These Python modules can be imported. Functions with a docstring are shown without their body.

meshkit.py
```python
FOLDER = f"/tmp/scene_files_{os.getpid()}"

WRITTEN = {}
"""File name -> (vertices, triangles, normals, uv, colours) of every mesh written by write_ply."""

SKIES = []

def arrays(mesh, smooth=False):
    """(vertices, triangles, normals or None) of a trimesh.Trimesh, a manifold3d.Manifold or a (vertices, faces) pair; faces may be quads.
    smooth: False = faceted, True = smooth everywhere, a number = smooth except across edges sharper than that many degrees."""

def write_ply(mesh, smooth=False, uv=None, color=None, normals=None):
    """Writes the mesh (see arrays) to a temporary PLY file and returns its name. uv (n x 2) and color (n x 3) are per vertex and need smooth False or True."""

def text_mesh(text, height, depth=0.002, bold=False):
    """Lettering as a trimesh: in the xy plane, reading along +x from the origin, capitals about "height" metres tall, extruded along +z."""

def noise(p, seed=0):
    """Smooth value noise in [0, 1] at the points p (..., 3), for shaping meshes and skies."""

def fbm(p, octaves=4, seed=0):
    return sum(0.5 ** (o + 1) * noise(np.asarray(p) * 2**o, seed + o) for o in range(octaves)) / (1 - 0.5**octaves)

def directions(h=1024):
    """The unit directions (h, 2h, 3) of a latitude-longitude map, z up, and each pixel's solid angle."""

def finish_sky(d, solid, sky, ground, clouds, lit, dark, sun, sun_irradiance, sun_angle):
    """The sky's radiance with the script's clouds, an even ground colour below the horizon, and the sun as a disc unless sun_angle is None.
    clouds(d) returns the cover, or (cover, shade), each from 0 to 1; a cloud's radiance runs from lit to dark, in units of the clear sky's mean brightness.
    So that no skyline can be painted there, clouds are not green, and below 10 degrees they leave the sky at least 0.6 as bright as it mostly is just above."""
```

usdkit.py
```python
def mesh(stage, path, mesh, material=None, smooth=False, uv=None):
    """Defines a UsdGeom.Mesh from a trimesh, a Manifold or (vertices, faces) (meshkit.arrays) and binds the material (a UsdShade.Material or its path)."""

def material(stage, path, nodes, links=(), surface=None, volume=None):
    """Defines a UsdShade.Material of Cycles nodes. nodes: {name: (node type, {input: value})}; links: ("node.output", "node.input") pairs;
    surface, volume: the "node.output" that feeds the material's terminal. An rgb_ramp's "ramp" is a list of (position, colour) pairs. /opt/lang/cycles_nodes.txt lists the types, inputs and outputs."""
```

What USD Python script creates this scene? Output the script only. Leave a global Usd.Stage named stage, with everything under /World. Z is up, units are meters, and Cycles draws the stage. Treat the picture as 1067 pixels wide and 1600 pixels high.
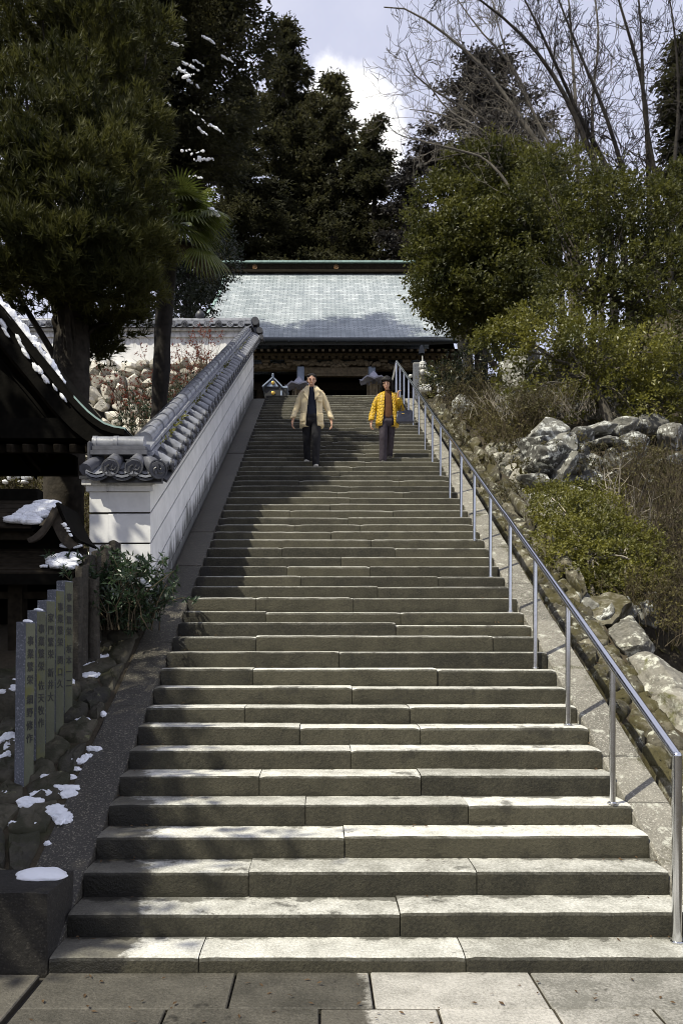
import math, json, numpy as np, trimesh, manifold3d as m3
import usdkit, meshkit
from pxr import Usd, UsdGeom, UsdLux, UsdShade, Gf, Sdf, Vt

# ------------------------------------------------------------------ stage, camera, sky, sun
stage = Usd.Stage.CreateInMemory()
UsdGeom.Xform.Define(stage, '/World')
UsdGeom.Scope.Define(stage, '/World/Looks')
EYE = 1.78                     # eye height above the paving
F, CX, CY = 1245.0, 503.0, 1003.0   # focal length and principal point, in pixels of the 1067 x 1600 photograph
SUN_EL, SUN_AZ = math.radians(53), math.atan2(-0.78, -0.60)
SUN_INT, SKY_STR, EXPO = 1.1, 0.085, 0.55

cam = UsdGeom.Camera.Define(stage, '/World/camera')
cam.CreateFocalLengthAttr(28.0)
cam.CreateHorizontalApertureAttr(24.0)
cam.CreateVerticalApertureAttr(36.0)
cam.CreateHorizontalApertureOffsetAttr((533.5 - CX) / 1067 * 24)
cam.CreateVerticalApertureOffsetAttr((CY - 800) / 1600 * 36)
cam.CreateFStopAttr(0.0)
cam.CreateExposureAttr(EXPO)
cam.AddTranslateOp().Set(Gf.Vec3d(0, 0, EYE))
cam.AddRotateXOp().Set(90.0)

SUN = np.array([math.cos(SUN_EL) * math.sin(SUN_AZ), math.cos(SUN_EL) * math.cos(SUN_AZ), math.sin(SUN_EL)])
sun = UsdLux.DistantLight.Define(stage, '/World/sun')
sun.CreateIntensityAttr(SUN_INT); sun.CreateAngleAttr(0.5); sun.CreateNormalizeAttr(True)
sun.CreateColorAttr(Gf.Vec3f(1.0, 0.95, 0.80))
q = Gf.Rotation(Gf.Vec3d(0, 0, -1), Gf.Vec3d(*(-SUN).tolist())).GetQuat()
sun.AddOrientOp(UsdGeom.XformOp.PrecisionDouble).Set(Gf.Quatd(q))

# pale winter sky with drifting cloud
CLOUD = np.array([(548 - CX) / F, 1.0, (CY - 205) / F]); CLOUD /= np.linalg.norm(CLOUD)
sky = usdkit.material(stage, '/World/Looks/sky_look', {
    'tc': ('texture_coordinate', {}),
    'sky': ('sky_texture', {'sky_type': 'single_scattering', 'sun_disc': False, 'sun_elevation': SUN_EL, 'sun_rotation': SUN_AZ, 'altitude': 300.0, 'air_density': 1.0, 'aerosol_density': 1.5}),
    'pale': ('mix', {'mix_type': 'mix', 'fac': 0.72, 'color2': (6.6, 6.75, 8.3)}),
    'dist': ('vector_math', {'math_type': 'distance', 'vector2': tuple(CLOUD)}),
    'n1': ('noise_texture', {'scale': 7.0, 'detail': 7.0, 'roughness': 0.55}),
    'n2': ('noise_texture', {'scale': 2.3, 'detail': 8.0, 'roughness': 0.6}),
    'near': ('map_range', {'from_min': 0.01, 'from_max': 0.118, 'to_min': 0.62, 'to_max': 0.0, 'clamp': True}),
    'add': ('math', {'math_type': 'add'}),
    'edge': ('map_range', {'range_type': 'smoothstep', 'from_min': 0.70, 'from_max': 0.86, 'to_min': 0.0, 'to_max': 1.0}),
    'veil': ('map_range', {'range_type': 'smoothstep', 'from_min': 0.45, 'from_max': 0.75, 'to_min': 0.0, 'to_max': 0.35}),
    'm1': ('mix', {'mix_type': 'mix', 'color2': (9.2, 9.0, 9.6)}),
    'm2': ('mix', {'mix_type': 'mix', 'color2': (13.0, 12.8, 12.6)}),
    'bg': ('background_shader', {'strength': SKY_STR}),
}, [('sky.color', 'pale.color1'), ('tc.generated', 'dist.vector1'), ('tc.generated', 'n1.vector'), ('tc.generated', 'n2.vector'),
    ('dist.value', 'near.value'), ('near.result', 'add.value1'), ('n1.fac', 'add.value2'), ('add.value', 'edge.value'),
    ('n2.fac', 'veil.value'), ('pale.color', 'm1.color1'), ('veil.result', 'm1.fac'), ('m1.color', 'm2.color1'), ('edge.result', 'm2.fac'),
    ('m2.color', 'bg.color')], surface='bg.background')
dome = UsdLux.DomeLight.Define(stage, '/World/sky')
UsdShade.MaterialBindingAPI.Apply(dome.GetPrim()).Bind(sky)
dome.GetPrim().SetCustomDataByKey('kind', 'structure')

# ------------------------------------------------------------------ helpers
NAMES = {}
def path_for(name, parent=None):
    base = (str(parent.GetPath()) if parent is not None else '/World') + '/' + name
    n = NAMES.get(base, -1) + 1
    NAMES[base] = n
    return base if n == 0 else f'{base}_{n:03d}'

def tag(p, label=None, cat=None, group=None, kind=None):
    for k, v in (('label', label), ('category', cat), ('group', group), ('kind', kind)):
        if v: p.SetCustomDataByKey(k, v)
    return p

def thing(name, label, cat, loc=(0, 0, 0), rz=0.0, group=None, kind=None, scale=None):
    x = UsdGeom.Xform.Define(stage, path_for(name))
    x.AddTranslateOp().Set(Gf.Vec3d(*map(float, loc)))
    if rz: x.AddRotateZOp().Set(math.degrees(rz))
    if scale: x.AddScaleOp().Set(Gf.Vec3f(scale, scale, scale))
    return tag(x.GetPrim(), label, cat, group, kind)

def copy_of(root, loc, rz, label, group=None, scale=None):
    was = root.GetCustomData()
    r = thing(root.GetName(), label, was['category'], loc, rz, group or was.get('group'), None, scale)
    r.GetReferences().AddInternalReference(root.GetPath()); r.SetInstanceable(True)
    return r

def part(name, geo, mat, parent=None, smooth=False, uv=None):
    return usdkit.mesh(stage, path_for(name, parent), geo, mat, smooth, uv).GetPrim()

def solo(name, geo, mat, label, cat, group=None, kind=None, smooth=False):
    return tag(part(name, geo, mat, None, smooth), label, cat, group, kind)

def cat(*gs):
    gs = [g for g in gs if g is not None]
    V, Fc, n = [], [], 0
    for v, f in gs:
        V.append(np.asarray(v, float)); Fc.append(np.asarray(f, int) + n); n += len(v)
    return np.vstack(V), np.vstack(Fc)

def tri(f):
    f = np.asarray(f, int)
    return np.vstack([f[:, [0, 1, 2]], f[:, [0, 2, 3]]]) if f.shape[1] == 4 else f

def move(g, t): return g[0] + np.asarray(t, float), g[1]
def xf(g, R=None, t=(0, 0, 0), s=None):
    v = np.asarray(g[0], float)
    if s is not None: v = v * np.asarray(s, float)
    if R is not None: v = v @ np.asarray(R).T
    return v + np.asarray(t, float), g[1]
def rot(axis, a):
    c, s = math.cos(a), math.sin(a)
    return np.array({'x': [[1, 0, 0], [0, c, -s], [0, s, c]], 'y': [[c, 0, s], [0, 1, 0], [-s, 0, c]], 'z': [[c, -s, 0], [s, c, 0], [0, 0, 1]]}[axis])

def P(px, py, d):              # a point of the place, d metres in front of the camera, that the photograph shows at (px, py)
    return np.array([(px - CX) * d / F, d, EYE - (py - CY) * d / F])

def _chamfer_template():
    sg = np.array([[a, b, c] for a in (-1, 1) for b in (-1, 1) for c in (-1, 1)], float)
    S, B = [], []
    for s in sg:
        for k in range(3):
            b = np.ones(3); b[k] = 0
            S.append(s); B.append(b)
    S, B = np.array(S), np.array(B)
    h = trimesh.convex.convex_hull(S * (1 - .2 * B))
    d = ((h.vertices[:, None] - (S * (1 - .2 * B))[None]) ** 2).sum(-1).argmin(1)
    return S[d], B[d], np.array(h.faces)
_CS, _CB, _CF = _chamfer_template()
def cbox(c, size, b=0.01, R=None):
    h = np.asarray(size, float) / 2
    b = min(b, h.min() * .9)
    v = _CS * (h[None] - b * _CB)
    if R is not None: v = v @ np.asarray(R).T
    return v + np.asarray(c, float), _CF.copy()
BOXF = np.array([[0, 2, 3, 1], [4, 5, 7, 6], [0, 1, 5, 4], [2, 6, 7, 3], [0, 4, 6, 2], [1, 3, 7, 5]])
def box(x0, x1, y0, y1, z0, z1):
    v = np.array([[x, y, z] for x in (x0, x1) for y in (y0, y1) for z in (z0, z1)], float)
    return v, tri(BOXF[:, ::1])
def hexa(p8):                   # corners in the order of box(): x, y, z, the last fastest
    return np.asarray(p8, float), tri(BOXF)

def tube(points, radii, sides=6, caps=True):
    p = np.asarray(points, float); n = len(p)
    r = np.broadcast_to(np.asarray(radii, float), (n,))
    t = np.gradient(p, axis=0); t /= np.linalg.norm(t, axis=1, keepdims=True) + 1e-12
    ref = np.array([0, 0, 1.]) if abs(t[:, 2]).mean() < .8 else np.array([1., 0, 0])
    a = np.cross(t, ref); a /= np.linalg.norm(a, axis=1, keepdims=True) + 1e-12
    b = np.cross(t, a)
    th = np.arange(sides) * 2 * np.pi / sides
    v = p[:, None] + r[:, None, None] * (np.cos(th)[None, :, None] * a[:, None] + np.sin(th)[None, :, None] * b[:, None])
    i, j = np.meshgrid(np.arange(n - 1), np.arange(sides), indexing='ij')
    qd = np.stack([i * sides + j, (i + 1) * sides + j, (i + 1) * sides + (j + 1) % sides, i * sides + (j + 1) % sides], -1).reshape(-1, 4)
    v = v.reshape(-1, 3); f = tri(qd)
    if caps:
        k = len(v); v = np.vstack([v, p[0], p[-1]])
        j = np.arange(sides)
        f = np.vstack([f, np.stack([np.full(sides, k), j, (j + 1) % sides], 1), np.stack([np.full(sides, k + 1), (n - 1) * sides + (j + 1) % sides, (n - 1) * sides + j], 1)])
    return v, f

def loft(rings, closed=True, caps=True):      # rings (n, m, 3)
    R = np.asarray(rings, float); n, m = R.shape[:2]
    i, j = np.meshgrid(np.arange(n - 1), np.arange(m if closed else m - 1), indexing='ij')
    qd = np.stack([i * m + j, i * m + (j + 1) % m, (i + 1) * m + (j + 1) % m, (i + 1) * m + j], -1).reshape(-1, 4)
    v = R.reshape(-1, 3); f = tri(qd)
    if caps and closed:
        k = len(v); v = np.vstack([v, R[0].mean(0), R[-1].mean(0)]); j = np.arange(m)
        f = np.vstack([f, np.stack([np.full(m, k), (j + 1) % m, j], 1), np.stack([np.full(m, k + 1), (n - 1) * m + j, (n - 1) * m + (j + 1) % m], 1)])
    return v, f

def lathe(profile, n=16, c=(0, 0, 0)):
    pr = np.asarray(profile, float); th = np.arange(n) * 2 * np.pi / n
    rings = np.stack([pr[:, 0, None] * np.cos(th), pr[:, 0, None] * np.sin(th), np.broadcast_to(pr[:, 1, None], (len(pr), n))], -1)
    return move(loft(rings), c)

def extrude(poly, depth):       # shapely polygon in xy -> solid of the given depth along z
    m = trimesh.creation.extrude_polygon(poly, depth, engine='earcut')
    return np.array(m.vertices), np.array(m.faces)

_ICO = {}
def ico(n):
    if n not in _ICO:
        m = trimesh.creation.icosphere(n); _ICO[n] = (np.array(m.vertices), np.array(m.faces))
    return _ICO[n][0].copy(), _ICO[n][1].copy()

def rock(seed, size, sub=2, cuts=9, rough=.12, flat=.62):
    r = np.random.default_rng(seed)
    v, f = ico(sub)
    for _ in range(cuts):
        n = r.normal(size=3); n /= np.linalg.norm(n)
        d = r.uniform(flat, flat + .28)
        over = np.maximum(v @ n - d, 0)
        v = v - over[:, None] * n
    u = v / (np.linalg.norm(v, axis=1, keepdims=True) + 1e-9)
    v = v + u * ((meshkit.fbm(v * 2.3 + seed * 1.7, 3, seed) - .5) * 2 * rough)[:, None]
    if sub > 2: v = v + u * ((meshkit.fbm(v * 6.5 + seed, 3, seed + 9) - .5) * rough * .8)[:, None]
    return v * np.asarray(size, float) / 2 / .82, f

def blob(seed, size, sub=2, rough=.25):
    v, f = ico(sub)
    v = v * (1 + (meshkit.fbm(v * 1.6 + seed * 3.1, 3, seed) - .5) * 2 * rough)[:, None]
    return v * np.asarray(size, float) / 2, f

def unit(v): return v / (np.linalg.norm(v, axis=-1, keepdims=True) + 1e-9)

def leaves(p, d, nrm, L, W, fold=.18):
    """Folded lozenge leaves: at p, growing along d, facing nrm."""
    p, d = np.asarray(p, float), unit(np.asarray(d, float))
    s = unit(np.cross(d, nrm)); u = np.cross(s, d)
    L, W = np.broadcast_to(L, (len(p),))[:, None], np.broadcast_to(W, (len(p),))[:, None]
    mid = p + d * L * .45
    v = np.stack([p, mid + s * W * .5 + u * W * fold, p + d * L, mid - s * W * .5 + u * W * fold], 1).reshape(-1, 3)
    k = np.arange(len(p))[:, None] * 4
    return v, np.vstack([k + [0, 1, 2], k + [0, 2, 3]])

def spikes(p, d, nrm, L, W):
    """Slim pointed leaves, one triangle each."""
    p, d = np.asarray(p, float), unit(np.asarray(d, float))
    s = unit(np.cross(d, nrm))
    L, W = np.broadcast_to(L, (len(p),))[:, None], np.broadcast_to(W, (len(p),))[:, None]
    v = np.stack([p + s * W * .5, p + d * L, p - s * W * .5], 1).reshape(-1, 3)
    return v, np.arange(len(p) * 3).reshape(-1, 3)

def rdir(r, n): return unit(r.normal(size=(n, 3)))

# the slope of the stairs' nosings
G = 0.2935; RISE = 0.145
def N(y): return EYE + RISE * (np.clip(np.asarray(y, float), 4.28, 20.72) / G - 13.59 - 12.70)
def sstep(a, b, x):
    t = np.clip((np.asarray(x, float) - a) / (b - a), 0, 1); return t * t * (3 - 2 * t)

# ------------------------------------------------------------------ materials
def M(name, nodes, links, surface='p.BSDF'):
    return usdkit.material(stage, '/World/Looks/' + name, nodes, links, surface=surface)

def plain(name, col, rough=.6, metal=0.0, spec=.5, var=.18, scale=9.0, bump=0.0, bscale=60.0, sheen=0.0, coat=0.0):
    a = tuple(max(0, c * (1 - var)) for c in col); b = tuple(min(1, c * (1 + var)) for c in col)
    nodes = {'g': ('geometry', {}), 'n': ('noise_texture', {'scale': scale, 'detail': 5.0, 'roughness': .6}),
             'r': ('rgb_ramp', {'ramp': [(.3, a), (.7, b)]}),
             'p': ('principled_bsdf', {'roughness': rough, 'metallic': metal, 'specular_ior_level': spec, 'sheen_weight': sheen, 'coat_weight': coat})}
    links = [('g.position', 'n.vector'), ('n.fac', 'r.fac'), ('r.color', 'p.base_color')]
    if bump:
        nodes['bn'] = ('noise_texture', {'scale': bscale, 'detail': 4.0})
        nodes['b'] = ('bump', {'strength': bump, 'distance': .01})
        links += [('g.position', 'bn.vector'), ('bn.fac', 'b.height'), ('b.normal', 'p.normal')]
    return M(name, nodes, links)

def stone(name, dark, light, fine=70.0, mid=7.0, lichen=None, lich_amt=.5, moss=None, moss_amt=.55, rough=.85, bump=.5, bscale=24.0, island=.25, speck=None):
    """Weathered stone: fine grain, middle mottling, pale lichen spots and moss."""
    nodes = {'g': ('geometry', {}),
             'nf': ('noise_texture', {'scale': fine, 'detail': 3.0, 'roughness': .7}),
             'nm': ('noise_texture', {'scale': mid, 'detail': 6.0, 'roughness': .65}),
             'oi': ('object_info', {}),
             's': ('math', {'math_type': 'multiply_add', 'value2': .55, 'value3': 0.0}),
             's2': ('math', {'math_type': 'multiply_add', 'value2': .5}),
             's3': ('math', {'math_type': 'multiply_add', 'value2': island}),
             's4': ('math', {'math_type': 'subtract', 'value2': island / 2}),
             'r': ('rgb_ramp', {'ramp': [(.25, dark), (.78, light)]}),
             'nb': ('noise_texture', {'scale': bscale, 'detail': 6.0, 'roughness': .7}),
             'b': ('bump', {'strength': bump, 'distance': .02}),
             'p': ('principled_bsdf', {'roughness': rough, 'specular_ior_level': .35})}
    links = [('g.position', 'nf.vector'), ('g.position', 'nm.vector'), ('g.position', 'nb.vector'), ('nf.fac', 's.value1'), ('nm.fac', 's2.value1'), ('s.value', 's2.value3'),
             ('oi.random', 's3.value1'), ('s2.value', 's3.value3'), ('s3.value', 's4.value1'), ('s4.value', 'r.fac'), ('nb.fac', 'b.height'), ('b.normal', 'p.normal')]
    last = 'r.color'
    if lichen:
        nodes['nl'] = ('noise_texture', {'scale': 9.0, 'detail': 9.0, 'roughness': .72})
        nodes['ml'] = ('map_range', {'range_type': 'smoothstep', 'from_min': 1 - lich_amt - .03, 'from_max': 1 - lich_amt + .06, 'to_max': .9})
        nodes['xl'] = ('mix', {'mix_type': 'mix', 'color2': lichen})
        links += [('g.position', 'nl.vector'), ('nl.fac', 'ml.value'), ('ml.result', 'xl.fac'), (last, 'xl.color1')]; last = 'xl.color'
    if moss:
        nodes['no'] = ('noise_texture', {'scale': 3.1, 'detail': 7.0, 'roughness': .68, 'distortion': .4})
        nodes['mo'] = ('map_range', {'range_type': 'smoothstep', 'from_min': 1 - moss_amt - .05, 'from_max': 1 - moss_amt + .08, 'to_max': .92})
        nodes['xo'] = ('mix', {'mix_type': 'mix', 'color2': moss})
        links += [('g.position', 'no.vector'), ('no.fac', 'mo.value'), ('mo.result', 'xo.fac'), (last, 'xo.color1')]; last = 'xo.color'
    if speck:
        nodes['nk'] = ('noise_texture', {'scale': 75.0, 'detail': 2.0, 'roughness': .6})
        nodes['mk'] = ('map_range', {'range_type': 'smoothstep', 'from_min': .56, 'from_max': .66, 'to_max': .8})
        nodes['xk'] = ('mix', {'mix_type': 'mix', 'color2': speck})
        links += [('g.position', 'nk.vector'), ('nk.fac', 'mk.value'), ('mk.result', 'xk.fac'), (last, 'xk.color1')]; last = 'xk.color'
    links.append((last, 'p.base_color'))
    return M(name, nodes, links)

def step_stone(name, top, riser, wet_x, wet_w, foot=True):
    """Granite: treads rubbed pale, nose edges paled as if lit, risers grimy; melt water darkens and glosses an irregular area towards the left."""
    nodes = {'g': ('geometry', {}), 'sx': ('separate_xyz', {}), 'sn': ('separate_xyz', {}), 'oi': ('object_info', {}),
             'nf': ('noise_texture', {'scale': 60.0, 'detail': 4.0, 'roughness': .85}),
             'nm': ('noise_texture', {'scale': 5.0, 'detail': 7.0, 'roughness': .65}),
             'mixn': ('math', {'math_type': 'multiply_add', 'value2': .6}),
             'mixo': ('math', {'math_type': 'multiply_add', 'value2': .17}),
             'hn': ('math', {'math_type': 'multiply', 'value2': .40}),
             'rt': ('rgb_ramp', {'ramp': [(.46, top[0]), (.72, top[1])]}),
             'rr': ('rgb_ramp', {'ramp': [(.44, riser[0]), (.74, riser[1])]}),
             'up': ('map_range', {'range_type': 'smoothstep', 'from_min': .30, 'from_max': .72}),  # tread colour carried over the chamfer so the nosings look lit
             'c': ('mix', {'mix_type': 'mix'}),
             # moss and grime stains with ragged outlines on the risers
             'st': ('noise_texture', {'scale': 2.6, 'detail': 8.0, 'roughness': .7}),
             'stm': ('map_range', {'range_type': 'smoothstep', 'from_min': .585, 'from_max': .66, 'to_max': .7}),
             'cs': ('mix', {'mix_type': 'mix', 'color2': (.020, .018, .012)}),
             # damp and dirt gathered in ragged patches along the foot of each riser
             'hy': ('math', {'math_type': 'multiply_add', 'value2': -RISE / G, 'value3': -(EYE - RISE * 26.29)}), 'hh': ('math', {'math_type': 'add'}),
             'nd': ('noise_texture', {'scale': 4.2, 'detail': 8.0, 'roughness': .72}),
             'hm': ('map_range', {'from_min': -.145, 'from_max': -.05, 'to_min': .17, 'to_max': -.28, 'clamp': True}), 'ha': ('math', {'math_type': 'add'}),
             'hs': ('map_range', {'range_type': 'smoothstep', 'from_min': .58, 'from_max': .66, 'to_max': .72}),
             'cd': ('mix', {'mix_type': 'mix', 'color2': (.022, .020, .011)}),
             # wet area
             'nw': ('noise_texture', {'scale': 1.7, 'detail': 12.0, 'roughness': .74}),
             'wx': ('math', {'math_type': 'multiply_add', 'value2': -1.0 / wet_w, 'value3': wet_x / wet_w}),
             'wy': ('map_range', {'from_min': 4.7, 'from_max': 6.6, 'to_min': 0.0, 'to_max': -1.1, 'clamp': True}),
             'wn': ('math', {'math_type': 'multiply_add', 'value2': 2.2, 'value3': -1.1}),
             'wa': ('math', {'math_type': 'add'}), 'wb': ('math', {'math_type': 'add'}),
             'wm': ('map_range', {'range_type': 'smoothstep', 'from_min': -.04, 'from_max': .14}),
             'wc': ('mix', {'mix_type': 'multiply', 'color2': (.26, .25, .225)}),
             'ro': ('mix_float', {'a': .80, 'b': .55}),
             'nb': ('noise_texture', {'scale': 42.0, 'detail': 5.0, 'roughness': .75}),
             'b': ('bump', {'strength': .8, 'distance': .014}),
             'p': ('principled_bsdf', {'specular_ior_level': .4})}
    links = [('g.position', 'nf.vector'), ('g.position', 'nm.vector'), ('g.position', 'st.vector'), ('g.position', 'nw.vector'), ('g.position', 'nb.vector'),
             ('g.position', 'sx.vector'), ('g.true_normal', 'sn.vector'), ('nf.fac', 'mixn.value1'), ('nm.fac', 'hn.value1'), ('hn.value', 'mixn.value3'),
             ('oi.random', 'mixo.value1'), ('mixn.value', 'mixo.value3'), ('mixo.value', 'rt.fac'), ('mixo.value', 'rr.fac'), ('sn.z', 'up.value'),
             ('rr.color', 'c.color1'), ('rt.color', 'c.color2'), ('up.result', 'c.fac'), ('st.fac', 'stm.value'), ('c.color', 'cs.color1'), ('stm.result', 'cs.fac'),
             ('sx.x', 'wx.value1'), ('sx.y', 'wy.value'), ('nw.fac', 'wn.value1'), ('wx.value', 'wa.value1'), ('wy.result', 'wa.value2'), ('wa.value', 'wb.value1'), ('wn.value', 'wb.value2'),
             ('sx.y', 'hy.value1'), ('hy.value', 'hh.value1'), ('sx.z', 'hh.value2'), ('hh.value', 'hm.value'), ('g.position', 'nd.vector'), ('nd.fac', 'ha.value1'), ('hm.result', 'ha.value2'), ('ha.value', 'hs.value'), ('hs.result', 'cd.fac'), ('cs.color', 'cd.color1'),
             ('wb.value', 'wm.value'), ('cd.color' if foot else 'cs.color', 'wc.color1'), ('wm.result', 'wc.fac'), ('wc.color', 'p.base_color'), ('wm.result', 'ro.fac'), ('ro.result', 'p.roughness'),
             ('nb.fac', 'b.height'), ('b.normal', 'p.normal')]
    return M(name, nodes, links)

def leaf(name, dark, light, nscale=.9, trans=.35, rough=.45, tint=None, tint_amt=.3, spec=.5):
    """Leaves: colour varies leaf by leaf and over the crown; some light passes through."""
    nodes = {'g': ('geometry', {}), 'n': ('noise_texture', {'scale': nscale, 'detail': 4.0}),
             'm': ('math', {'math_type': 'multiply_add', 'value2': .55}), 'h': ('math', {'math_type': 'multiply', 'value2': .5}),
             'r': ('rgb_ramp', {'ramp': [(.15, dark), (.76, light)]}),
             'p': ('principled_bsdf', {'roughness': rough, 'specular_ior_level': spec}),
             't': ('translucent_bsdf', {}), 'x': ('mix_closure', {'fac': trans})}
    links = [('g.position', 'n.vector'), ('g.random_per_island', 'h.value1'), ('n.fac', 'm.value1'), ('h.value', 'm.value3'), ('m.value', 'r.fac')]
    last = 'r.color'
    if tint:
        nodes['wt'] = ('white_noise_texture', {'dimensions': '1D'})
        nodes['mt'] = ('math', {'math_type': 'less_than', 'value2': tint_amt})
        nodes['xt'] = ('mix', {'mix_type': 'mix', 'color2': tint})
        links += [('g.random_per_island', 'wt.w'), ('wt.value', 'mt.value1'), ('mt.value', 'xt.fac'), (last, 'xt.color1')]; last = 'xt.color'
    links += [(last, 'p.base_color'), (last, 't.color'), ('p.BSDF', 'x.closure1'), ('t.BSDF', 'x.closure2')]
    return M(name, nodes, links, 'x.closure')

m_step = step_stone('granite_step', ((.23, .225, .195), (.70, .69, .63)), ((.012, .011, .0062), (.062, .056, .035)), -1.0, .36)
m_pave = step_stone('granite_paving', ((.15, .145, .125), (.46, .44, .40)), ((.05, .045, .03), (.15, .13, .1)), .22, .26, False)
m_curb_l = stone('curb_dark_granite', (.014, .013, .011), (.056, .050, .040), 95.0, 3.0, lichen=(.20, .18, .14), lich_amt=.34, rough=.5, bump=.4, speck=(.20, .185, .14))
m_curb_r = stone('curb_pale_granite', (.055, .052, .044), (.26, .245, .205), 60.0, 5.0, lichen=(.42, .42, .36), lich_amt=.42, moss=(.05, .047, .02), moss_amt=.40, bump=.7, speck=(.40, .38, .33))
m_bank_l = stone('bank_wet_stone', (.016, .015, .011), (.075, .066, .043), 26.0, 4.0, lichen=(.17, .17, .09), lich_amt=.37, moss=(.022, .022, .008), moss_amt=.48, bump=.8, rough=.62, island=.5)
m_bank_r = stone('bank_mossy_stone', (.025, .022, .014), (.15, .135, .095), 30.0, 4.5, lichen=(.40, .40, .32), lich_amt=.43, moss=(.045, .038, .010), moss_amt=.50, bump=.8, island=.5)
m_flat = stone('flat_lichen_stone', (.035, .033, .025), (.26, .245, .205), 24.0, 4.0, lichen=(.48, .48, .41), lich_amt=.45, moss=(.075, .075, .012), moss_amt=.40, bump=.8, island=.4)
m_boulder = stone('boulder_lichen', (.022, .021, .019), (.20, .195, .17), 22.0, 3.2, lichen=(.55, .56, .52), lich_amt=.455, moss=(.035, .035, .014), moss_amt=.36, bump=.9, island=.35)
m_rubble = stone('rubble_sunlit', (.20, .185, .15), (.62, .59, .52), 18.0, 3.0, lichen=(.62, .60, .52), lich_amt=.40, bump=.6, island=.4)
m_block = stone('block_black_stone', (.005, .0045, .004), (.028, .025, .02), 70.0, 4.0, lichen=(.08, .075, .06), lich_amt=.30, bump=.6, speck=(.045, .04, .033))
m_granite = stone('granite_grey', (.055, .06, .072), (.155, .165, .195), 150.0, 5.0, bump=.15, rough=.7, island=.05, speck=(.30, .31, .35))
m_granite_tinted = stone('granite_olive', (.055, .058, .038), (.13, .135, .09), 120.0, 3.0, moss=(.10, .10, .035), moss_amt=.42, bump=.2)  # olive reflected light put into the colour of the inscribed side
m_oldpost = stone('weathered_post', (.010, .009, .007), (.075, .065, .050), 40.0, 9.0, lichen=(.13, .13, .10), lich_amt=.36, bump=.9)
m_lantern = stone('lantern_stone', (.12, .115, .09), (.36, .34, .28), 40.0, 6.0, moss=(.06, .06, .025), moss_amt=.40, bump=.5)
m_pale_stone = stone('pale_carved_stone', (.34, .34, .33), (.62, .62, .60), 50.0, 8.0, bump=.3)
m_soil = stone('soil', (.012, .010, .006), (.060, .046, .026), 30.0, 1.4, moss=(.03, .032, .012), moss_amt=.40, bump=.9)
m_gutter = stone('moss_gutter', (.012, .012, .006), (.05, .046, .02), 30.0, 3.0, moss=(.045, .05, .012), moss_amt=.5, bump=.8)
m_snow = M('snow_look', {'g': ('geometry', {}), 'n': ('noise_texture', {'scale': 40.0, 'detail': 4.0}), 'b': ('bump', {'strength': .5, 'distance': .012}),
                         'p': ('principled_bsdf', {'base_color': (.86, .88, .92), 'roughness': .7, 'subsurface_weight': .3, 'subsurface_scale': .02, 'subsurface_radius': (1., 1., 1.)})},
           [('g.position', 'n.vector'), ('n.fac', 'b.height'), ('b.normal', 'p.normal')])
m_steel = M('steel_look', {'g': ('geometry', {}), 'n': ('noise_texture', {'scale': 25.0, 'detail': 4.0}), 'r': ('map_range', {'to_min': .09, 'to_max': .22}),
                           'p': ('principled_bsdf', {'base_color': (.66, .67, .69), 'metallic': 1.0})},
            [('g.position', 'n.vector'), ('n.fac', 'r.value'), ('r.result', 'p.roughness')])
m_mortar = plain('joint_dark', (.030, .026, .020), .9)
m_tile = plain('roof_tile_grey', (.20, .207, .228), .27, 0, .7, .35, 7.0, .15, 50.0)
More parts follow.
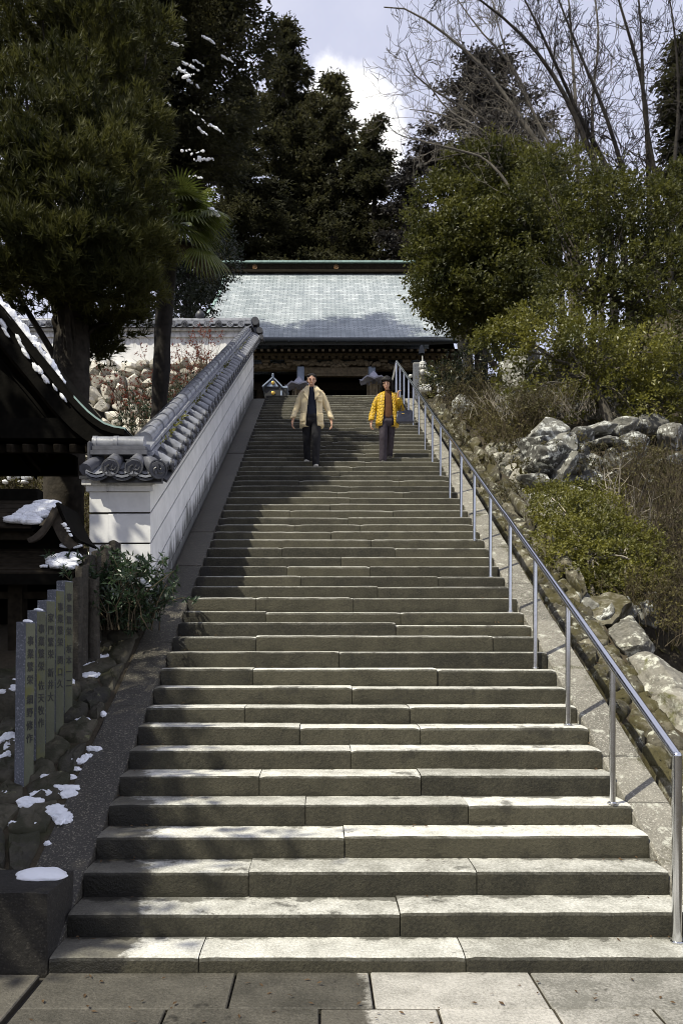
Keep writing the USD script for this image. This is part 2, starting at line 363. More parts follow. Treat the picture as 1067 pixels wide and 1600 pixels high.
m_tile_shade = plain('roof_tile_shade', (.075, .077, .09), .38, 0, .5, .35, 9.0, .15, 50.0)  # coping grey darkened as if shaded, for the hipped end
m_tile_dark = plain('roof_tile_end', (.035, .036, .042), .45, 0, .5, .4, 12.0, .2, 60.0)
m_wood = plain('dark_timber', (.020, .016, .011), .9, 0, .08, .45, 14.0, .3, 40.0)
m_wood2 = plain('worn_timber', (.135, .106, .066), .8, 0, .3, .5, 10.0, .3, 40.0)
m_wood3 = plain('shaded_timber', (.005, .0045, .0035), .9, 0, .06, .4, 14.0, .3, 40.0)  # timber near black, deep shade put into its colour
m_bargeboard = plain('bargeboard_timber', (.045, .036, .026), .7, 0, .3, .5, 20.0, .3, 60.0)
m_bark = plain('bark_look', (.032, .027, .021), .9, 0, .2, .5, 9.0, .9, 22.0)
m_bark_pale = plain('bark_pale', (.10, .09, .075), .85, 0, .2, .45, 6.0, .6, 30.0)
m_bark_dark = plain('bark_dark', (.022, .019, .016), .9, 0, .2, .45, 9.0, .6, 22.0)
m_black = plain('black_paint', (.012, .012, .012), .6)
m_gold = plain('gilt_look', (.62, .40, .10), .35, .8, .5, .2)
m_gold_dull = plain('old_gilt', (.13, .065, .02), .6, .2)
m_copper = plain('copper_green', (.24, .34, .32), .6, 0, .4, .3, 6.0)
m_gutterpipe = plain('gutter_dark', (.03, .036, .04), .5)
m_bluegrey = plain('bluegrey_copper', (.26, .31, .40), .5, .2, .5, .2)
m_bronze = plain('bronze_violet', (.30, .30, .36), .45, .3, .5, .25, 10.0)
m_rust = plain('rust_brown', (.16, .07, .025), .8)
m_twig = plain('twig_brown', (.060, .048, .030), .9, 0, .2, .5, 5.0)
m_twig_pale = plain('twig_pale', (.30, .27, .22), .9, 0, .2, .4, 5.0)

# plaster with grime creeping up in streaks
m_plaster = M('plaster_look', {
    'g': ('geometry', {}), 'sx': ('separate_xyz', {}),
    'n': ('noise_texture', {'scale': 2.2, 'detail': 9.0, 'roughness': .7}), 'r': ('rgb_ramp', {'ramp': [(.3, (.58, .58, .57)), (.7, (.80, .795, .785))]}),
    'mp': ('mapping', {'scale': (9.0, 9.0, 1.6)}), 'ns': ('noise_texture', {'scale': 1.0, 'detail': 8.0, 'roughness': .75}),
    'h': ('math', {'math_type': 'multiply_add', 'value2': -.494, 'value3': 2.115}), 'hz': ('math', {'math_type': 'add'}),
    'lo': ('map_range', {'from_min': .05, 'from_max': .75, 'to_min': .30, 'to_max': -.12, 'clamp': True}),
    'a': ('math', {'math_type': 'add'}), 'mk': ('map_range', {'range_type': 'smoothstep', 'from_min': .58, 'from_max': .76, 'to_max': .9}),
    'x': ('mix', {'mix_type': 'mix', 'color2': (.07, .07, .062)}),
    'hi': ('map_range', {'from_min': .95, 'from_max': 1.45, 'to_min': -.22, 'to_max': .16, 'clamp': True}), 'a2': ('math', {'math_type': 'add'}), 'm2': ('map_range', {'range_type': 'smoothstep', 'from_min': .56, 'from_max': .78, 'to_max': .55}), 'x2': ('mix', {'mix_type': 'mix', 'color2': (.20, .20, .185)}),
    'p': ('principled_bsdf', {'roughness': .85, 'specular_ior_level': .25})},
    [('g.position', 'n.vector'), ('n.fac', 'r.fac'), ('g.position', 'mp.vector'), ('mp.vector', 'ns.vector'), ('g.position', 'sx.vector'), ('sx.y', 'h.value1'), ('sx.z', 'hz.value1'), ('h.value', 'hz.value2'),
     ('hz.value', 'lo.value'), ('ns.fac', 'a.value1'), ('lo.result', 'a.value2'), ('a.value', 'mk.value'), ('mk.result', 'x.fac'), ('r.color', 'x.color1'), ('hz.value', 'hi.value'), ('ns.fac', 'a2.value1'), ('hi.result', 'a2.value2'), ('a2.value', 'm2.value'), ('m2.result', 'x2.fac'), ('x.color', 'x2.color1'), ('x2.color', 'p.base_color')])

# the hall's copper shingles: narrow courses with vertical joints, greyed verdigris
m_shingle = M('copper_shingle', {
    'uv': ('uvmap', {'attribute': 'st'}),
    'br': ('brick_texture', {'scale': 1.0, 'brick_width': .34, 'row_height': .155, 'mortar_size': .012, 'mortar_smooth': .3, 'color1': (.33, .37, .395), 'color2': (.53, .57, .59), 'mortar': (.10, .13, .13), 'bias': 0.0}),
    'g': ('geometry', {}), 'mp': ('mapping', {'scale': (2.2, .35, .35)}), 'n': ('noise_texture', {'scale': 1.1, 'detail': 9.0, 'roughness': .75}), 'r': ('rgb_ramp', {'ramp': [(.3, (.58, .61, .61)), (.68, (1.12, 1.10, 1.08))]}),
    'mu': ('mix', {'mix_type': 'multiply', 'fac': 1.0}),
    'b': ('bump', {'strength': .8, 'distance': .03, 'invert': True}),
    'p': ('principled_bsdf', {'roughness': .42, 'metallic': .15, 'specular_ior_level': .6})},
    [('uv.UV', 'br.vector'), ('g.position', 'mp.vector'), ('mp.vector', 'n.vector'), ('n.fac', 'r.fac'), ('br.color', 'mu.color1'), ('r.color', 'mu.color2'), ('mu.color', 'p.base_color'), ('br.fac', 'b.height'), ('b.normal', 'p.normal')])

m_needle = leaf('podocarpus_leaf', (.012, .016, .005), (.190, .185, .045), 1.1, .35, .6, None, .3, .2)
m_hinoki = leaf('hinoki_leaf', (.009, .011, .006), (.130, .122, .048), .5, .42, .7, (.08, .05, .02), .12, .2)
m_hinoki_far = leaf('cedar_leaf', (.010, .012, .006), (.160, .150, .062), .35, .45, .7, (.12, .080, .032), .18, .2)
m_fir = leaf('fir_leaf', (.012, .011, .010), (.075, .062, .044), .4, .35, .6, (.10, .045, .026), .18)
m_oak = leaf('oak_leaf', (.011, .017, .006), (.27, .26, .045), 1.5, .42, .45, (.24, .16, .03), .16, .3)
m_holly = leaf('shrub_leaf', (.045, .052, .010), (.40, .37, .06), 1.2, .4, .38, (.24, .19, .05), .15)
m_camellia = leaf('dark_gloss_leaf', (.012, .018, .010), (.06, .070, .026), 1.0, .3, .28)
m_azalea = leaf('azalea_leaf', (.045, .050, .008), (.40, .37, .045), 2.2, .35, .5)
m_nandina = leaf('nandina_leaf', (.016, .034, .016), (.06, .090, .035), 4.0, .3, .35)
m_redleaf = leaf('red_leaf', (.11, .022, .012), (.34, .085, .04), 2.0, .4, .6)
m_dry = leaf('dry_leaf', (.055, .030, .013), (.21, .125, .050), 1.5, .3, .8, (.11, .10, .028), .25)
m_brush = leaf('brush_leaf', (.035, .034, .010), (.26, .215, .060), 1.3, .35, .7, (.17, .085, .028), .16)
m_palm = leaf('palm_leaf', (.04, .06, .012), (.34, .36, .07), 1.5, .4, .35)
m_palm_dead = leaf('palm_dead', (.04, .028, .014), (.13, .09, .045), 1.5, .3, .8)

# ------------------------------------------------------------------ ground
def ground_z(x, y):
    x, y = np.asarray(x, float), np.asarray(y, float)
    n = N(y)
    flat = np.where(y < 4.28, 0.0, n)
    # left of the stairs the hill rises more slowly than the steps, then stops at the rubble wall below the hall's terrace
    left = np.interp(y, [-30, 4.28, 5.5, 8.5, 12.2, 15.5, 18.6, 21.4, 22.3, 60], [-.05, -.05, .50, 1.65, 2.45, 3.9, 5.6, 7.9, 8.15, 8.15])
    # right of the stairs a drop beside the lower flight, a bank rising from the middle on
    drop = np.interp(y, [-30, 4.28, 5, 8.4, 9.6, 11, 60], [-.05, -.05, -1.2, -1.7, -.6, 0, 0])
    right = flat + drop + np.clip(x - 3.1, 0, 12) * np.interp(y, [4, 10, 13, 20, 26], [0, .10, .22, .34, .42])
    base = flat - .30
    wl, wr = sstep(1.9, 2.7, -x), sstep(2.70, 2.98, x)
    wl = np.where(y < 8.3, sstep(2.35, 3.4, -x), wl)
    z = base * (1 - wl) * (1 - wr) + left * wl + right * wr
    z = np.where((y < 4.28) & (np.abs(x) < 40), -.06, z)
    far = sstep(45, 120, y) * 6 + sstep(26, 60, np.abs(x)) * sstep(0, 25, y) * 5
    return z + far * 1.0

def bumpy(x, y, amp=.10):
    return (meshkit.fbm(np.stack([x * .9, y * .9, np.zeros_like(x)], -1), 4, 5) - .5) * 2 * amp

gx = np.unique(np.concatenate([np.linspace(-600, -30, 16), np.linspace(-30, -8, 34), np.linspace(-8, 9, 86), np.linspace(9, 30, 32), np.linspace(30, 600, 16)]))
gy = np.unique(np.concatenate([np.linspace(-300, -6, 12), np.linspace(-6, 4.2, 14), np.linspace(4.3, 26, 120), np.linspace(26, 70, 45), np.linspace(70, 900, 20)]))
X, Y = np.meshgrid(gx, gy, indexing='ij')
Z = ground_z(X, Y) + bumpy(X, Y) * ((np.abs(X) > 2.9) & (Y > 4.6)) - .04
gi = np.arange(len(gx) * len(gy)).reshape(len(gx), len(gy))
gq = np.stack([gi[:-1, :-1], gi[1:, :-1], gi[1:, 1:], gi[:-1, 1:]], -1).reshape(-1, 4)
tag(part('ground', (np.stack([X, Y, Z], -1).reshape(-1, 3), tri(gq)), m_soil, None, True), kind='structure')

# ------------------------------------------------------------------ paving at the foot of the stairs: separate slabs
paving = tag(UsdGeom.Xform.Define(stage, path_for('paving')).GetPrim(), kind='structure')
r = np.random.default_rng(3)
def slab(x0, x1, y0, y1, g=.006):
    v, f = cbox(((x0 + x1) / 2, (y0 + y1) / 2, -.06 + r.uniform(-.003, .003)), (x1 - x0 - 2 * g, y1 - y0 - 2 * g, .12), .006)
    v[:, 2] += (r.uniform(-.003, .003) * (v[:, 0] - x0) + r.uniform(-.004, .004) * (v[:, 1] - y0))
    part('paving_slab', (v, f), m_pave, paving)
rows = [(3.865, 4.30, [-1.475, -.46, .255, 1.115, 2.6]), (3.30, 3.865, [-1.475, -.75, -.01, .56, 1.12, 1.60, 2.6]), (2.7, 3.30, [-1.475, -.5, .4, 1.4, 2.6]), (2.0, 2.7, [-1.475, -.3, .8, 1.7, 2.6])]
for y0, y1, xs in rows:
    for a, b in zip(xs[:-1], xs[1:]): slab(a, b, y0, y1)
for y0, y1 in ((3.62, 4.26), (3.0, 3.62), (2.2, 3.0)):
    slab(-2.4, -1.50, y0, y1)
part('paving_bed', box(-2.6, 2.7, 1.8, 4.35, -.10, -.035), m_mortar, paving)

# ------------------------------------------------------------------ the long stone staircase
YT = [1496, 1428, 1362, 1307, 1257, 1212, 1170, 1136, 1105, 1075, 1046, 1018, 992.8, 970.5, 956.7, 934.4, 916.7, 899, 885.8, 871.4, 855.6, 842.5, 831.2, 819, 808.7, 797.5, 787.6, 777.3, 768.4, 759, 749.7, 743.1, 736.6, 728.6, 720.9, 714.5, 708.1, 702.5, 694.6, 688.6, 681.9, 677.8, 672.5, 667.6, 662.6, 658.6, 654.5, 650.4, 646.6, 642.5, 638.4, 634.6, 631.6, 627.5, 624.4, 620.6, 616.3]
STEP_Y = [(13.59 + k) * G for k in range(1, 58)]
STEP_Z = [.55 * (EYE - (py - CY) * d / F) + .45 * (EYE + RISE * (k - 12.70)) for k, (py, d) in enumerate(zip(YT, STEP_Y), 1)]
JOINTS = {1: [310, 728], 2: [625], 3: [388, 745], 4: [538], 5: [477, 732], 6: [405, 658], 7: [548], 8: [468, 657], 9: [382, 640], 10: [550], 11: [395, 683], 12: [530], 13: [400, 770], 14: [618], 15: [415, 626],
          16: [400, 552], 17: [590], 18: [470, 684], 19: [448, 578], 20: [533], 21: [440, 617], 22: [580], 23: [517], 24: [460, 563], 25: [544], 26: [453, 614], 27: [515], 28: [547], 29: [527, 630], 30: [546], 31: [468, 623], 32: [525], 33: [531], 34: [551], 35: [570]}
stairs = thing('stone_staircase', 'long steep flight of worn granite steps climbing to the temple hall', 'staircase', kind='structure')
XL, XR = -1.464, 2.125
r = np.random.default_rng(11)
PROF = None
def step_block(x0, x1, yf, yb, z0, z1, seed, near):
    """A hewn block: a rounded, slightly chipped nose, its front lumpy, swept along x."""
    rr = np.random.default_rng(seed)
    n = max(2, int((x1 - x0) / (.045 if near else .16)))
    b = rr.uniform(.010, .015)
    pr = [(yf + .004, z0), (yf, z0 + .03), (yf - .001, (z0 + z1) / 2), (yf, z1 - b * 1.6), (yf + b * .5, z1 - b * .4), (yf + b * 1.6, z1), (yf + .10, z1), (yb, z1), (yb, z0)]
    xs = np.linspace(x0 + .003, x1 - .003, n + 1)
    ring = np.array([[[x, a, c] for a, c in pr] for x in xs])
    nz = meshkit.fbm(np.stack([ring[..., 0] * 9 + seed, ring[..., 1] * 9, ring[..., 2] * 12], -1), 4, seed % 97) - .5
    amp = np.array([.004, .007, .007, .007, .007, .005, .002, .0, .0])
    ring[..., 1] += nz * amp
    ring[..., 2] += nz * np.array([0, 0, .0, .004, .007, .005, .002, 0, 0])
    e = np.minimum(xs - xs[0], xs[-1] - xs)                       # worn corners at the joints
    w = np.clip(1 - e / .03, 0, 1) ** 2
    ring[:, 3:6, 2] -= (w * rr.uniform(.003, .012))[:, None]
    ring[:, 2:6, 1] += (w * rr.uniform(.003, .010))[:, None]
    tilt = rr.uniform(-.004, .004)
    ring[..., 2] += ((ring[..., 0] - x0) / (x1 - x0) - .5)[...] * tilt * (ring[..., 2] > (z0 + z1) / 2)
    return loft(ring[:, ::-1])
for k in range(1, 58):
    yf, z1 = STEP_Y[k - 1], STEP_Z[k - 1]
    z0 = (STEP_Z[k - 2] if k > 1 else 0.0) - .07
    yb = yf + G + .13
    js = [(px - CX) * yf / F for px in JOINTS.get(k, [])]
    if k not in JOINTS:
        js = list(np.sort(r.uniform([-.8, .5], [.2, 1.3]))) if r.random() < .5 else [r.uniform(-.5, 1.2)]
    xs = [XL + (.0 if k > 4 else .0)] + js + [XR]
    if k == 1: xs[0], xs[-1] = -1.47, 2.20
    for a, (x0, x1) in enumerate(zip(xs[:-1], xs[1:])):
        dz = r.uniform(-.007, .007) if k > 1 else 0
        if k == 15: dz = .004 if x1 < .55 else -.012
        if k == 14 and x0 > .5: dz = -.032
        if k == 18 and x0 > .5: dz = -.014
        if k == 20 and x0 < 0: dz = -.0
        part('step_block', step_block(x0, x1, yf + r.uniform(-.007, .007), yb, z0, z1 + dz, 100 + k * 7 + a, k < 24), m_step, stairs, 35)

# landing at the top
tag(part('terrace', box(-7, 9, STEP_Y[-1] + .30, 42, 7.6, STEP_Z[-1] - .01), m_pave), kind='structure')

# ------------------------------------------------------------------ sloping kerbs either side
def kerb(x0, x1, y0, y1, top, depth, seed, b=.012, lift1=None):
    rr = np.random.default_rng(seed)
    ys = np.linspace(y0, y1, max(3, int((y1 - y0) / .12)))
    zt = .494 * ys - 2.115 + top
    a = np.stack([np.full_like(ys, x0), ys, zt - depth], -1); d = np.stack([np.full_like(ys, x1), ys, zt - depth], -1)
    nz = lambda s: (meshkit.fbm(np.stack([ys * 6, np.full_like(ys, s), np.zeros_like(ys)], -1), 3, seed) - .5) * .010
    l1 = np.stack([x0 + nz(1), ys, zt - b + nz(2)], -1); l2 = np.stack([x0 + b + nz(1), ys, zt + nz(3)], -1)
    r2 = np.stack([x1 - b + nz(4), ys, zt + nz(5)], -1); r1 = np.stack([x1 + nz(4), ys, zt - b + nz(6)], -1)
    return loft(np.stack([a, l1, l2, (l2 + r2) / 2 + np.array([0, 0, .002]), r2, r1, d], 1))
kl = thing('stone_kerb', 'dark wet granite kerb sloping up between the white wall and the steps', 'kerb')
r = np.random.default_rng(21)
ys = [4.30, 6.75, 7.85, 8.75, 9.75, 10.9, 12.2, 13.6, 15.1, 16.8, 18.6, 20.6]
for i, (a, b) in enumerate(zip(ys[:-1], ys[1:])):
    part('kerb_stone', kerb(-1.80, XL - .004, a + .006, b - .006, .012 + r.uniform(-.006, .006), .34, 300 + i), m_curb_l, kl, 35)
ys = [8.3, 9.4, 10.7, 12.0, 13.5, 15.2, 17.0, 18.8, 20.6]
for i, (a, b) in enumerate(zip(ys[:-1], ys[1:])):
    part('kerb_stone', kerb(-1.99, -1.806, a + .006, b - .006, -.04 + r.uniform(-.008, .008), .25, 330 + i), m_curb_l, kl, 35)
kr = thing('stone_kerb', 'pale lichened granite kerb sloping up beside the steel handrail', 'kerb')
ys = [4.45, 5.55, 6.05, 7.05, 8.25, 9.2, 10.3, 11.6, 13.0, 14.5, 16.2, 18.0, 20.5]
for i, (a, b) in enumerate(zip(ys[:-1], ys[1:])):
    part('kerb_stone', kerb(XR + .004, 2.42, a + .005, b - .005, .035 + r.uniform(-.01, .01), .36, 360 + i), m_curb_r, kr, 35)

# square end block at the foot on the left, with its cap of snow
def noisy_box(x0, x1, y0, y1, z0, z1, seed, amp=.012, n=9):
    m = trimesh.creation.box([x1 - x0, y1 - y0, z1 - z0]).subdivide().subdivide().subdivide()
    v = np.array(m.vertices)
    h = np.array([x1 - x0, y1 - y0, z1 - z0]) / 2
    e = np.sort(np.abs(v) / h, axis=1)[:, 1]                         # nearness to an edge
    v *= (1 - .018 * np.clip((e - .8) / .2, 0, 1) ** 2)[:, None]
    v += rdirfield(v, seed) * amp
    return v + [(x0 + x1) / 2, (y0 + y1) / 2, (z0 + z1) / 2], np.array(m.faces)
def rdirfield(v, seed):
    return np.stack([meshkit.fbm(v * 5 + 11.3 * a + seed, 3, seed + a) - .5 for a in range(3)], -1) * 2
solo('end_block', noisy_box(-2.25, -1.475, 4.29, 4.74, -.05, .425, 7), m_block, 'black squared stone block at the foot of the left kerb', 'stone block', smooth=40)
v, f = blob(5, (.30, .20, .075), 3, .22); v[:, 2] = np.maximum(v[:, 2], -.012)
solo('snow_cap', (v + [-1.62, 4.60, .430], f), m_snow, 'smooth cap of snow on the black stone block', 'snow', smooth=True)

# ------------------------------------------------------------------ stone bank left of the kerb, strip and walls on the right
def fitted(parent, x0, x1, y0, y1, size, mat, seed, zfun=N, lift=0., gap=.014, bulge=.035, depth=.14, tilt=.10, stretch=1.25):
    """Flat stones fitted together like the cells of cracked ground, each with worn edges, its own tilt and a lumpy top."""
    import shapely
    from shapely import MultiPoint, box as sbox
    rr = np.random.default_rng(seed)
    nx, ny = max(1, round((x1 - x0) / size / stretch)), max(1, round((y1 - y0) / size))
    pts = [(x0 + (i + .5 + rr.uniform(-.42, .42) + .5 * (j % 2) - .25) * (x1 - x0) / nx, y0 + (j + .5 + rr.uniform(-.42, .42)) * (y1 - y0) / ny) for i in range(nx) for j in range(ny)]
    cells = shapely.voronoi_polygons(MultiPoint(pts), extend_to=sbox(x0 - 1, y0 - 1, x1 + 1, y1 + 1))
    frame = sbox(x0, y0, x1, y1)
    for k, c in enumerate(cells.geoms):
        c = c.intersection(frame).buffer(-gap - .02).buffer(.02)
        if c.geom_type != 'Polygon' or c.area < .25 * size * size * .2: continue
        n = 14
        e = c.exterior
        ring = np.array([e.interpolate(q, normalized=True).coords[0] for q in np.arange(n) / n])
        cen = ring.mean(0)
        ring = cen + (ring - cen) * (1 + rr.normal(size=(n, 1)) * .03)
        if np.cross(np.r_[ring[1] - ring[0]], np.r_[ring[2] - ring[1]]) < 0 and shapely.Polygon(ring).exterior.is_ccw is False: ring = ring[::-1]
        tl = rr.normal(size=2) * tilt
        up = rr.uniform(-.5, .8) * bulge
        def at(q, dz, rough=.010):
            xy = cen + (ring - cen) * q
            z = np.asarray(zfun(xy[:, 0], xy[:, 1]) if zfun is not N else N(xy[:, 1])) + lift + dz + (xy - cen) @ tl + rr.normal(size=n) * rough
            return np.column_stack([xy, z])
        part('stone', loft(np.array([at(1.0, -depth, 0), at(1.0, up - .03), at(.93, up), at(.62, up + bulge * .55), at(.25, up + bulge * .7)])), mat, parent, 38)
bl = thing('stone_bank', 'dark wet bank of fitted stones with snow patches left of the steps', 'stone bank', kind='structure')
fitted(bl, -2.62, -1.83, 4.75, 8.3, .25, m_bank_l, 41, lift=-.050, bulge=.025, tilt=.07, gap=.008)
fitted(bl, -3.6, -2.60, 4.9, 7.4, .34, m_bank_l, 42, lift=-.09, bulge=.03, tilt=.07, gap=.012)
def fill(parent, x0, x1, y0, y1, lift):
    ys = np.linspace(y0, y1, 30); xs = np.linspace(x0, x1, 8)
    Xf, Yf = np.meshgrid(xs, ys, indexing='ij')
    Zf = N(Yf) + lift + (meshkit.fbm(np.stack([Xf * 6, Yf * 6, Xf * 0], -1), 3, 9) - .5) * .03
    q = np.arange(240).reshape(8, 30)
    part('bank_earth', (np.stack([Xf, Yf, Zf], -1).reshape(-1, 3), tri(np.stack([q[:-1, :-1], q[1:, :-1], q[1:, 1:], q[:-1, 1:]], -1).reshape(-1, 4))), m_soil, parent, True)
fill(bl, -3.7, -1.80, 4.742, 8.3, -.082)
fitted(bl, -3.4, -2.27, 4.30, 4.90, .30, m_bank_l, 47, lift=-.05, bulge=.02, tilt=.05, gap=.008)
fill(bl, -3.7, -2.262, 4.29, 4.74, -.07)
br = thing('stone_bank', 'mossy strip of flat rubble between the pale kerb and the ledge stones', 'stone bank', kind='structure')
fitted(br, 2.44, 2.88, 4.6, 20.0, .20, m_bank_r, 43, lift=-.060, bulge=.035, tilt=.13)
fill(br, 2.42, 2.95, 4.5, 20.0, -.125)
# raised ledge stones along the strip's outer edge
le = thing('ledge', 'line of rough ledge stones edging the planted bank right of the handrail', 'stone edging')
r = np.random.default_rng(45)
y = 5.0; i = 0
while y < 19.5:
    L = r.uniform(.42, .75) if y < 9 else r.uniform(.5, 1.0)
    w = .40 if y < 8.6 else .20
    v, f = rock(4500 + i, (w * r.uniform(.9, 1.15), L * 1.16, .36), 4 if y < 9 else 2, 14, .12, .52)
    v = v @ rot('x', .46).T + [2.84 + w / 2 + r.uniform(-.03, .03), y + L / 2, N(y + L / 2) - .10 + (.05 if y > 8.6 else 0)]
    part('ledge_stone', (v, f), m_flat if y < 8.0 else m_bank_r, le, 42)
    y += L; i += 1
# pale flat stones on the bank in front of the boulder wall
fl = thing('stone_bank', 'sunlit flat mossy stones laid on the bank below the boulder wall', 'stone bank', kind='structure')
fitted(fl, 3.08, 3.95, 10.4, 15.2, .21, m_flat, 46, zfun=ground_z, lift=.03, bulge=.04, tilt=.16)

# boulders: P(px, py, d), size
bw = thing('boulder_wall', 'wall of big white-lichened boulders on the planted bank at right', 'rock wall')
for i, (px, py, d, sx, sy, sz) in enumerate([
        (850, 682, 12.7, .72, .9, .40), (880, 694, 12.7, .55, .8, .34), (848, 722, 12.4, .80, 1.0, .46), (882, 732, 12.3, .62, .9, .42), (838, 700, 12.5, .5, .7, .3), (905, 688, 12.9, .55, .6, .34), (935, 673, 13.0, .62, .7, .28), (972, 672, 13.2, .55, .7, .26), (1010, 668, 13.4, .60, .7, .28),
        (905, 708, 12.7, .50, .6, .32), (945, 693, 12.8, .62, .6, .22), (980, 700, 12.8, .62, .7, .36), (925, 728, 12.5, .42, .5, .32), (955, 720, 12.6, .40, .5, .30), (985, 728, 12.4, .5, .55, .30),
        (880, 752, 12.2, .60, .6, .24), (925, 752, 12.2, .45, .5, .26), (962, 750, 12.3, .5, .5, .26), (1005, 752, 12.3, .55, .55, .30), (1045, 690, 13.2, .6, .6, .40), (1040, 735, 12.6, .6, .6, .40), (835, 752, 12.3, .5, .7, .30),
        (900, 772, 12.0, .5, .5, .24), (1080, 700, 13.2, .7, .7, .6), (1085, 750, 12.5, .6, .6, .4)]):
    v, f = rock(5000 + i, (sx * .95, sy, sz * 1.22), 4 if sx > .6 else 3, 14, .10, .50)
    part('boulder', (v + P(px, py, d), f), m_boulder, bw, 33)
ou = thing('rock_outcrop', 'tall grey lichened outcrop rising beneath the evergreen shrubs', 'rock')
for i, (px, py, d, sx, sy, sz) in enumerate([(815, 592, 16.6, 1.0, 1.1, 1.5), (800, 640, 16.2, .8, .9, 1.0), (850, 600, 16.6, 1.0, 1.0, 1.2), (880, 640, 16.4, 1.1, .9, .9), (725, 645, 18.6, .55, .7, .75), (710, 668, 18.2, .4, .5, .4), (930, 640, 15.6, 1.0, .8, .6)]):
    v, f = rock(5200 + i, (sx, sy, sz), 4, 14, .13, .48)
    part('boulder', (v + P(px, py, d), f), m_boulder, ou, 42)
lo = thing('rock_cluster', 'small rocks at the bush foot just above the broad ledge stones', 'rocks')
for i, (px, py, d, sx, sy, sz) in enumerate([(922, 952, 8.6, .18, .25, .22), (945, 962, 8.5, .24, .3, .26), (975, 955, 8.7, .22, .3, .26), (905, 935, 9.0, .2, .25, .15), (1010, 960, 8.8, .3, .3, .3), (1015, 945, 9.2, .25, .3, .25)]):
    v, f = rock(5300 + i, (sx, sy, sz), 3, 9, .13, .55)
    part('rock', (v + P(px, py, d), f), m_boulder, lo, 42)

# snow lying on the left bank
r = np.random.default_rng(51)
sn = []
SP = [(155, 1015, 30, 12), (150, 1035, 34, 14), (142, 1050, 30, 16), (135, 1062, 28, 14), (122, 1075, 34, 13), (112, 1090, 20, 10), (170, 998, 34, 6), (195, 997, 26, 6), (95, 1128, 40, 9), (110, 1122, 30, 7), (127, 1145, 16, 6), (75, 1150, 16, 5), (66, 1176, 16, 10), (72, 1165, 20, 6),
      (118, 1200, 24, 8), (133, 1195, 10, 12), (88, 1225, 40, 8), (70, 1250, 50, 10), (95, 1243, 40, 8), (110, 1250, 20, 10), (50, 1262, 40, 12), (75, 1278, 50, 14), (98, 1290, 26, 14), (45, 1272, 24, 8), (10, 1120, 34, 22), (8, 1145, 26, 10), (10, 1160, 24, 16), (15, 1175, 16, 12), (5, 1190, 16, 10),
      (16, 1076, 22, 12), (130, 1135, 18, 5), (160, 1125, 10, 6), (150, 1180, 22, 5), (75, 1330, 10, 4), (5, 1250, 18, 8), (3, 1285, 18, 6), (45, 1210, 8, 10), (100, 1115, 16, 6), (88, 1290, 18, 6), (140, 1190, 8, 5), (20, 1300, 10, 4), (120, 1212, 14, 4), (205, 988, 10, 4), (60, 1300, 12, 4)]
for i, (px, py, w, h) in enumerate(SP):
    # where the ray meets the bank
    t = (2.115 + EYE + .03) / (.494 + (py - CY) / F)
    c = P(px, py, t)
    a = t / F
    for j in range(3):
        v, f = blob(600 + i * 3 + j, (w * a * r.uniform(.6, 1.05), h * a * r.uniform(1.3, 2.2), .045), 3, .5)
        v = v + rdirfield(v * 5 + i, 640 + i) * .016
        v = v @ rot('x', .46).T + c + np.array([r.uniform(-.3, .3) * w * a, r.uniform(-.4, .4) * h * a, .045])
        v[:, 2] += (v[:, 1] - c[1]) * .0
        sn.append((v, f))
solo('snow', cat(*sn), m_snow, 'patches of melting snow scattered over the dark stone bank', 'snow', kind='stuff', smooth=True)

# loose rubble wall below the hall's terrace, behind the white wall
rw = thing('rubble_wall', 'sunlit retaining wall of loose pale stones behind the white wall', 'stone wall')
r = np.random.default_rng(61)
zz, n = 5.7, 0
while zz < 8.95:
    h = r.uniform(.17, .36); x = -6.7 + r.uniform(0, .3)
    while x < -2.7 and n < 298:
        w = h * r.uniform(.8, 1.7)
        yy = 18.7 + (zz - 4.3) * .46
        v, f = rock(6100 + n, (w * 1.25, .6, h * 1.3), 2, 18, .05, .40)
        part('stone', (v @ rot('y', r.uniform(-.5, .5)).T + [x + w / 2, yy + r.uniform(-.10, .10), zz + h / 2], f), m_rubble, rw, 20); n += 1
        x += w
    zz += h * .88

# a few dry leaves blown against the risers and over the paving
r = np.random.default_rng(66)
lp = []
for k in range(170):
    i = int(r.integers(0, 16)); x = r.choice([r.uniform(XL, XR), XR - abs(r.normal()) * .25, XL + abs(r.normal()) * .2])
    y = STEP_Y[i] + G - abs(r.normal()) * .05 - .03
    lp.append([np.clip(x, XL + .02, XR - .02), y, STEP_Z[i] + .012])
for k in range(50): lp.append([r.uniform(-1.4, 2.4), r.uniform(3.7, 4.25), .008])
for k in range(260):
    y = r.uniform(4.7, 16); lp.append([r.uniform(2.45, 2.9), y, float(N(y)) - .035])
lp = np.array(lp); n = len(lp)
LITTER = (lp, unit(r.normal(size=(n, 3)) * [1, 1, .15]), r.normal(size=(n, 3)) * .25 + [0, 0, 1], r.uniform(.02, .045, n), r.uniform(.008, .018, n))
solo('leaf_litter', leaves(*LITTER), m_dry, 'dry brown leaves scattered on the lower steps and the rubble strip', 'leaves', kind='stuff')

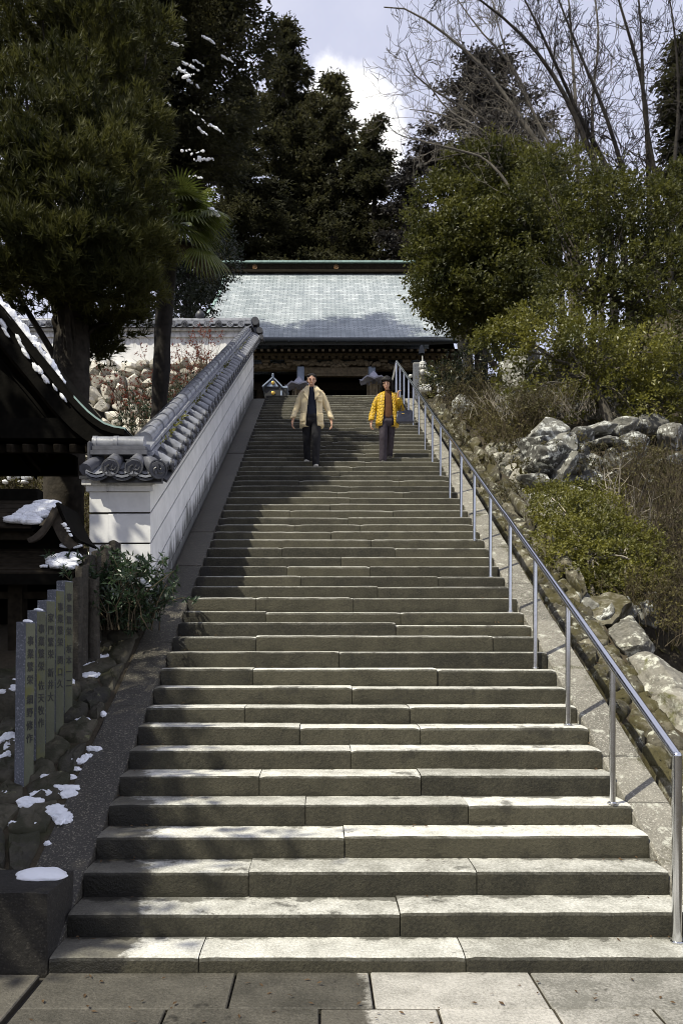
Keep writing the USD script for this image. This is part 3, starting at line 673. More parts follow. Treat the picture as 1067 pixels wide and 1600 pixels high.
# ------------------------------------------------------------------ white plaster wall with tiled coping, climbing beside the steps
def prism_x(poly, x0, x1):        # poly: (y, z) points, extruded along x
    from shapely import Polygon
    v, f = extrude(Polygon(poly), x1 - x0)
    return np.stack([v[:, 2] + x0, v[:, 0], v[:, 1]], 1), f
def NU(y): return .494 * np.asarray(y, float) - 2.115      # nosing plane, not clamped
WY0, WY1, WXL, WXR, WXB = 8.50, 21.3, -2.48, -1.83, -2.28
wall = thing('plaster_wall', 'white plastered wall under grey tiled coping climbing beside the steps', 'wall')
part('wall_core', prism_x([(WY0 + .02, NU(WY0) - .4), (WY1, NU(WY1) - .4), (WY1, NU(WY1) + 1.36), (WY0 + .02, NU(WY0) + 1.36)], WXB + .012, WXR - .012), m_mortar, wall)
PY = WY0 + .55      # the end pier is wider than the wall behind it
part('wall_core', prism_x([(WY0 + .02, NU(WY0) - .4), (PY - .01, NU(PY) - .4), (PY - .01, NU(WY0) + 1.40), (WY0 + .02, NU(WY0) + 1.36)], WXL + .012, WXB + .011), m_mortar, wall)
lev = [-.25, .10, .42, .745, 1.07, 1.30]
for a, b in zip(lev[:-1], lev[1:]):
    g = .024
    yy = np.linspace(WY0, WY1, 2)
    top = g / 2 if b < 1.2 else 0
    part('plaster_band', prism_x([(WY0, NU(WY0) + a + g / 2), (WY1, NU(WY1) + a + g / 2), (WY1, NU(WY1) + b - top), (WY0, NU(WY0) + b - top)], WXB, WXR), m_plaster, wall)
    part('plaster_band', box(WXL, WXB - .001, WY0, PY, NU(WY0) + a + g / 2, NU(WY0) + b - top), m_plaster, wall)
for k, (o, z0, z1) in enumerate(((.03, 1.30, 1.36), (.065, 1.362, 1.42), (.085, 1.421, 1.452))):
    part('cornice', prism_x([(WY0 - o, NU(WY0) + z0), (WY1, NU(WY1) + z0), (WY1, NU(WY1) + z1), (WY0 - o, NU(WY0) + z1)], WXB - .02, WXR + o), m_plaster if k < 2 else m_tile_dark, wall)
    part('cornice', box(WXL - o, WXB - .021, WY0 - o, PY + .02, NU(WY0) + z0, NU(WY0) + z1), m_plaster if k < 2 else m_tile_dark, wall)
RX, EXR, EXL = -1.96, -1.655, -2.36          # ridge and eave lines
RZ, EZ = 1.66, 1.475                           # heights above the nosing plane
part('tile_bed', prism_x([(WY0 - .14, NU(WY0) + 1.452), (WY1, NU(WY1) + 1.452), (WY1, NU(WY1) + 1.50), (WY0 - .14, NU(WY0) + 1.50)], EXL + .02, EXR - .02), m_tile_dark, wall)
for ex in (EXL, EXR):
    part('tile_bed', hexa([[RX, WY0, NU(WY0) + RZ - .12], [RX, WY0, NU(WY0) + RZ - .09], [RX, WY1, NU(WY1) + RZ - .12], [RX, WY1, NU(WY1) + RZ - .09], [ex, WY0, NU(WY0) + EZ - .08], [ex, WY0, NU(WY0) + EZ - .05], [ex, WY1, NU(WY1) + EZ - .08], [ex, WY1, NU(WY1) + EZ - .05]]), m_tile_dark, wall)

def disc(c, R, rad, th=.022):       # an eave disc with raised rim and a three-armed swirl; local -y is its face
    rim = lathe([(rad * .98, 0), (rad, th * .6), (rad * .97, th), (rad * .84, th), (rad * .80, th * .55), (0.001, th * .55)], 16)
    gs = [rim]
    for k in range(3):
        a0 = k * 2 * math.pi / 3
        pts = [[(rad * .20 + rad * .45 * s) * math.cos(a0 + 2.2 * s), (rad * .20 + rad * .45 * s) * math.sin(a0 + 2.2 * s), th * .75] for s in np.linspace(0, 1, 5)]
        gs.append(tube(pts, np.array([.15, .14, .11, .08, .04]) * rad, 4))
    g = cat(*gs)
    v = g[0] @ rot('x', math.pi / 2).T
    return v @ np.asarray(R).T + np.asarray(c), g[1]

def cover_tile(a, b, rad):           # half-round cover tile from the ridge (a) down to the eave (b) in two overlapping pieces, and its end disc apart
    a, b = np.asarray(a, float), np.asarray(b, float)
    m = a + (b - a) * .5
    return cat(tube([a, m], [rad * .90, rad * .90], 9), tube([m - (b - a) * .02, b], [rad, rad * 1.02], 9))
r = np.random.default_rng(71)
pitch = .325
ys = np.arange(WY0 + .28, WY1 - .1, pitch)
for i, y in enumerate(ys):
    y = y + r.uniform(-.008, .008)
    for side, ex in ((1, EXR), (-1, EXL)):
        if side < 0 and y < PY + .1: continue
        a, b = [RX + side * .06, y, NU(y) + RZ - .0], [ex, y + r.uniform(-.01, .01), NU(y) + EZ + (.035 if side > 0 else -.06)]
        rad = .062
        t = part('cover_tile', cover_tile(a, b, rad), m_tile, wall, 40)
        if side > 0 or i < 12:
            dR = rot('z', math.pi / 2 * side)
            part('end_disc', disc(np.array(b) + [side * -.004, 0, 0], dR, rad * 1.14), m_tile_dark, t, 30)
        # the pan tile in the next gap: a shallow trough
        y2 = y + pitch / 2; n = 5
        th = np.linspace(-1, 1, n)
        A = np.stack([np.full(n, RX + side * .04), y2 + th * pitch * .42, NU(y2) + RZ - .055 + .05 * th ** 2 + NU(th * pitch * .42) - NU(0)], -1)
        B = np.stack([np.full(n, ex + side * .012), y2 + th * pitch * .42, NU(y2) + EZ - (.03 if side > 0 else .11) + .05 * th ** 2 + NU(th * pitch * .42) - NU(0)], -1)
        lowA, lowB = A - [0, 0, .022], B - [0, 0, .022]
        part('pan_tile', loft(np.stack([np.vstack([A, lowA[::-1]]), np.vstack([B, lowB[::-1]])])), m_tile, wall)
# ridge: two flat courses, then round cap tiles
part('ridge_course', prism_x([(WY0 + .10, NU(WY0 + .1) + RZ), (WY1, NU(WY1) + RZ), (WY1, NU(WY1) + RZ + .045), (WY0 + .1, NU(WY0 + .1) + RZ + .045)], RX - .135, RX + .135), m_tile, wall)
part('ridge_course', prism_x([(WY0 + .10, NU(WY0 + .1) + RZ + .052), (WY1, NU(WY1) + RZ + .052), (WY1, NU(WY1) + RZ + .10), (WY0 + .1, NU(WY0 + .1) + RZ + .10)], RX - .115, RX + .115), m_tile, wall)
yc = np.arange(WY0 + .34, WY1 + .1, .34)
for a, b in zip(yc[:-1], yc[1:]):
    dx = r.uniform(-.006, .006)
    part('ridge_cap', cat(tube([[RX + dx, a - .03, NU(a - .03) + RZ + .125], [RX + dx, b, NU(b) + RZ + .118]], [.080, .076], 12), tube([[RX + dx, a - .035, NU(a - .035) + RZ + .125], [RX + dx, a + .012, NU(a + .012) + RZ + .125]], .085, 12)), m_tile, wall, 40)
# hipped end: a level ridge to the left, its courses, and round tiles facing down the steps
zr = NU(WY0) + RZ + .03
part('end_ridge_course', box(-2.46, RX + .10, WY0 - .04, WY0 + .20, zr, zr + .045), m_tile_shade, wall)
part('end_ridge_course', box(-2.445, RX + .08, WY0 - .02, WY0 + .18, zr + .052, zr + .095), m_tile_shade, wall)
for x0, x1 in ((-2.455, -2.22), (-2.23, RX + .05)):
    part('ridge_cap', cat(tube([[x0, WY0 + .10, zr + .14], [x1, WY0 + .10, zr + .14]], .086, 12), tube([[x0 - .004, WY0 + .10, zr + .14], [x0 + .04, WY0 + .10, zr + .14]], .092, 12)), m_tile, wall, 40)
ez = NU(WY0) + EZ + .04
for x in (-2.20, -1.955):
    t = part('cover_tile', cover_tile([x, WY0 + .05, zr - .02], [x, WY0 - .20, ez], .082), m_tile_shade, wall, 40)
    part('cover_tile', cover_tile([x, WY0 + .15, zr - .02], [x, PY + .05, ez], .075), m_tile, wall, 40)
    part('end_disc', disc([x, WY0 - .198, ez], np.eye(3), .098), m_tile_dark, t, 30)
t = part('cover_tile', cover_tile([RX + .03, WY0 + .12, zr - .01], [-1.715, WY0 - .19, ez - .02], .085), m_tile_shade, wall, 40)
part('end_disc', disc([-1.712, WY0 - .192, ez - .02], rot('z', .55), .104), m_tile_dark, t, 30)
t = part('cover_tile', cover_tile([-2.40, WY0 + .1, zr - .02], [-2.47, WY0 - .18, ez - .02], .07), m_tile_shade, wall, 40)
for x in (-2.345, -2.08, -1.835):
    n = 5; th = np.linspace(-1, 1, n); w = .115
    A = np.stack([x + th * w, np.full(n, WY0 + .06), zr - .07 + .05 * th ** 2], -1); B = np.stack([x + th * w, np.full(n, WY0 - .215), ez - .085 + .045 * th ** 2], -1)
    part('pan_tile', loft(np.stack([np.vstack([A, (A - [0, 0, .025])[::-1]]), np.vstack([B, (B - [0, 0, .025])[::-1]])])), m_tile, wall)
    B2 = B + [0, .012, -.032]
    part('pan_tile', loft(np.stack([np.vstack([A - [0, 0, .03], (A - [0, 0, .055])[::-1]]), np.vstack([B2, (B2 - [0, 0, .025])[::-1]])])), m_tile_dark, wall)
part('end_stop', cbox((-2.475, WY0 + .10, zr + .02), (.05, .26, .26), .02), m_tile_dark, wall)
part('eave_board', box(EXL + .03, EXR - .03, WY0 - .13, WY0 - .05, ez - .14, ez - .075), m_tile_dark, wall)
# moss and small ferns on the ridge courses
rr = np.random.default_rng(77); n = 260
py_ = rr.uniform(9.0, 20, n) ; py_ = np.where(rr.random(n) < .5, rr.choice([9.4, 10.2, 11.6, 13.0, 15.0], n) + rr.normal(0, .22, n), py_)
p = np.stack([RX + .13 + rr.uniform(-.02, .03, n), py_, NU(py_) + RZ + .03], -1)
part('moss_tuft', leaves(p, rdir(rr, n) + [.6, 0, .6], rdir(rr, n), .05, .022), m_azalea, wall)

# the gutter of dark moss between wall and kerb
solo('gutter', prism_x([(8.2, NU(8.2) - .5), (20.7, NU(20.7) - .5), (20.7, NU(20.7) - .12), (8.2, NU(8.2) - .12)], -1.99, -1.80), m_gutter, 'dark mossy gutter along the foot of the white wall', 'gutter', kind='structure')

# level wall on top of the rubble, returning to the left
far = thing('plaster_wall', 'level white plaster wall with tiled coping above the rubble, behind the sloping one', 'wall')
FY, FZ = 20.95, 9.95
part('wall_core', box(-8.5, -1.86, FY, FY + .5, 8.3, FZ), m_plaster, far)
part('cornice', box(-8.5, -1.86, FY - .05, FY + .55, FZ - .16, FZ - .10), m_plaster, far)
part('cornice', box(-8.5, -1.86, FY - .09, FY + .59, FZ + .002, FZ + .06), m_plaster, far)
part('tile_bed', box(-8.5, -1.80, FY - .13, FY + .63, FZ + .062, FZ + .10), m_tile_dark, far)
part('ridge_course', box(-8.5, -1.88, FY + .10, FY + .40, FZ + .25, FZ + .31), m_tile, far)
for i, x in enumerate(np.arange(-8.3, -1.9, .295)):
    t = part('cover_tile', cover_tile([x, FY + .2, FZ + .27], [x, FY - .17, FZ + .135], .075), m_tile, far, 40)
    part('end_disc', disc([x, FY - .168, FZ + .135], np.eye(3), .088), m_tile_dark if i % 3 == 1 else m_tile, t, 30)
    n = 5; th = np.linspace(-1, 1, n); x2 = x + .1475
    A = np.stack([x2 + th * .12, np.full(n, FY + .2), FZ + .20 + .05 * th ** 2], -1); B = np.stack([x2 + th * .12, np.full(n, FY - .17), FZ + .075 + .045 * th ** 2], -1)
    part('pan_tile', loft(np.stack([np.vstack([A, (A - [0, 0, .025])[::-1]]), np.vstack([B, (B - [0, 0, .025])[::-1]])])), m_tile, far)
for a in np.arange(-8.5, -2.0, .36):
    part('ridge_cap', tube([[a, FY + .25, FZ + .36], [min(a + .355, -1.9), FY + .25, FZ + .36]], .09, 10), m_tile, far, 40)
# demon-face end tile where both copings meet, as a plain scrolled knob
oz = NU(WY1) + RZ
part('ridge_end', cat(cbox((-1.78, WY1 + .02, oz - .02), (.20, .14, .34), .04), tube([[-1.78, WY1 - .12, oz + .26], [-1.78, WY1 + .16, oz + .26]], .11, 12), tube([[-1.66, WY1 - .10, oz + .02], [-1.66, WY1 + .1, oz + .02]], .085, 10), tube([[-1.62, WY1 - .10, oz - .16], [-1.62, WY1 + .1, oz - .16]], .07, 10)), m_tile_dark, far, 40)
part('ridge_knob', xf(blob(8, (.24, .22, .26), 2, .1), None, (-3.24, FY + .25, FZ + .53)), m_tile_dark, far, True)

# ------------------------------------------------------------------ steel handrail
rail = thing('handrail', 'tubular stainless steel handrail running up the right side of the steps', 'handrail')
PX = 2.0
py0, py1 = 4.49, 4.49 + 17 * .995
def tread_z(y):
    k = int(np.searchsorted(STEP_Y, y))
    return STEP_Z[min(max(k - 1, 0), 56)] if y > STEP_Y[0] else 0.0
rz = lambda y: 1.137 + (y - py0) * (9.32 - 1.137) / (py1 - py0)
seg = np.linspace(py0, py1, 5)
for a, b in zip(seg[:-1], seg[1:]):
    part('rail_tube', tube([[PX, a + .002, rz(a)], [PX, b - .002, rz(b)]], .0275, 16), m_steel, rail, 50)
for y in seg[1:-1]:
    part('rail_joint', tube([[PX, y - .03, rz(y - .03)], [PX, y + .03, rz(y + .03)]], .029, 16), m_steel, rail, 50)
part('rail_elbow', xf(ico(2), None, (PX, py0, rz(py0)), .0275), m_steel, rail, True)
for i in range(18):
    y = py0 + .995 * i
    end = i in (0, 17)
    part('post', tube([[PX, y, tread_z(y) - .02], [PX, y, rz(y) - (.0 if end else .02)]], .0275 if end else .0205, 14), m_steel, rail, 50)
    part('post_collar', lathe([(.022, 0), (.036, .0), (.036, .006), (.024, .012)], 14, (PX, y, tread_z(y) + .001)), m_steel, rail, 50)
part('rail_return', cat(tube([[PX, py1, rz(py1)], [PX - .05, py1 + .9, rz(py1) - .28], [PX - .05, py1 + .9, 8.15]], .0275, 12)), m_steel, rail, 50)

# ------------------------------------------------------------------ five inscribed granite posts and the old timber posts behind
GL = json.loads('''{"一":[[[6,-58,6,-51,66,-51,66,-58]]],"久":[[[5,-57,20,-38,24,-25,31,-25,32,-27,29,-35,46,-35,49,-37,43,-55,52,-70,67,-81,63,-86,56,-83,47,-75,39,-62,34,-69,18,-83,10,-86,6,-82,7,-79,18,-74,29,-64,38,-49,40,-42,25,-42,19,-53,11,-61]]],"事":[[[6,-67,7,-61,32,-60,31,-59,12,-59,13,-53,32,-52,31,-50,14,-50,14,-37,31,-37,32,-35,8,-35,8,-29,32,-29,33,-24,39,-24,39,-29,65,-30,65,-35,39,-36,40,-37,58,-37,58,-50,41,-50,39,-52,58,-53,59,-61,66,-61,66,-67,59,-67,59,-79,53,-79,53,-76,39,-76,39,-83,37,-85,24,-86,22,-80,32,-80,32,-76,12,-76,12,-70,31,-70,32,-67],[39,-69,52,-70,53,-68,40,-67],[40,-59,40,-61,53,-60,52,-59],[40,-43,39,-45,52,-44,50,-42],[32,-43,21,-42,21,-45,32,-45]]],"二":[[[7,-72,65,-72,65,-79,7,-79]],[[12,-34,60,-34,60,-41,12,-41]]],"井":[[[7,-65,7,-58,21,-58,21,-44,9,-44,9,-37,21,-37,22,-24,28,-24,28,-37,44,-37,44,-25,51,-24,51,-37,64,-38,63,-44,51,-44,51,-58,65,-58,65,-65,51,-65,51,-86,44,-86,43,-65,27,-65,22,-79,16,-85,11,-86,8,-81,15,-76,19,-65],[29,-44,28,-58,44,-58,44,-44]]],"佐":[[[4,-52,15,-38,21,-24,27,-26,24,-37,35,-37,37,-25,44,-25,42,-37,67,-38,66,-44,41,-44,38,-53,39,-54,65,-55,65,-61,52,-61,52,-76,65,-77,66,-84,30,-84,30,-77,45,-77,45,-61,36,-61,28,-76,24,-80,21,-79,21,-85,15,-86,14,-52,7,-57],[21,-70,24,-69,29,-60,33,-44,21,-44]]],"作":[[[23,-52,23,-49,32,-38,37,-25,43,-26,41,-35,67,-36,66,-42,47,-42,47,-49,65,-49,65,-55,47,-55,47,-63,65,-63,66,-70,47,-70,46,-86,40,-86,40,-42,36,-42,28,-55]],[[5,-52,14,-41,21,-25,28,-26,21,-42,21,-86,14,-85,14,-54,8,-57]]],"修":[[[23,-42,28,-42,35,-34,39,-24,42,-24,45,-25,44,-31,64,-32,62,-39,55,-47,66,-51,67,-54,65,-57,53,-54,50,-60,36,-67,32,-62,43,-58,47,-54,50,-54,50,-52,29,-58,29,-75,23,-76],[42,-37,49,-43,54,-38],[29,-51,34,-51,42,-46,36,-42,32,-47,29,-46]],[[30,-83,30,-80,50,-75,60,-67,66,-69,63,-74,49,-82,34,-86]],[[35,-75,33,-70,45,-67,54,-60,59,-61,59,-64,56,-67,45,-73]],[[4,-52,12,-41,18,-25,23,-25,24,-29,19,-40,19,-86,13,-86,13,-54,7,-58]]],"口":[[[11,-31,61,-31,61,-84,54,-84,53,-79,19,-79,18,-84,11,-84],[18,-71,54,-72,54,-38,18,-38]]],"坂":[[[5,-71,6,-68,14,-65,14,-47,7,-47,6,-41,14,-40,14,-25,20,-25,20,-40,27,-40,27,-46,20,-47,21,-62,28,-60,29,-30,46,-29,60,-25,64,-28,63,-32,35,-37,36,-44,63,-44,60,-59,54,-70,58,-76,67,-80,63,-86,49,-77,34,-86,32,-86,29,-82,27,-86,25,-86,21,-81,27,-67,10,-75,7,-75],[42,-50,47,-64,50,-64,55,-50],[31,-78,35,-78,43,-71,37,-55,35,-55]]],"大":[[[6,-82,7,-79,13,-77,22,-69,30,-53,29,-50,7,-50,7,-43,32,-43,33,-24,40,-25,39,-43,65,-43,65,-50,42,-51,45,-60,51,-69,60,-77,66,-79,66,-82,62,-86,54,-82,45,-73,36,-58,29,-72,21,-80,11,-86]]],"天":[[[6,-82,7,-79,18,-74,27,-65,30,-58,29,-56,8,-56,7,-50,32,-48,32,-36,10,-36,10,-29,62,-29,62,-36,39,-36,39,-48,65,-49,65,-56,42,-57,45,-65,54,-74,67,-80,63,-86,50,-80,41,-71,36,-63,29,-74,22,-80,11,-86]]],"家":[[[7,-79,9,-76,25,-71,35,-63,33,-61,17,-70,10,-71,8,-68,9,-65,23,-61,31,-55,27,-54,15,-60,9,-58,9,-54,19,-52,26,-48,8,-44,9,-30,31,-30,30,-26,33,-24,37,-24,40,-30,64,-30,64,-45,57,-45,57,-36,15,-37,16,-42,55,-41,55,-48,59,-50,59,-53,50,-61,55,-70,67,-78,64,-83,57,-81,49,-73,44,-64,43,-65,43,-79,41,-83,36,-86,26,-86,25,-79,35,-79,37,-71,12,-83],[36,-49,40,-57,43,-57,53,-47,38,-47]]],"新":[[[6,-74,12,-64,6,-63,6,-57,19,-56,19,-52,6,-52,6,-46,13,-45,11,-37,7,-37,7,-31,18,-31,17,-25,19,-24,23,-24,27,-31,38,-31,59,-25,64,-29,64,-31,45,-36,45,-46,66,-46,66,-52,59,-53,58,-86,53,-86,53,-54,52,-52,45,-52,43,-75,38,-85,33,-82,34,-77,31,-77,26,-67,25,-82,22,-84,15,-84,14,-78,19,-78,19,-63,17,-63,17,-68,11,-78,8,-78],[25,-52,27,-57,38,-57,38,-52],[32,-64,35,-71,37,-71,38,-63],[33,-37,31,-46,38,-46,38,-37],[25,-63,27,-65,27,-63],[18,-38,20,-46,24,-46,26,-37]]],"本":[[[8,-75,6,-69,12,-66,19,-58,25,-46,8,-45,7,-38,32,-38,33,-24,39,-24,39,-38,65,-38,65,-45,46,-46,53,-58,67,-70,63,-75,60,-75,55,-71,54,-74,39,-74,39,-86,33,-86,32,-74,18,-74,16,-71,12,-75],[39,-66,51,-66,40,-49,39,-49],[21,-66,32,-67,32,-51,30,-51]]],"栄":[[[5,-79,20,-70,27,-62,9,-61,9,-55,32,-54,33,-44,15,-44,15,-53,8,-52,8,-38,17,-38,12,-27,18,-25,26,-38,33,-38,29,-26,33,-24,37,-27,41,-38,47,-37,54,-25,61,-27,55,-37,64,-38,64,-53,57,-52,57,-44,39,-44,39,-53,41,-55,64,-55,64,-61,45,-62,52,-70,67,-77,64,-83,60,-83,53,-79,40,-67,39,-68,39,-86,32,-85,32,-68,14,-82,8,-83]]],"業":[[[5,-80,24,-71,7,-70,7,-64,32,-63,31,-62,13,-61,13,-56,32,-55,31,-53,10,-53,10,-47,23,-46,21,-42,7,-41,7,-36,16,-36,13,-26,19,-25,25,-36,27,-36,27,-24,33,-24,34,-36,39,-36,39,-24,45,-24,46,-36,49,-36,54,-25,60,-26,57,-36,65,-36,65,-42,51,-42,50,-46,62,-47,63,-52,39,-54,40,-56,59,-56,59,-62,40,-62,39,-63,65,-64,65,-70,48,-71,56,-76,67,-79,63,-85,55,-83,40,-74,39,-86,33,-86,31,-75,10,-85],[30,-42,31,-47,41,-47,43,-43]]],"牧":[[[5,-63,8,-60,16,-59,18,-57,18,-44,13,-44,11,-54,6,-53,5,-49,8,-42,9,-28,15,-28,15,-37,18,-37,18,-24,24,-24,24,-37,31,-37,31,-42,35,-38,39,-24,45,-25,42,-37,66,-37,66,-43,61,-44,58,-57,52,-68,58,-76,67,-80,64,-86,56,-83,47,-75,39,-82,29,-86,26,-80,37,-75,43,-69,37,-53,32,-55,31,-61,24,-63,24,-86,18,-86,18,-65,7,-68],[41,-44,46,-61,49,-61,54,-44],[24,-55,29,-55,27,-51,31,-44,24,-44]]],"細":[[[5,-83,8,-70,6,-59,14,-50,13,-49,7,-50,5,-44,12,-37,17,-24,22,-25,23,-29,15,-43,20,-41,23,-34,29,-36,23,-48,27,-49,31,-59,33,-27,65,-28,65,-84,58,-84,58,-80,40,-80,38,-85,32,-85,32,-78,26,-79,22,-67,21,-82,17,-82,15,-71,13,-71,11,-84],[51,-73,58,-74,58,-58,51,-58],[51,-50,58,-51,58,-34,51,-34],[38,-73,45,-74,45,-58,38,-58],[44,-51,45,-34,38,-34,38,-51],[28,-65,30,-74,32,-74,32,-63],[9,-65,15,-67,22,-66,25,-63,21,-62],[17,-56,23,-56,22,-51,20,-51]]],"繁":[[[5,-36,14,-24,19,-25,20,-27,38,-27,38,-32,35,-33,37,-36,41,-32,44,-24,49,-25,49,-29,65,-29,66,-34,60,-36,56,-45,57,-48,67,-52,65,-56,61,-57,51,-51,46,-54,50,-61,63,-69,61,-74,58,-74,55,-71,49,-71,49,-73,62,-78,65,-82,59,-85,44,-77,47,-71,42,-71,40,-73,40,-84,37,-86,27,-86,25,-83,25,-80,34,-80,32,-72,28,-72,28,-76,23,-80,10,-85,7,-80,18,-76,19,-74,11,-74,10,-68,17,-67,15,-59,19,-59,23,-56,10,-55,10,-46,6,-46,6,-41,11,-41,11,-39],[48,-35,51,-40,54,-36],[44,-62,39,-66,46,-65],[35,-47,34,-50,40,-50,45,-47,45,-43,41,-41,39,-46],[33,-58,37,-59,40,-56,34,-55],[26,-47,27,-48,29,-48,29,-46],[29,-38,27,-40,29,-40],[17,-46,17,-50,20,-49],[20,-41,17,-38,17,-41]]],"野":[[[6,-77,19,-74,19,-67,8,-67,8,-61,19,-60,19,-56,8,-56,8,-27,62,-27,66,-30,56,-43,60,-48,67,-49,67,-52,62,-66,56,-65,58,-55,54,-55,54,-81,51,-85,40,-86,37,-79,6,-83],[37,-47,49,-48,48,-45,40,-41,40,-39,43,-36,51,-39,54,-34,37,-34],[26,-74,39,-73,39,-79,47,-79,47,-55,26,-56,26,-61,37,-61,37,-67,26,-67],[26,-33,25,-38,31,-38,31,-33],[31,-45,25,-44,25,-50,31,-50],[19,-45,14,-44,14,-50,19,-50],[19,-34,14,-33,14,-38,19,-38]]],"門":[[[38,-27,63,-27,63,-83,61,-85,47,-86,45,-82,45,-79,57,-79,57,-54,38,-53],[44,-46,57,-47,57,-43,44,-43],[44,-36,57,-37,57,-33,44,-33]],[[9,-27,34,-27,34,-53,16,-53,15,-86,9,-86],[16,-46,27,-47,27,-43,16,-43],[26,-37,27,-33,16,-33,16,-37]]],"関":[[[9,-27,34,-27,34,-50,30,-51,33,-55,40,-55,41,-53,41,-50,38,-50,38,-27,64,-28,64,-80,62,-84,51,-85,50,-81,46,-82,37,-74,32,-78,21,-82,18,-77,25,-75,29,-71,19,-70,18,-65,32,-64,32,-61,20,-61,19,-56,25,-55,24,-50,16,-50,15,-86,9,-86],[44,-71,51,-79,57,-79,57,-50,48,-50,47,-55,53,-56,52,-61,39,-61,39,-64,54,-65,53,-70],[44,-43,56,-44,57,-42,45,-41],[45,-33,46,-36,57,-35,56,-33],[16,-41,15,-44,27,-44,27,-41],[16,-33,16,-36,27,-36,27,-33]]]}''')
from shapely import Polygon, MultiPolygon
def glyph(ch, h):
    gs = []
    for rings in GL[ch]:
        p = [np.array(q, float).reshape(-1, 2) for q in rings]
        pg = Polygon(p[0], p[1:]).buffer(0)
        for g in getattr(pg, 'geoms', [pg]):
            if g.area > 2:
                v, f = extrude(g, .003 * 64 / h)
                gs.append((v, f))
    v, f = cat(*gs)
    v = (v - [36, -44, 0]) * (h / 64)
    return v, f
TEXTS = ['事業繁栄 細野修作', '事業繁栄 佐天牧作', '家門繁栄 新井大', '事業繁栄 関口久', '事業繁栄 坂本一二']
tops = [(40, 972), (57, 954), (72, 938), (87, 922), (101, 908)]
order = ['nearest', 'second', 'third', 'fourth', 'fifth']
labs = ['nearest inscribed granite post of the row, snow on its tip, beside the black block', 'second inscribed granite post up the row, a little snow on top', 'third inscribed granite post, the middle one of the row of five',
        'fourth inscribed granite post up the row, next to last', 'last and uppermost inscribed granite post, touching the weathered timber posts']
ang = -.42
for i, ((px, py), tx) in enumerate(zip(tops, TEXTS)):
    d = 5.80 + i * .205
    top = P(px, py, d)
    h, w = (1.30 if i == 0 else 1.24), .094
    pt = thing('inscribed_post', labs[i], 'stone post', (top[0], d, top[2] - h), ang, group='row of inscribed granite posts')
    lean = .016 if i == 0 else .006
    v, f = cbox((0, 0, h / 2), (w, w, h), .004)
    v[:, 0] += (v[:, 2] - h) * lean
    part('shaft', (v, f), m_granite, pt)
    v, f = cbox((w / 2 + .0005, 0, h / 2 + .02), (.004, w - .004, h - .06), .001)
    v[:, 0] += (v[:, 2] - h) * lean
    part('inscribed_face', (v, f), m_granite_tinted, pt)
    z = h - .125
    for ch in tx:
        if ch == ' ': z -= .05; continue
        v, f = glyph(ch, .058)
        v = np.stack([v[:, 2] + w / 2 + .0022, v[:, 0] * 1.12, v[:, 1] * 1.25 + z], 1)
        v[:, 0] += (v[:, 2] - h) * lean
        part('character', (v, f), m_black, pt); z -= .094
    if i < 2:
        v, f = blob(80 + i, (.07, .07, .035), 2, .3)
        solo('snow_cap', (v @ rot('z', .3).T + [top[0] + .012, d + .005, top[2] + .002], f), m_snow, ['little snow cap on the tip of the nearest granite post', 'thin snow crust on the second granite post'][i], 'snow', smooth=True)

r = np.random.default_rng(81)
for i, (px, py, d, w, h, lab) in enumerate([(180, 847, 8.05, .12, 1.5, 'tallest weathered timber post, lichened, against the white wall end'), (165, 852, 7.95, .115, 1.45, 'dark timber post just left of the tallest, its top nearly level'), (151, 862, 7.8, .10, 1.4, 'lower charred timber post in the middle of the cluster'),
        (139, 868, 7.65, .12, 1.4, 'broad mossy timber post with rough top left in the cluster'), (128, 885, 7.4, .12, 1.35, 'old timber post with split grain behind the inscribed granite posts'), (121, 905, 7.15, .10, 1.3, 'thin grey timber post right beside the last granite post'), (146, 905, 7.5, .12, 1.2, 'short black timber post half hidden by the nandina leaves')]):
    t = P(px, py, d)
    m = trimesh.creation.cylinder(w / 2, h, sections=10).subdivide().subdivide()
    v = np.array(m.vertices)
    v[:, :2] *= (1 + (meshkit.fbm(np.stack([v[:, 0] * 14, v[:, 1] * 14, v[:, 2] * 1.3 + i * 7], -1), 3, i) - .5) * .55)[:, None]
    v[:, 2] += (v[:, 2] > h / 2 - .02) * (meshkit.noise(v * 18 + i, i) - .5) * .08
    solo('timber_post', (v + [t[0], d, t[2] - h / 2], np.array(m.faces)), m_oldpost, lab, 'timber post', group='weathered timber posts', smooth=40)

# ------------------------------------------------------------------ the temple hall at the top
hall = thing('temple_hall', 'dark timber temple hall with broad verdigris copper roof at the top of the steps', 'temple')
HX = .56
YE, ZE, YR, ZR = 30.0, 13.25, 36.2, 18.62
def roof_pt(s, t):      # s: 0 at the ridge, 1 at the eave; t: -1..1 along
    half = 4.95 + .18 * s + .75 * s ** 3
    y = YR + (YE - YR) * s
    z = ZR + (ZE - ZR) * (s * 1.18 - .18 * s * s) + .28 * s * s * np.abs(t) ** 6
    return np.stack([HX + half * t, y, z], -1), half
ns, nt = 25, 49
S, T = np.meshgrid(np.linspace(0, 1, ns), np.linspace(-1, 1, nt), indexing='ij')
Pt, half = roof_pt(S, T)
i, j = np.meshgrid(np.arange(ns - 1), np.arange(nt - 1), indexing='ij')
qd = np.stack([i * nt + j, i * nt + j + 1, (i + 1) * nt + j + 1, (i + 1) * nt + j], -1).reshape(-1, 4)
V = Pt.reshape(-1, 3)
uv = np.stack([(V[:, 0] - HX), S.reshape(-1) * math.hypot(YR - YE, ZR - ZE)], 1)
part('roof', (V, tri(qd)[:, ::-1]), m_shingle, hall, True, uv)
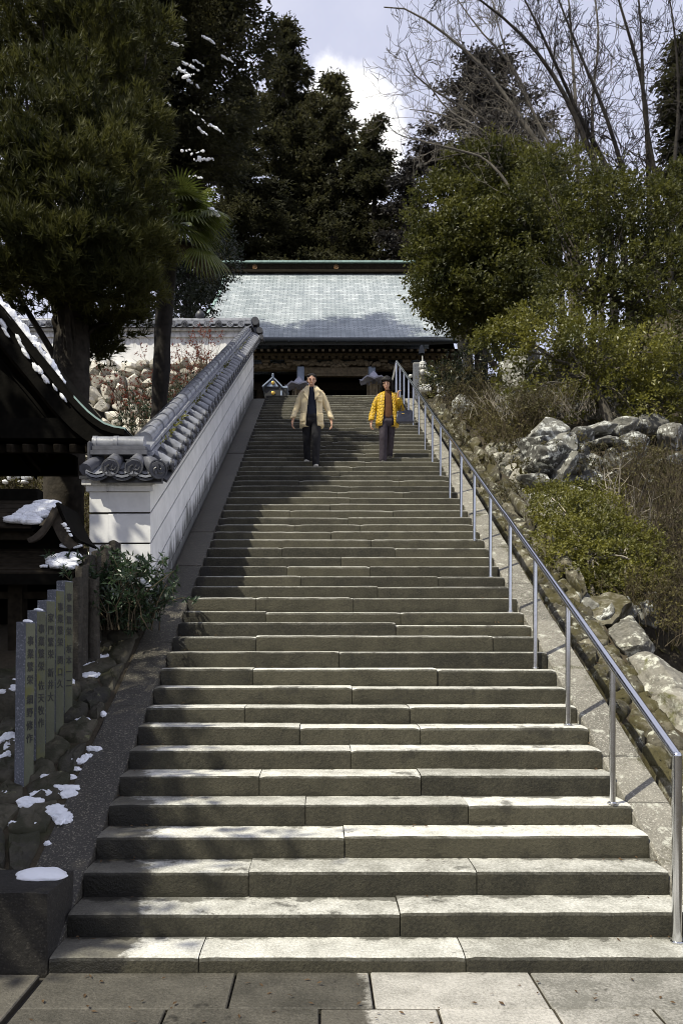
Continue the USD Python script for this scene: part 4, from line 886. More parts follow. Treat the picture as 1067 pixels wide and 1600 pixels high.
# thickness below, the back slope and the gable ends
Vb = V + [0, .10, -.22]
part('roof_soffit', (Vb, tri(qd)), m_wood, hall)
back = V * [1, -1, 1] + [0, 2 * YR, 0]
part('roof_back', (back, tri(qd)), m_shingle, hall, False, uv)
edge = np.stack([roof_pt(1.0, t)[0] for t in np.linspace(-1, 1, 41)])
part('eave_edge', loft(np.stack([edge + [0, -.005, .01], edge + [0, -.02, -.03], edge + [0, .10, -.24], edge + [0, .20, -.20]], 1)), m_gutterpipe, hall)
for s in (-1, 1):
    e = np.stack([roof_pt(q, s)[0] for q in np.linspace(0, 1, 17)])
    part('verge', loft(np.stack([e + [s * .02, 0, .03], e + [s * .02, 0, -.22], e + [-s * .10, 0, -.22], e + [-s * .10, 0, .03]], 1)), m_copper, hall)
    part('gable_wall', (np.array([[HX + s * 4.6, YR, ZR - .4], [HX + s * 4.6, YE + .9, ZE - .1], [HX + s * 4.6, 2 * YR - YE - .9, ZE - .1]]), np.array([[0, 1, 2]])), m_wood, hall)
# ridge box with crests and copper cap
part('ridge_box', box(HX - 5.0, HX + 5.0, YR - .30, YR + .30, ZR - .12, ZR + .24), m_wood, hall)
part('ridge_sill', box(HX - 5.02, HX + 5.02, YR - .36, YR + .36, ZR - .16, ZR - .06), m_wood, hall)
part('ridge_cap', cat(box(HX - 5.1, HX + 5.1, YR - .42, YR + .42, ZR + .242, ZR + .32), tube([[HX - 5.1, YR, ZR + .36], [HX + 5.1, YR, ZR + .36]], .09, 12)), m_copper, hall, 40)
for x in np.arange(-4.8, 5, .62):
    part('cap_seam', box(HX + x - .02, HX + x + .02, YR - .43, YR + .43, ZR + .235, ZR + .33), m_copper, hall)
for px in (399, 525, 651):
    x = (px - CX) * YR / F
    rim = xf(lathe([(.10, 0), (.12, .02), (.10, .04), (.07, .02), (.04, .04), (.001, .04)], 16), rot('x', math.pi / 2), (x, YR - .30, ZR + .06))
    part('ridge_crest', rim, m_gold_dull, hall, 40)
# gutter with brackets, a bell-shaped rain chain cup
part('gutter_pipe', tube([[HX - 5.6, YE - .06, ZE - .12], [HX + 5.6, YE - .06, ZE - .12]], .065, 10), m_gutterpipe, hall, 50)
for x in np.arange(-5.4, 5.5, .9):
    part('gutter_bracket', box(HX + x - .015, HX + x + .015, YE - .13, YE + .1, ZE - .2, ZE - .09), m_gutterpipe, hall)
# rafters, two rows
r = np.random.default_rng(91)
for row, (yy, zz, ln, hh) in enumerate(((YE + .30, ZE - .36, 1.4, .085), (YE + .95, ZE - .40, 1.4, .10))):
    for x in np.arange(-5.2, 5.25, .26):
        part('rafter', cbox((HX + x, yy + ln / 2, zz + .22 * 1), (.10, ln, hh), .008, rot('x', .30)), m_wood2 if row == 0 else m_wood, hall)
part('rafter_board', box(HX - 5.4, HX + 5.4, YE + .72, YE + .80, ZE - .30, ZE - .16), m_wood, hall)
part('eave_beam', box(HX - 5.3, HX + 5.3, YE + 1.0, YE + 1.22, ZE - .40, ZE - .15), m_wood2, hall)
part('bracket_beam', box(HX - 5.1, HX + 5.1, YE + 1.35, YE + 1.6, ZE - .74, ZE - .52), m_wood2, hall)
for x in np.arange(-4.6, 4.7, .92):
    part('bracket_block', cat(cbox((HX + x, YE + 1.25, ZE - .47), (.34, .30, .12), .03), cbox((HX + x, YE + 1.25, ZE - .59), (.22, .22, .11), .03)), m_wood2, hall)
def carved(x0, x1, z, y, h, seed):
    rr = np.random.default_rng(seed)
    gs = []
    n = int((x1 - x0) / .13)
    for k in range(n):
        x = x0 + (k + .5) * (x1 - x0) / n
        gs.append(xf(rock(seed * 50 + k, (.22, .14, h * rr.uniform(.5, 1.0)), 1, 5, .3, .6), rot('y', rr.uniform(-.8, .8)), (x, y, z + rr.uniform(-.2, .2) * h)))
    return cat(*gs)
part('carved_panel', carved(HX - 1.3, HX + 1.3, ZE - .58, YE + 1.16, .20, 1), m_wood2, hall, 40)
part('carved_panel', carved(HX - .5, HX + .5, ZE - .66, YE + 1.12, .16, 2), m_wood2, hall, 40)
for s in (-1, 1):
    part('carved_nose', carved(HX + s * 1.39 - .3, HX + s * 1.39 + .3, ZE - .62, YE + 1.0, .20, 4 + s), m_wood2, hall, 40)
    part('carved_panel', carved(HX + s * 3.0 - 1.2, HX + s * 3.0 + 1.2, ZE - .62, YE + 1.3, .2, 8 + s), m_wood2, hall, 40)
part('rainbow_beam', hexa([[HX - 1.39, YE + 1.12, ZE - .98], [HX - 1.39, YE + 1.12, ZE - .74], [HX - 1.39, YE + 1.30, ZE - .98], [HX - 1.39, YE + 1.30, ZE - .74], [HX + 1.39, YE + 1.12, ZE - .98], [HX + 1.39, YE + 1.12, ZE - .74], [HX + 1.39, YE + 1.30, ZE - .98], [HX + 1.39, YE + 1.30, ZE - .74]]), m_wood2, hall)
part('lower_beam', box(HX - 1.3, HX + 1.3, YE + 1.13, YE + 1.29, ZE - 1.07, ZE - .985), m_wood2, hall)
for s in (-1, 1):
    c = part('porch_column', cbox((HX + s * 1.39, YE + 1.2, (8.2 + ZE - .62) / 2), (.26, .26, ZE - .62 - 8.2), .04), m_wood, hall)
    part('column_sheath', cbox((HX + s * 1.39, YE + 1.2, ZE - 1.00), (.285, .285, .62), .04), m_bluegrey, c)
for x in (-4.7, -3.05, -1.4, 1.4, 3.05, 4.7):
    part('column', lathe([(.16, 0), (.165, 1), (.16, 4.0)], 14, (HX + x, YE + 2.4, 8.2)), m_wood, hall, 40)
part('head_beam', box(HX - 5, HX + 5, YE + 2.27, YE + 2.53, ZE - 1.25, ZE - .95), m_wood, hall)
part('sill_beam', box(HX - 5, HX + 5, YE + 2.30, YE + 2.50, 9.2, 9.42), m_wood2, hall)
part('front_wall', box(HX - 5, HX + 5, YE + 2.62, YE + 2.72, 8.2, ZE - .5), m_wood3, hall)
for x in np.arange(-4.6, 4.7, .46):
    part('lattice_bar', box(HX + x - .02, HX + x + .02, YE + 2.54, YE + 2.58, 9.43, ZE - 1.26), m_wood, hall)
for z in np.arange(9.7, ZE - 1.3, .42):
    part('lattice_rail', box(HX - 5, HX + 5, YE + 2.581, YE + 2.61, z, z + .04), m_wood, hall)
part('side_wall', cat(box(HX - 5.0, HX - 4.9, YE + 2.72, 2 * YR - YE - 1, 8.2, ZE - .3), box(HX + 4.9, HX + 5.0, YE + 2.72, 2 * YR - YE - 1, 8.2, ZE - .3), box(HX - 4.9, HX + 4.9, 2 * YR - YE - 1.1, 2 * YR - YE - 1, 8.2, ZE - .3)), m_wood, hall)
for s in (-1, 1):       # splayed struts by the doorway
    part('strut', tube([[HX + s * .15, YE + 2.5, 9.3], [HX + s * .75, YE + 2.5, 8.95]], .035, 6), m_wood2, hall)
part('porch_floor', box(HX - 4, HX + 4, YE + 1.0, YE + 2.6, 8.19, 8.75), m_wood3, hall)
solo('rain_cup', lathe([(.02, .34), (.05, .30), (.10, .16), (.115, .02), (.13, 0), (.02, .02)], 14, ((658.5 - CX) * 29.4 / F, 29.4, EYE - (553 - CY) * 29.4 / F)), m_gutterpipe, 'small dark bell hanging under the hall eave at right', 'bell', smooth=40)

# pair of bronze lanterns with upcurved roofs before the porch columns
def bronze_lantern(label, loc, first=None):
    if first is not None: return copy_of(first, loc, 0, label)
    t = thing('bronze_lantern', label, 'lantern', loc, group='bronze lanterns before the hall')
    part('pedestal', lathe([(.36, 0), (.36, .18), (.26, .24), (.20, .5), (.2, .62), (.3, .72)], 12), m_wood2, t, 40)
    part('light_box', cat(*[cbox((.20 * math.cos(a), .20 * math.sin(a), 1.05), (.05, .05, .62), .01, None) for a in np.arange(6) * math.pi / 3], lathe([(.16, .74), (.16, 1.3)], 6)), m_wood2, t, 40)
    R6 = []
    for q in np.linspace(0, 1, 7):
        rad = .08 + .40 * q; z = 1.72 - .36 * q ** .8 + .10 * q ** 4
        th = np.arange(24) * 2 * math.pi / 24
        lobes = 1 + .0 * th
        R6.append(np.stack([rad * np.cos(th), rad * np.sin(th), z + (.05 * np.cos(6 * th)) * q ** 2], -1))
    out = R6[-1]
    R6.append(out * [.98, .98, 1] - [0, 0, .05]); R6.append(out * [.4, .4, 1] + [0, 0, .02])
    part('lantern_roof', loft(np.array(R6)), m_bronze, t, 50)
    part('finial', lathe([(.08, 1.70), (.05, 1.74), (.001, 1.80)], 12), m_bronze, t, 40)
    return t
zt = 8.18
def zfor(py, d): return EYE - (py - CY) * d / F
b1 = bronze_lantern('bronze lantern with upcurved violet-grey roof, right of the walking man', ((583.5 - CX) * 27.0 / F, 27.0, zfor(581, 27) - 1.74))
bronze_lantern('bronze lantern with upcurved violet-grey roof, half hidden behind the man in beige', ((467 - CX) * 27.0 / F, 27.0, zfor(590, 27) - 1.74), b1)

# offertory-like black box with blue-grey gabled roof and gilt crests
ob = thing('shrine_box', 'small black shrine box with blue-grey gabled roof and gilt crests beside the kerb top', 'shrine box')
D = 23.0
a, b_, ap = P(412, 603, D), P(439, 603, D), P(426.5, 588.5, D)
from shapely import Polygon as PG
v, f = extrude(PG([(a[0] + .08, a[2]), (b_[0] - .08, a[2]), (ap[0], ap[2] - .05)]), .03)
part('gable', (np.stack([v[:, 0], D + .02 + v[:, 2], v[:, 1]], 1), f[:, ::-1]), m_bluegrey, ob)
for e, s in ((a, 1), (b_, -1)):
    part('roof_slope', hexa([[e[0] - s * .04, D - .02, e[2] - .03], [e[0] - s * .04, D - .02, e[2] + .01], [e[0] - s * .04, D + .9, e[2] - .03], [e[0] - s * .04, D + .9, e[2] + .01], [ap[0], D - .02, ap[2] - .03], [ap[0], D - .02, ap[2] + .02], [ap[0], D + .9, ap[2] - .03], [ap[0], D + .9, ap[2] + .02]]), m_bluegrey, ob)
part('side_roof', box(b_[0] - .02, b_[0] + .19, D + .05, D + .8, a[2] - .03, a[2] + .02), m_bluegrey, ob)
part('box_body', box(a[0] + .03, b_[0] + .14, D + .06, D + .8, 8.15, a[2] - .031), m_black, ob)
part('box_plinth', box(a[0] - .02, b_[0] + .2, D + .0, D + .86, 8.10, 8.30), m_bluegrey, ob)
part('panel_post', box(b_[0] - .02, b_[0] + .03, D + .03, D + .055, 8.32, a[2] - .12), m_bluegrey, ob)
for z, rad in ((a[2] + .10, .055), (a[2] - .18, .06)):
    part('gilt_crest', xf(lathe([(rad, 0), (rad * .9, .02), (rad * .4, .03), (.001, .03)], 12), rot('x', math.pi / 2), (ap[0], D + .01 if z > a[2] else D + .058, z)), m_gold, ob, 40)
part('gilt_fitting', box(b_[0] - .06, b_[0] + .05, D - .01, D + .02, 8.24, 8.30), m_gold, ob)
part('roof_ridge', cat(tube([[ap[0], D - .04, ap[2] + .03], [ap[0], D + .92, ap[2] + .03]], .035, 8), xf(ico(1), None, (ap[0], D - .04, ap[2] + .06), .03)), m_bluegrey, ob)
solo('sign_board', hexa([[P(452, 611, 23.4)[0], 23.4, 8.2], [P(452, 611, 23.4)[0] - .02, 23.4, 8.55], [P(452, 611, 23.4)[0], 23.5, 8.2], [P(452, 611, 23.4)[0] - .02, 23.5, 8.55], [P(455, 611, 23.4)[0] + .03, 23.4, 8.2], [P(453.5, 611, 23.4)[0], 23.4, 8.55], [P(455, 611, 23.4)[0] + .03, 23.5, 8.2], [P(453.5, 611, 23.4)[0], 23.5, 8.55]]), m_pale_stone, 'thin white leaning slat right of the small shrine box', 'slat')

# granite pillar, pale carved pagoda lantern with round bosses, rail and plinth at the top right
gp = P(650, 592, 21.6)
pl = thing('granite_pillar', 'square grey granite pillar standing at the top of the handrail', 'stone pillar', (gp[0], 21.6, 8.1))
part('shaft', cbox((0, 0, (zfor(568, 21.6) - 8.1) / 2), (.155, .155, zfor(568, 21.6) - 8.1), .012), m_granite, pl)
part('cap', cbox((0, 0, zfor(568, 21.6) - 8.1 - .01), (.165, .165, .03), .008), m_pale_stone, pl)
pg = P(660, 600, 23.5)
pa = thing('pagoda_lantern', 'pale carved stone pagoda lantern with pointed finial and white round bosses', 'stone lantern', (pg[0], 23.5, 8.1))
zz = lambda py: zfor(py, 23.5) - 8.1
part('finial', lathe([(.03, zz(566)), (.022, zz(561)), (.012, zz(556)), (.001, zz(555))], 10), m_pale_stone, pa, 40)
part('cap', lathe([(.001, zz(564)), (.05, zz(564.5)), (.12, zz(567)), (.125, zz(570.5)), (.03, zz(571))], 14), m_pale_stone, pa, 40)
part('lamp_ring', cat(*[xf(blob(i, (.07, .07, .11), 1, .1), None, (.10 * math.cos(t), .10 * math.sin(t), zz(573.5))) for i, t in enumerate(np.arange(8) * math.pi / 4)], lathe([(.07, zz(576)), (.07, zz(571))], 10)), m_pale_stone, pa, True)
for i, (px, py, s) in enumerate([(660, 581, .15), (666, 582, .11), (671, 584, .13), (680, 588, .10), (641.5, 587, .11), (654, 580, .09)]):
    c = P(px, py, 23.3)
    part('boss', xf(blob(30 + i, (s, s, s), 2, .16), None, (c[0] - pg[0], -.2, c[2] - 8.1)), m_pale_stone, pa, True)
part('stem', lathe([(.18, 0), (.18, .1), (.11, .18), (.10, zz(586)), (.2, zz(584)), (.2, zz(580)), (.06, zz(577))], 12), m_lantern, pa, 40)
part('plinth', cat(cbox((.02, -.1, zz(607.5)), (.34, .3, .12), .02), cbox((.02, -.1, zz(612)), (.42, .36, .1), .02)), m_pale_stone, pa)
wr = thing('hand_pole', 'thin white pole leaning across the plinth beside the granite pillar', 'pole')
part('pole', tube([P(655, 606, 22.3), P(664, 604, 22.3), P(678, 599, 22.3)], .022, 8), m_snow, wr, 50)

# mossy stone lantern under the evergreen
lt = P(731, 560, 20.3)
sl = thing('stone_lantern', 'mossy stone lantern with flared cap half hidden under the evergreen crown', 'stone lantern', (lt[0], 20.3, 0))
zl = lambda py: zfor(py, 20.3)
part('base', cat(lathe([(.30, zl(600)), (.30, zl(585)), (.17, zl(580)), (.13, zl(565)), (.12, zl(548)), (.2, zl(545))], 14)), m_lantern, sl, 40)
th = np.arange(6) * math.pi / 3 + .3
R = [np.stack([q * np.cos(th), q * np.sin(th), np.full(6, z)], -1) for q, z in ((.12, zl(548)), (.27, zl(545)), (.31, zl(540)), (.29, zl(536.5)), (.10, zl(536)))]
part('platform', loft(np.array(R)), m_lantern, sl)
for k, t in enumerate(th):
    part('corner_post', cbox((.18 * math.cos(t), .18 * math.sin(t), zl(527)), (.06, .06, zl(516) - zl(537)), .01), m_lantern, sl)
part('paper_slip', box(.03, .10, -.20, -.19, zl(530), zl(522)), m_snow, sl)
R = []
for q in np.linspace(0, 1, 6):
    rad = .08 + .37 * q; thh = np.arange(24) * math.pi / 12
    R.append(np.stack([rad * np.cos(thh), rad * np.sin(thh), zl(503) + (zl(516) - zl(503)) * q ** .7 + .05 * np.cos(6 * (thh - .3)) * q ** 3], -1))
R.append(R[-1] * [1, 1, 1] - [0, 0, .07]); R.append(R[-1] * [.5, .5, 1] + [0, 0, .02])
part('cap', loft(np.array(R)), m_lantern, sl, 40)
part('jewel', lathe([(.09, zl(504)), (.05, zl(502)), (.09, zl(497)), (.05, zl(492)), (.001, zl(490))], 10), m_lantern, sl, 40)

# ------------------------------------------------------------------ snow-edged roof of the gate building at the left
gate = thing('gate_building', 'dark timber gate building whose curved gable roof with snowy edge enters from the left', 'building')
GYF, GYB = 9.35, 11.2
VP = [(-260, 250), (-140, 355), (0, 478), (40, 528), (80, 577), (120, 626), (150, 655), (172, 668), (197, 673)]
top = np.array([P(x, y, GYF) for x, y in VP])
from scipy.interpolate import PchipInterpolator
def along(pts, n):
    p = np.asarray(pts, float); s = np.r_[0, np.cumsum(np.linalg.norm(np.diff(p, axis=0), axis=1))]
    return PchipInterpolator(s, p)(np.linspace(0, s[-1], n))
top = along(top, 40)
nrm = np.gradient(top, axis=0); nrm = unit(np.stack([-nrm[:, 2], np.zeros(40), nrm[:, 0]], 1)); nrm *= np.sign(nrm[:, 2:3])
def roof_sheet(off0, off1, y0, y1):
    a = top + nrm * off0; b = top + nrm * off1
    return loft(np.stack([a + [0, y0 - GYF, 0], a + [0, y1 - GYF, 0], b + [0, y1 - GYF, 0], b + [0, y0 - GYF, 0]], 1))
part('roof_shell', roof_sheet(-.10, .0, GYF, GYB), m_wood3, gate)
part('copper_edge', roof_sheet(.002, .022, GYF - .03, GYB), m_wood3, gate)
a = top[33:]
part('corner_copper', loft(np.stack([a + [0, -.05, .028], a + [0, .5, .028], a + [0, .5, .0], a + [0, -.05, .0]], 1)), m_copper, gate)
part('bargeboard', roof_sheet(-.27, -.03, GYF - .05, GYF + .03), m_wood3, gate)
part('bargeboard_lip', roof_sheet(-.07, -.0, GYF - .09, GYF - .05), m_wood3, gate)
low = np.array([P(x, y, GYF) for x, y in [(-260, 480), (-100, 560), (0, 640), (60, 690), (110, 705), (158, 700)]])
for k in range(9):      # purlins and soffit boards running back under the roof
    o = -.18 - .11 * k
    a = top[:34] + nrm[:34] * o
    part('soffit_board', loft(np.stack([a + [0, .10 + .10 * k, 0], a + [0, .18 + .10 * k, 0], a + [0, .18 + .10 * k, -.05], a + [0, .10 + .10 * k, -.05]], 1)), m_wood if k % 2 else m_wood3, gate)
part('gable_wall', hexa([[-7, GYF + 1.0, 3.95], [-7, GYF + 1.0, 5.6], [-7, GYF + 1.1, 3.95], [-7, GYF + 1.1, 5.6], [-3.2, GYF + 1.0, 3.95], [-3.2, GYF + 1.0, 4.2], [-3.2, GYF + 1.1, 3.95], [-3.2, GYF + 1.1, 4.2]]), m_wood3, gate)
ez0 = P(0, 705, GYF)[2]
for k, x in enumerate(np.arange(-4.6, -2.72, .185)):     # rafter tails of the eave seen from below
    part('rafter', cbox((x, GYF + .55, ez0 + .16 + .05 * (x + 4.0) * 0), (.075, 1.1, .10), .01, rot('x', .22)), m_wood, gate)
part('tie_beam', box(-7, -2.72, GYF + .02, GYF + .24, ez0 + .16, ez0 + .40), m_wood3, gate)
part('tie_beam', box(-7, -2.85, GYF + .30, GYF + .9, ez0 + .24, ez0 + .44), m_wood3, gate)
part('gable_board', loft(np.stack([top[2:38] + nrm[2:38] * -.20 + [0, .35, 0], np.stack([top[2:38, 0], np.full(36, GYF + .35), np.full(36, ez0 + .08)], 1), np.stack([top[2:38, 0], np.full(36, GYF + .40), np.full(36, ez0 + .08)], 1), top[2:38] + nrm[2:38] * -.20 + [0, .40, 0]], 1)), m_wood3, gate)
# red and green painted noses at the roof corner
part('painted_nose', cat(*[cbox(P(x, y, GYF + .03), (.05, .05, .03), .008) for x, y in ((163, 676), (176, 677), (188, 676))]), plain('old_vermilion', (.16, .035, .015), .7), gate)
# snow along the verge
sn = []
r = np.random.default_rng(95)
sl_ = top[6:32]
vs, rs = [], []
ridge = along(sl_ + nrm[6:32] * .035 + np.array([0, .06, 0]), 110)
sv, sf = tube(ridge, np.concatenate([np.linspace(.045, .062, 80), np.linspace(.06, .015, 30)]), 14)
sv += rdirfield(sv * 1.3, 951) * .04 + rdirfield(sv * 4, 952) * .03
sn.append((sv, sf))
for k in range(46):
    i = r.integers(0, 108)
    sn.append(move(blob(700 + k, (r.uniform(.03, .09), r.uniform(.03, .09), r.uniform(.03, .06)), 2, .5), ridge[i] + rdir(r, 1)[0] * .05))
for px, py in [(5, 505), (15, 520), (25, 532), (30, 540), (40, 553), (55, 572), (68, 582), (74, 594), (85, 608), (95, 620)]:
    sn.append(move(xf(blob(760 + px, (r.uniform(.03, .07), .05, r.uniform(.09, .16)), 2, .5), rot('y', -.6)), P(px + r.normal() * 3, py + r.normal() * 3, GYF - .07)))
solo('snow', cat(*sn), m_snow, 'ridge of wet snow along the curved gate roof edge at left', 'snow', smooth=True)

# small roofed well-house below it, in deep shade
wh = thing('small_shrine', 'small dark timber shrine with shingled roofs and carved bargeboard at the left edge', 'shrine')
D = 7.7
def q3(pts, d): return [P(x, y, d) for x, y in pts]
# upper roof: slope towards us with gable end to the right
A0, A1 = P(-120, 779, D + .5), P(62, 779, D + .5); B0, B1 = P(-120, 822, D), P(50, 822, D)
ap = P(88, 783, D + .45)
part('upper_roof', loft(np.array([[A0, B0, B0 - [0, 0, .05], A0 - [0, 0, .05]], [A1, B1, B1 - [0, 0, .05], A1 - [0, 0, .05]], [P(88, 785, D + .42), P(52, 822, D - .0), P(52, 822, D) - [0, 0, .05], P(88, 785, D + .42) - [0, 0, .05]]])), m_wood3, wh)
for k in range(6):
    t = (k + .5) / 6
    part('shingle_course', loft(np.array([[A0 * (1 - t) + B0 * t + [0, 0, .012], A0 * (1 - t - .13) + B0 * (t + .13) + [0, -.01, .006], A0 * (1 - t - .13) + B0 * (t + .13) + [0, -.01, -.01]], [A1 * (1 - t) + B1 * t + [0, 0, .012], A1 * (1 - t - .13) + B1 * (t + .13) + [0, -.01, .006], A1 * (1 - t - .13) + B1 * (t + .13) + [0, -.01, -.01]]])), m_wood, wh)
part('ridge_board', box(A0[0], A1[0], D + .44, D + .60, A0[2] - .06, A0[2] + .09), m_wood3, wh)
bb = along(q3([(42, 842), (52, 836), (66, 822), (78, 800), (82, 792)], D - .03), 14)
bb2 = along(q3([(45, 848), (58, 843), (72, 828), (84, 806), (88, 794)], D - .03), 14)
part('bargeboard', loft(np.stack([bb, bb2, bb2 + [0, .06, 0], bb + [0, .06, 0]], 1)), m_bargeboard, wh)
bb = along(q3([(76, 803), (84, 826), (96, 848), (108, 858)], D + .05), 12)
bb2 = along(q3([(88, 790), (98, 815), (110, 838), (122, 850)], D + .05), 12)
part('bargeboard', loft(np.stack([bb, bb2, bb2 + [0, .06, 0], bb + [0, .06, 0]], 1)), m_bargeboard, wh)
part('verge', loft(np.stack([bb2 + [0, -.03, .02], bb2 + [.03, -.03, .03], bb2 + [.03, .6, .03], bb2 + [0, .6, .02]], 1)), m_wood3, wh)
part('gable_wall', box(P(-120, 850, D + .3)[0], P(100, 850, D + .3)[0], D + .25, D + .32, P(0, 862, D)[2], P(0, 815, D)[2]), m_wood3, wh)
part('eave_beam', box(P(-120, 850, D)[0], P(44, 850, D)[0], D + .06, D + .18, P(0, 842, D)[2], P(0, 828, D)[2]), m_wood, wh)
# lower roof with board courses
C0, C1, E0, E1 = P(-120, 858, D + .25), P(136, 858, D + .25), P(-120, 897, D - .2), P(116, 897, D - .2)
part('lower_roof', loft(np.array([[C0, E0, E0 - [0, 0, .04], C0 - [0, 0, .04]], [C1, E1, E1 - [0, 0, .04], C1 - [0, 0, .04]]])), m_wood3, wh)
for k in range(7):
    t0, t1 = k / 7, (k + 1.1) / 7
    t1 = min(t1, 1)
    part('roof_board', loft(np.array([[C0 * (1 - t0) + E0 * t0 + [0, 0, .004], C0 * (1 - t1) + E0 * t1 + [0, 0, .016], C0 * (1 - t1) + E0 * t1], [C1 * (1 - t0) + E1 * t0 + [0, 0, .004], C1 * (1 - t1) + E1 * t1 + [0, 0, .016], C1 * (1 - t1) + E1 * t1]])), m_wood, wh)
part('fascia', loft(np.array([[E0, E0 + [0, -.02, 0], E0 + [0, -.02, -.10], E0 + [0, 0, -.10]], [E1, E1 + [0, -.02, 0], E1 + [0, -.02, -.10], E1 + [0, 0, -.10]]])), m_wood3, wh)
part('back_wall', box(P(-120, 900, D)[0], P(105, 900, D)[0], D + .55, D + .62, 1.0, P(0, 880, D)[2]), m_wood3, wh)
for px in (-60, 22, 92):
    part('post', box(P(px, 900, D)[0] - .07, P(px, 900, D)[0] + .07, D + .02, D + .16, .9, P(0, 885, D)[2]), m_wood3 if px > 50 else m_wood, wh)
part('rail', box(P(-120, 930, D)[0], P(95, 930, D)[0], D + .05, D + .13, P(0, 935, D)[2], P(0, 924, D)[2]), m_wood, wh)
for x in np.linspace(P(30, 900, D)[0], P(88, 900, D)[0], 9):
    part('wall_board', box(x - .022, x + .022, D + .5, D + .545, 1.0, P(0, 930, D)[2]), m_wood3, wh)
def snow_pad(pts, d0, d1, lift, seed, n=40, s=.10):
    rr = np.random.default_rng(seed); pg = PG(pts); x0, y0, x1, y1 = pg.bounds; gs = []
    from shapely import Point
    while len(gs) < n:
        x, y = rr.uniform(x0, x1), rr.uniform(y0, y1)
        if pg.contains(Point(x, y)):
            d = d1 + (d0 - d1) * (y - y0) / max(y1 - y0, 1e-6)
            gs.append(move(blob(seed * 100 + len(gs), (s * rr.uniform(.8, 1.6), s * 1.2, s * .55), 2, .3), P(x, y, d) + [0, -.01, lift]))
    return cat(*gs)
solo('snow', snow_pad([(12, 818), (30, 806), (58, 790), (86, 786), (84, 794), (70, 808), (52, 819)], D - .02, D + .42, .02, 101, 90, .11), m_snow, 'slab of grainy snow on the small shrine upper roof corner', 'snow', smooth=True)
solo('snow', cat(snow_pad([(76, 893), (84, 876), (98, 870), (122, 871), (121, 878), (113, 891)], D - .2, D + .12, .03, 102, 60, .10), snow_pad([(62, 888), (70, 886), (72, 890)], D - .15, D - .1, .02, 103, 5, .05)), m_snow, 'thick square pad of snow on the small shrine lower roof', 'snow', smooth=True)
solo('snow', snow_pad([(92, 858), (104, 855), (126, 856), (122, 859)], D + .1, D + .2, .03, 104, 24, .07), m_snow, 'thin snow ridge at the top of the small shrine lower roof', 'snow', smooth=True)
solo('snow', snow_pad([(99, 822), (101, 821), (112, 842), (110, 843)], D + .0, D + .0, .03, 105, 10, .035), m_snow, 'narrow streak of snow on the small shrine right verge', 'snow', smooth=True)
solo('snow', snow_pad([(2, 1072), (20, 1068), (22, 1078), (4, 1082)], 6.6, 6.7, .0, 106, 9, .11), m_snow, 'round snow heap on a dark stone left of the granite posts', 'snow', smooth=True)
solo('dark_stone', move(rock(1061, (.5, .4, .36), 2, 9, .1, .6), P(8, 1100, 6.7)), m_bank_l, 'dark stone under the snow heap left of the posts', 'stone', smooth=40)

# ------------------------------------------------------------------ trees and plants
def trunk_mesh(pts, radii, sides=10, seed=0, rough=.25):
    p = along(pts, max(8, len(pts) * 5)); rad = np.interp(np.linspace(0, 1, len(p)), np.linspace(0, 1, len(radii)), radii)
    v, f = tube(p, rad, sides)
    k = len(p) * sides
    c = np.repeat(p, sides, axis=0)
    d = v[:k] - c
    w = 1 + (meshkit.fbm(v[:k] * [5, 5, 1.4] + seed, 4, seed) - .5)[:, None] * 2 * rough
    v[:k] = c + d * w
    return v, f

def curve(a, b, sag, r, n=7, wob=.08):
    a, b = np.asarray(a, float), np.asarray(b, float); t = np.linspace(0, 1, n)[:, None]
    L = np.linalg.norm(b - a)
    w = np.cumsum(r.normal(size=(n, 3)), axis=0) * wob * L / n; w -= w[:1]; w *= (1 - t) * 2
    return a + (b - a) * t + np.array([0, 0, 1.]) * sag * 4 * t * (1 - t) + w

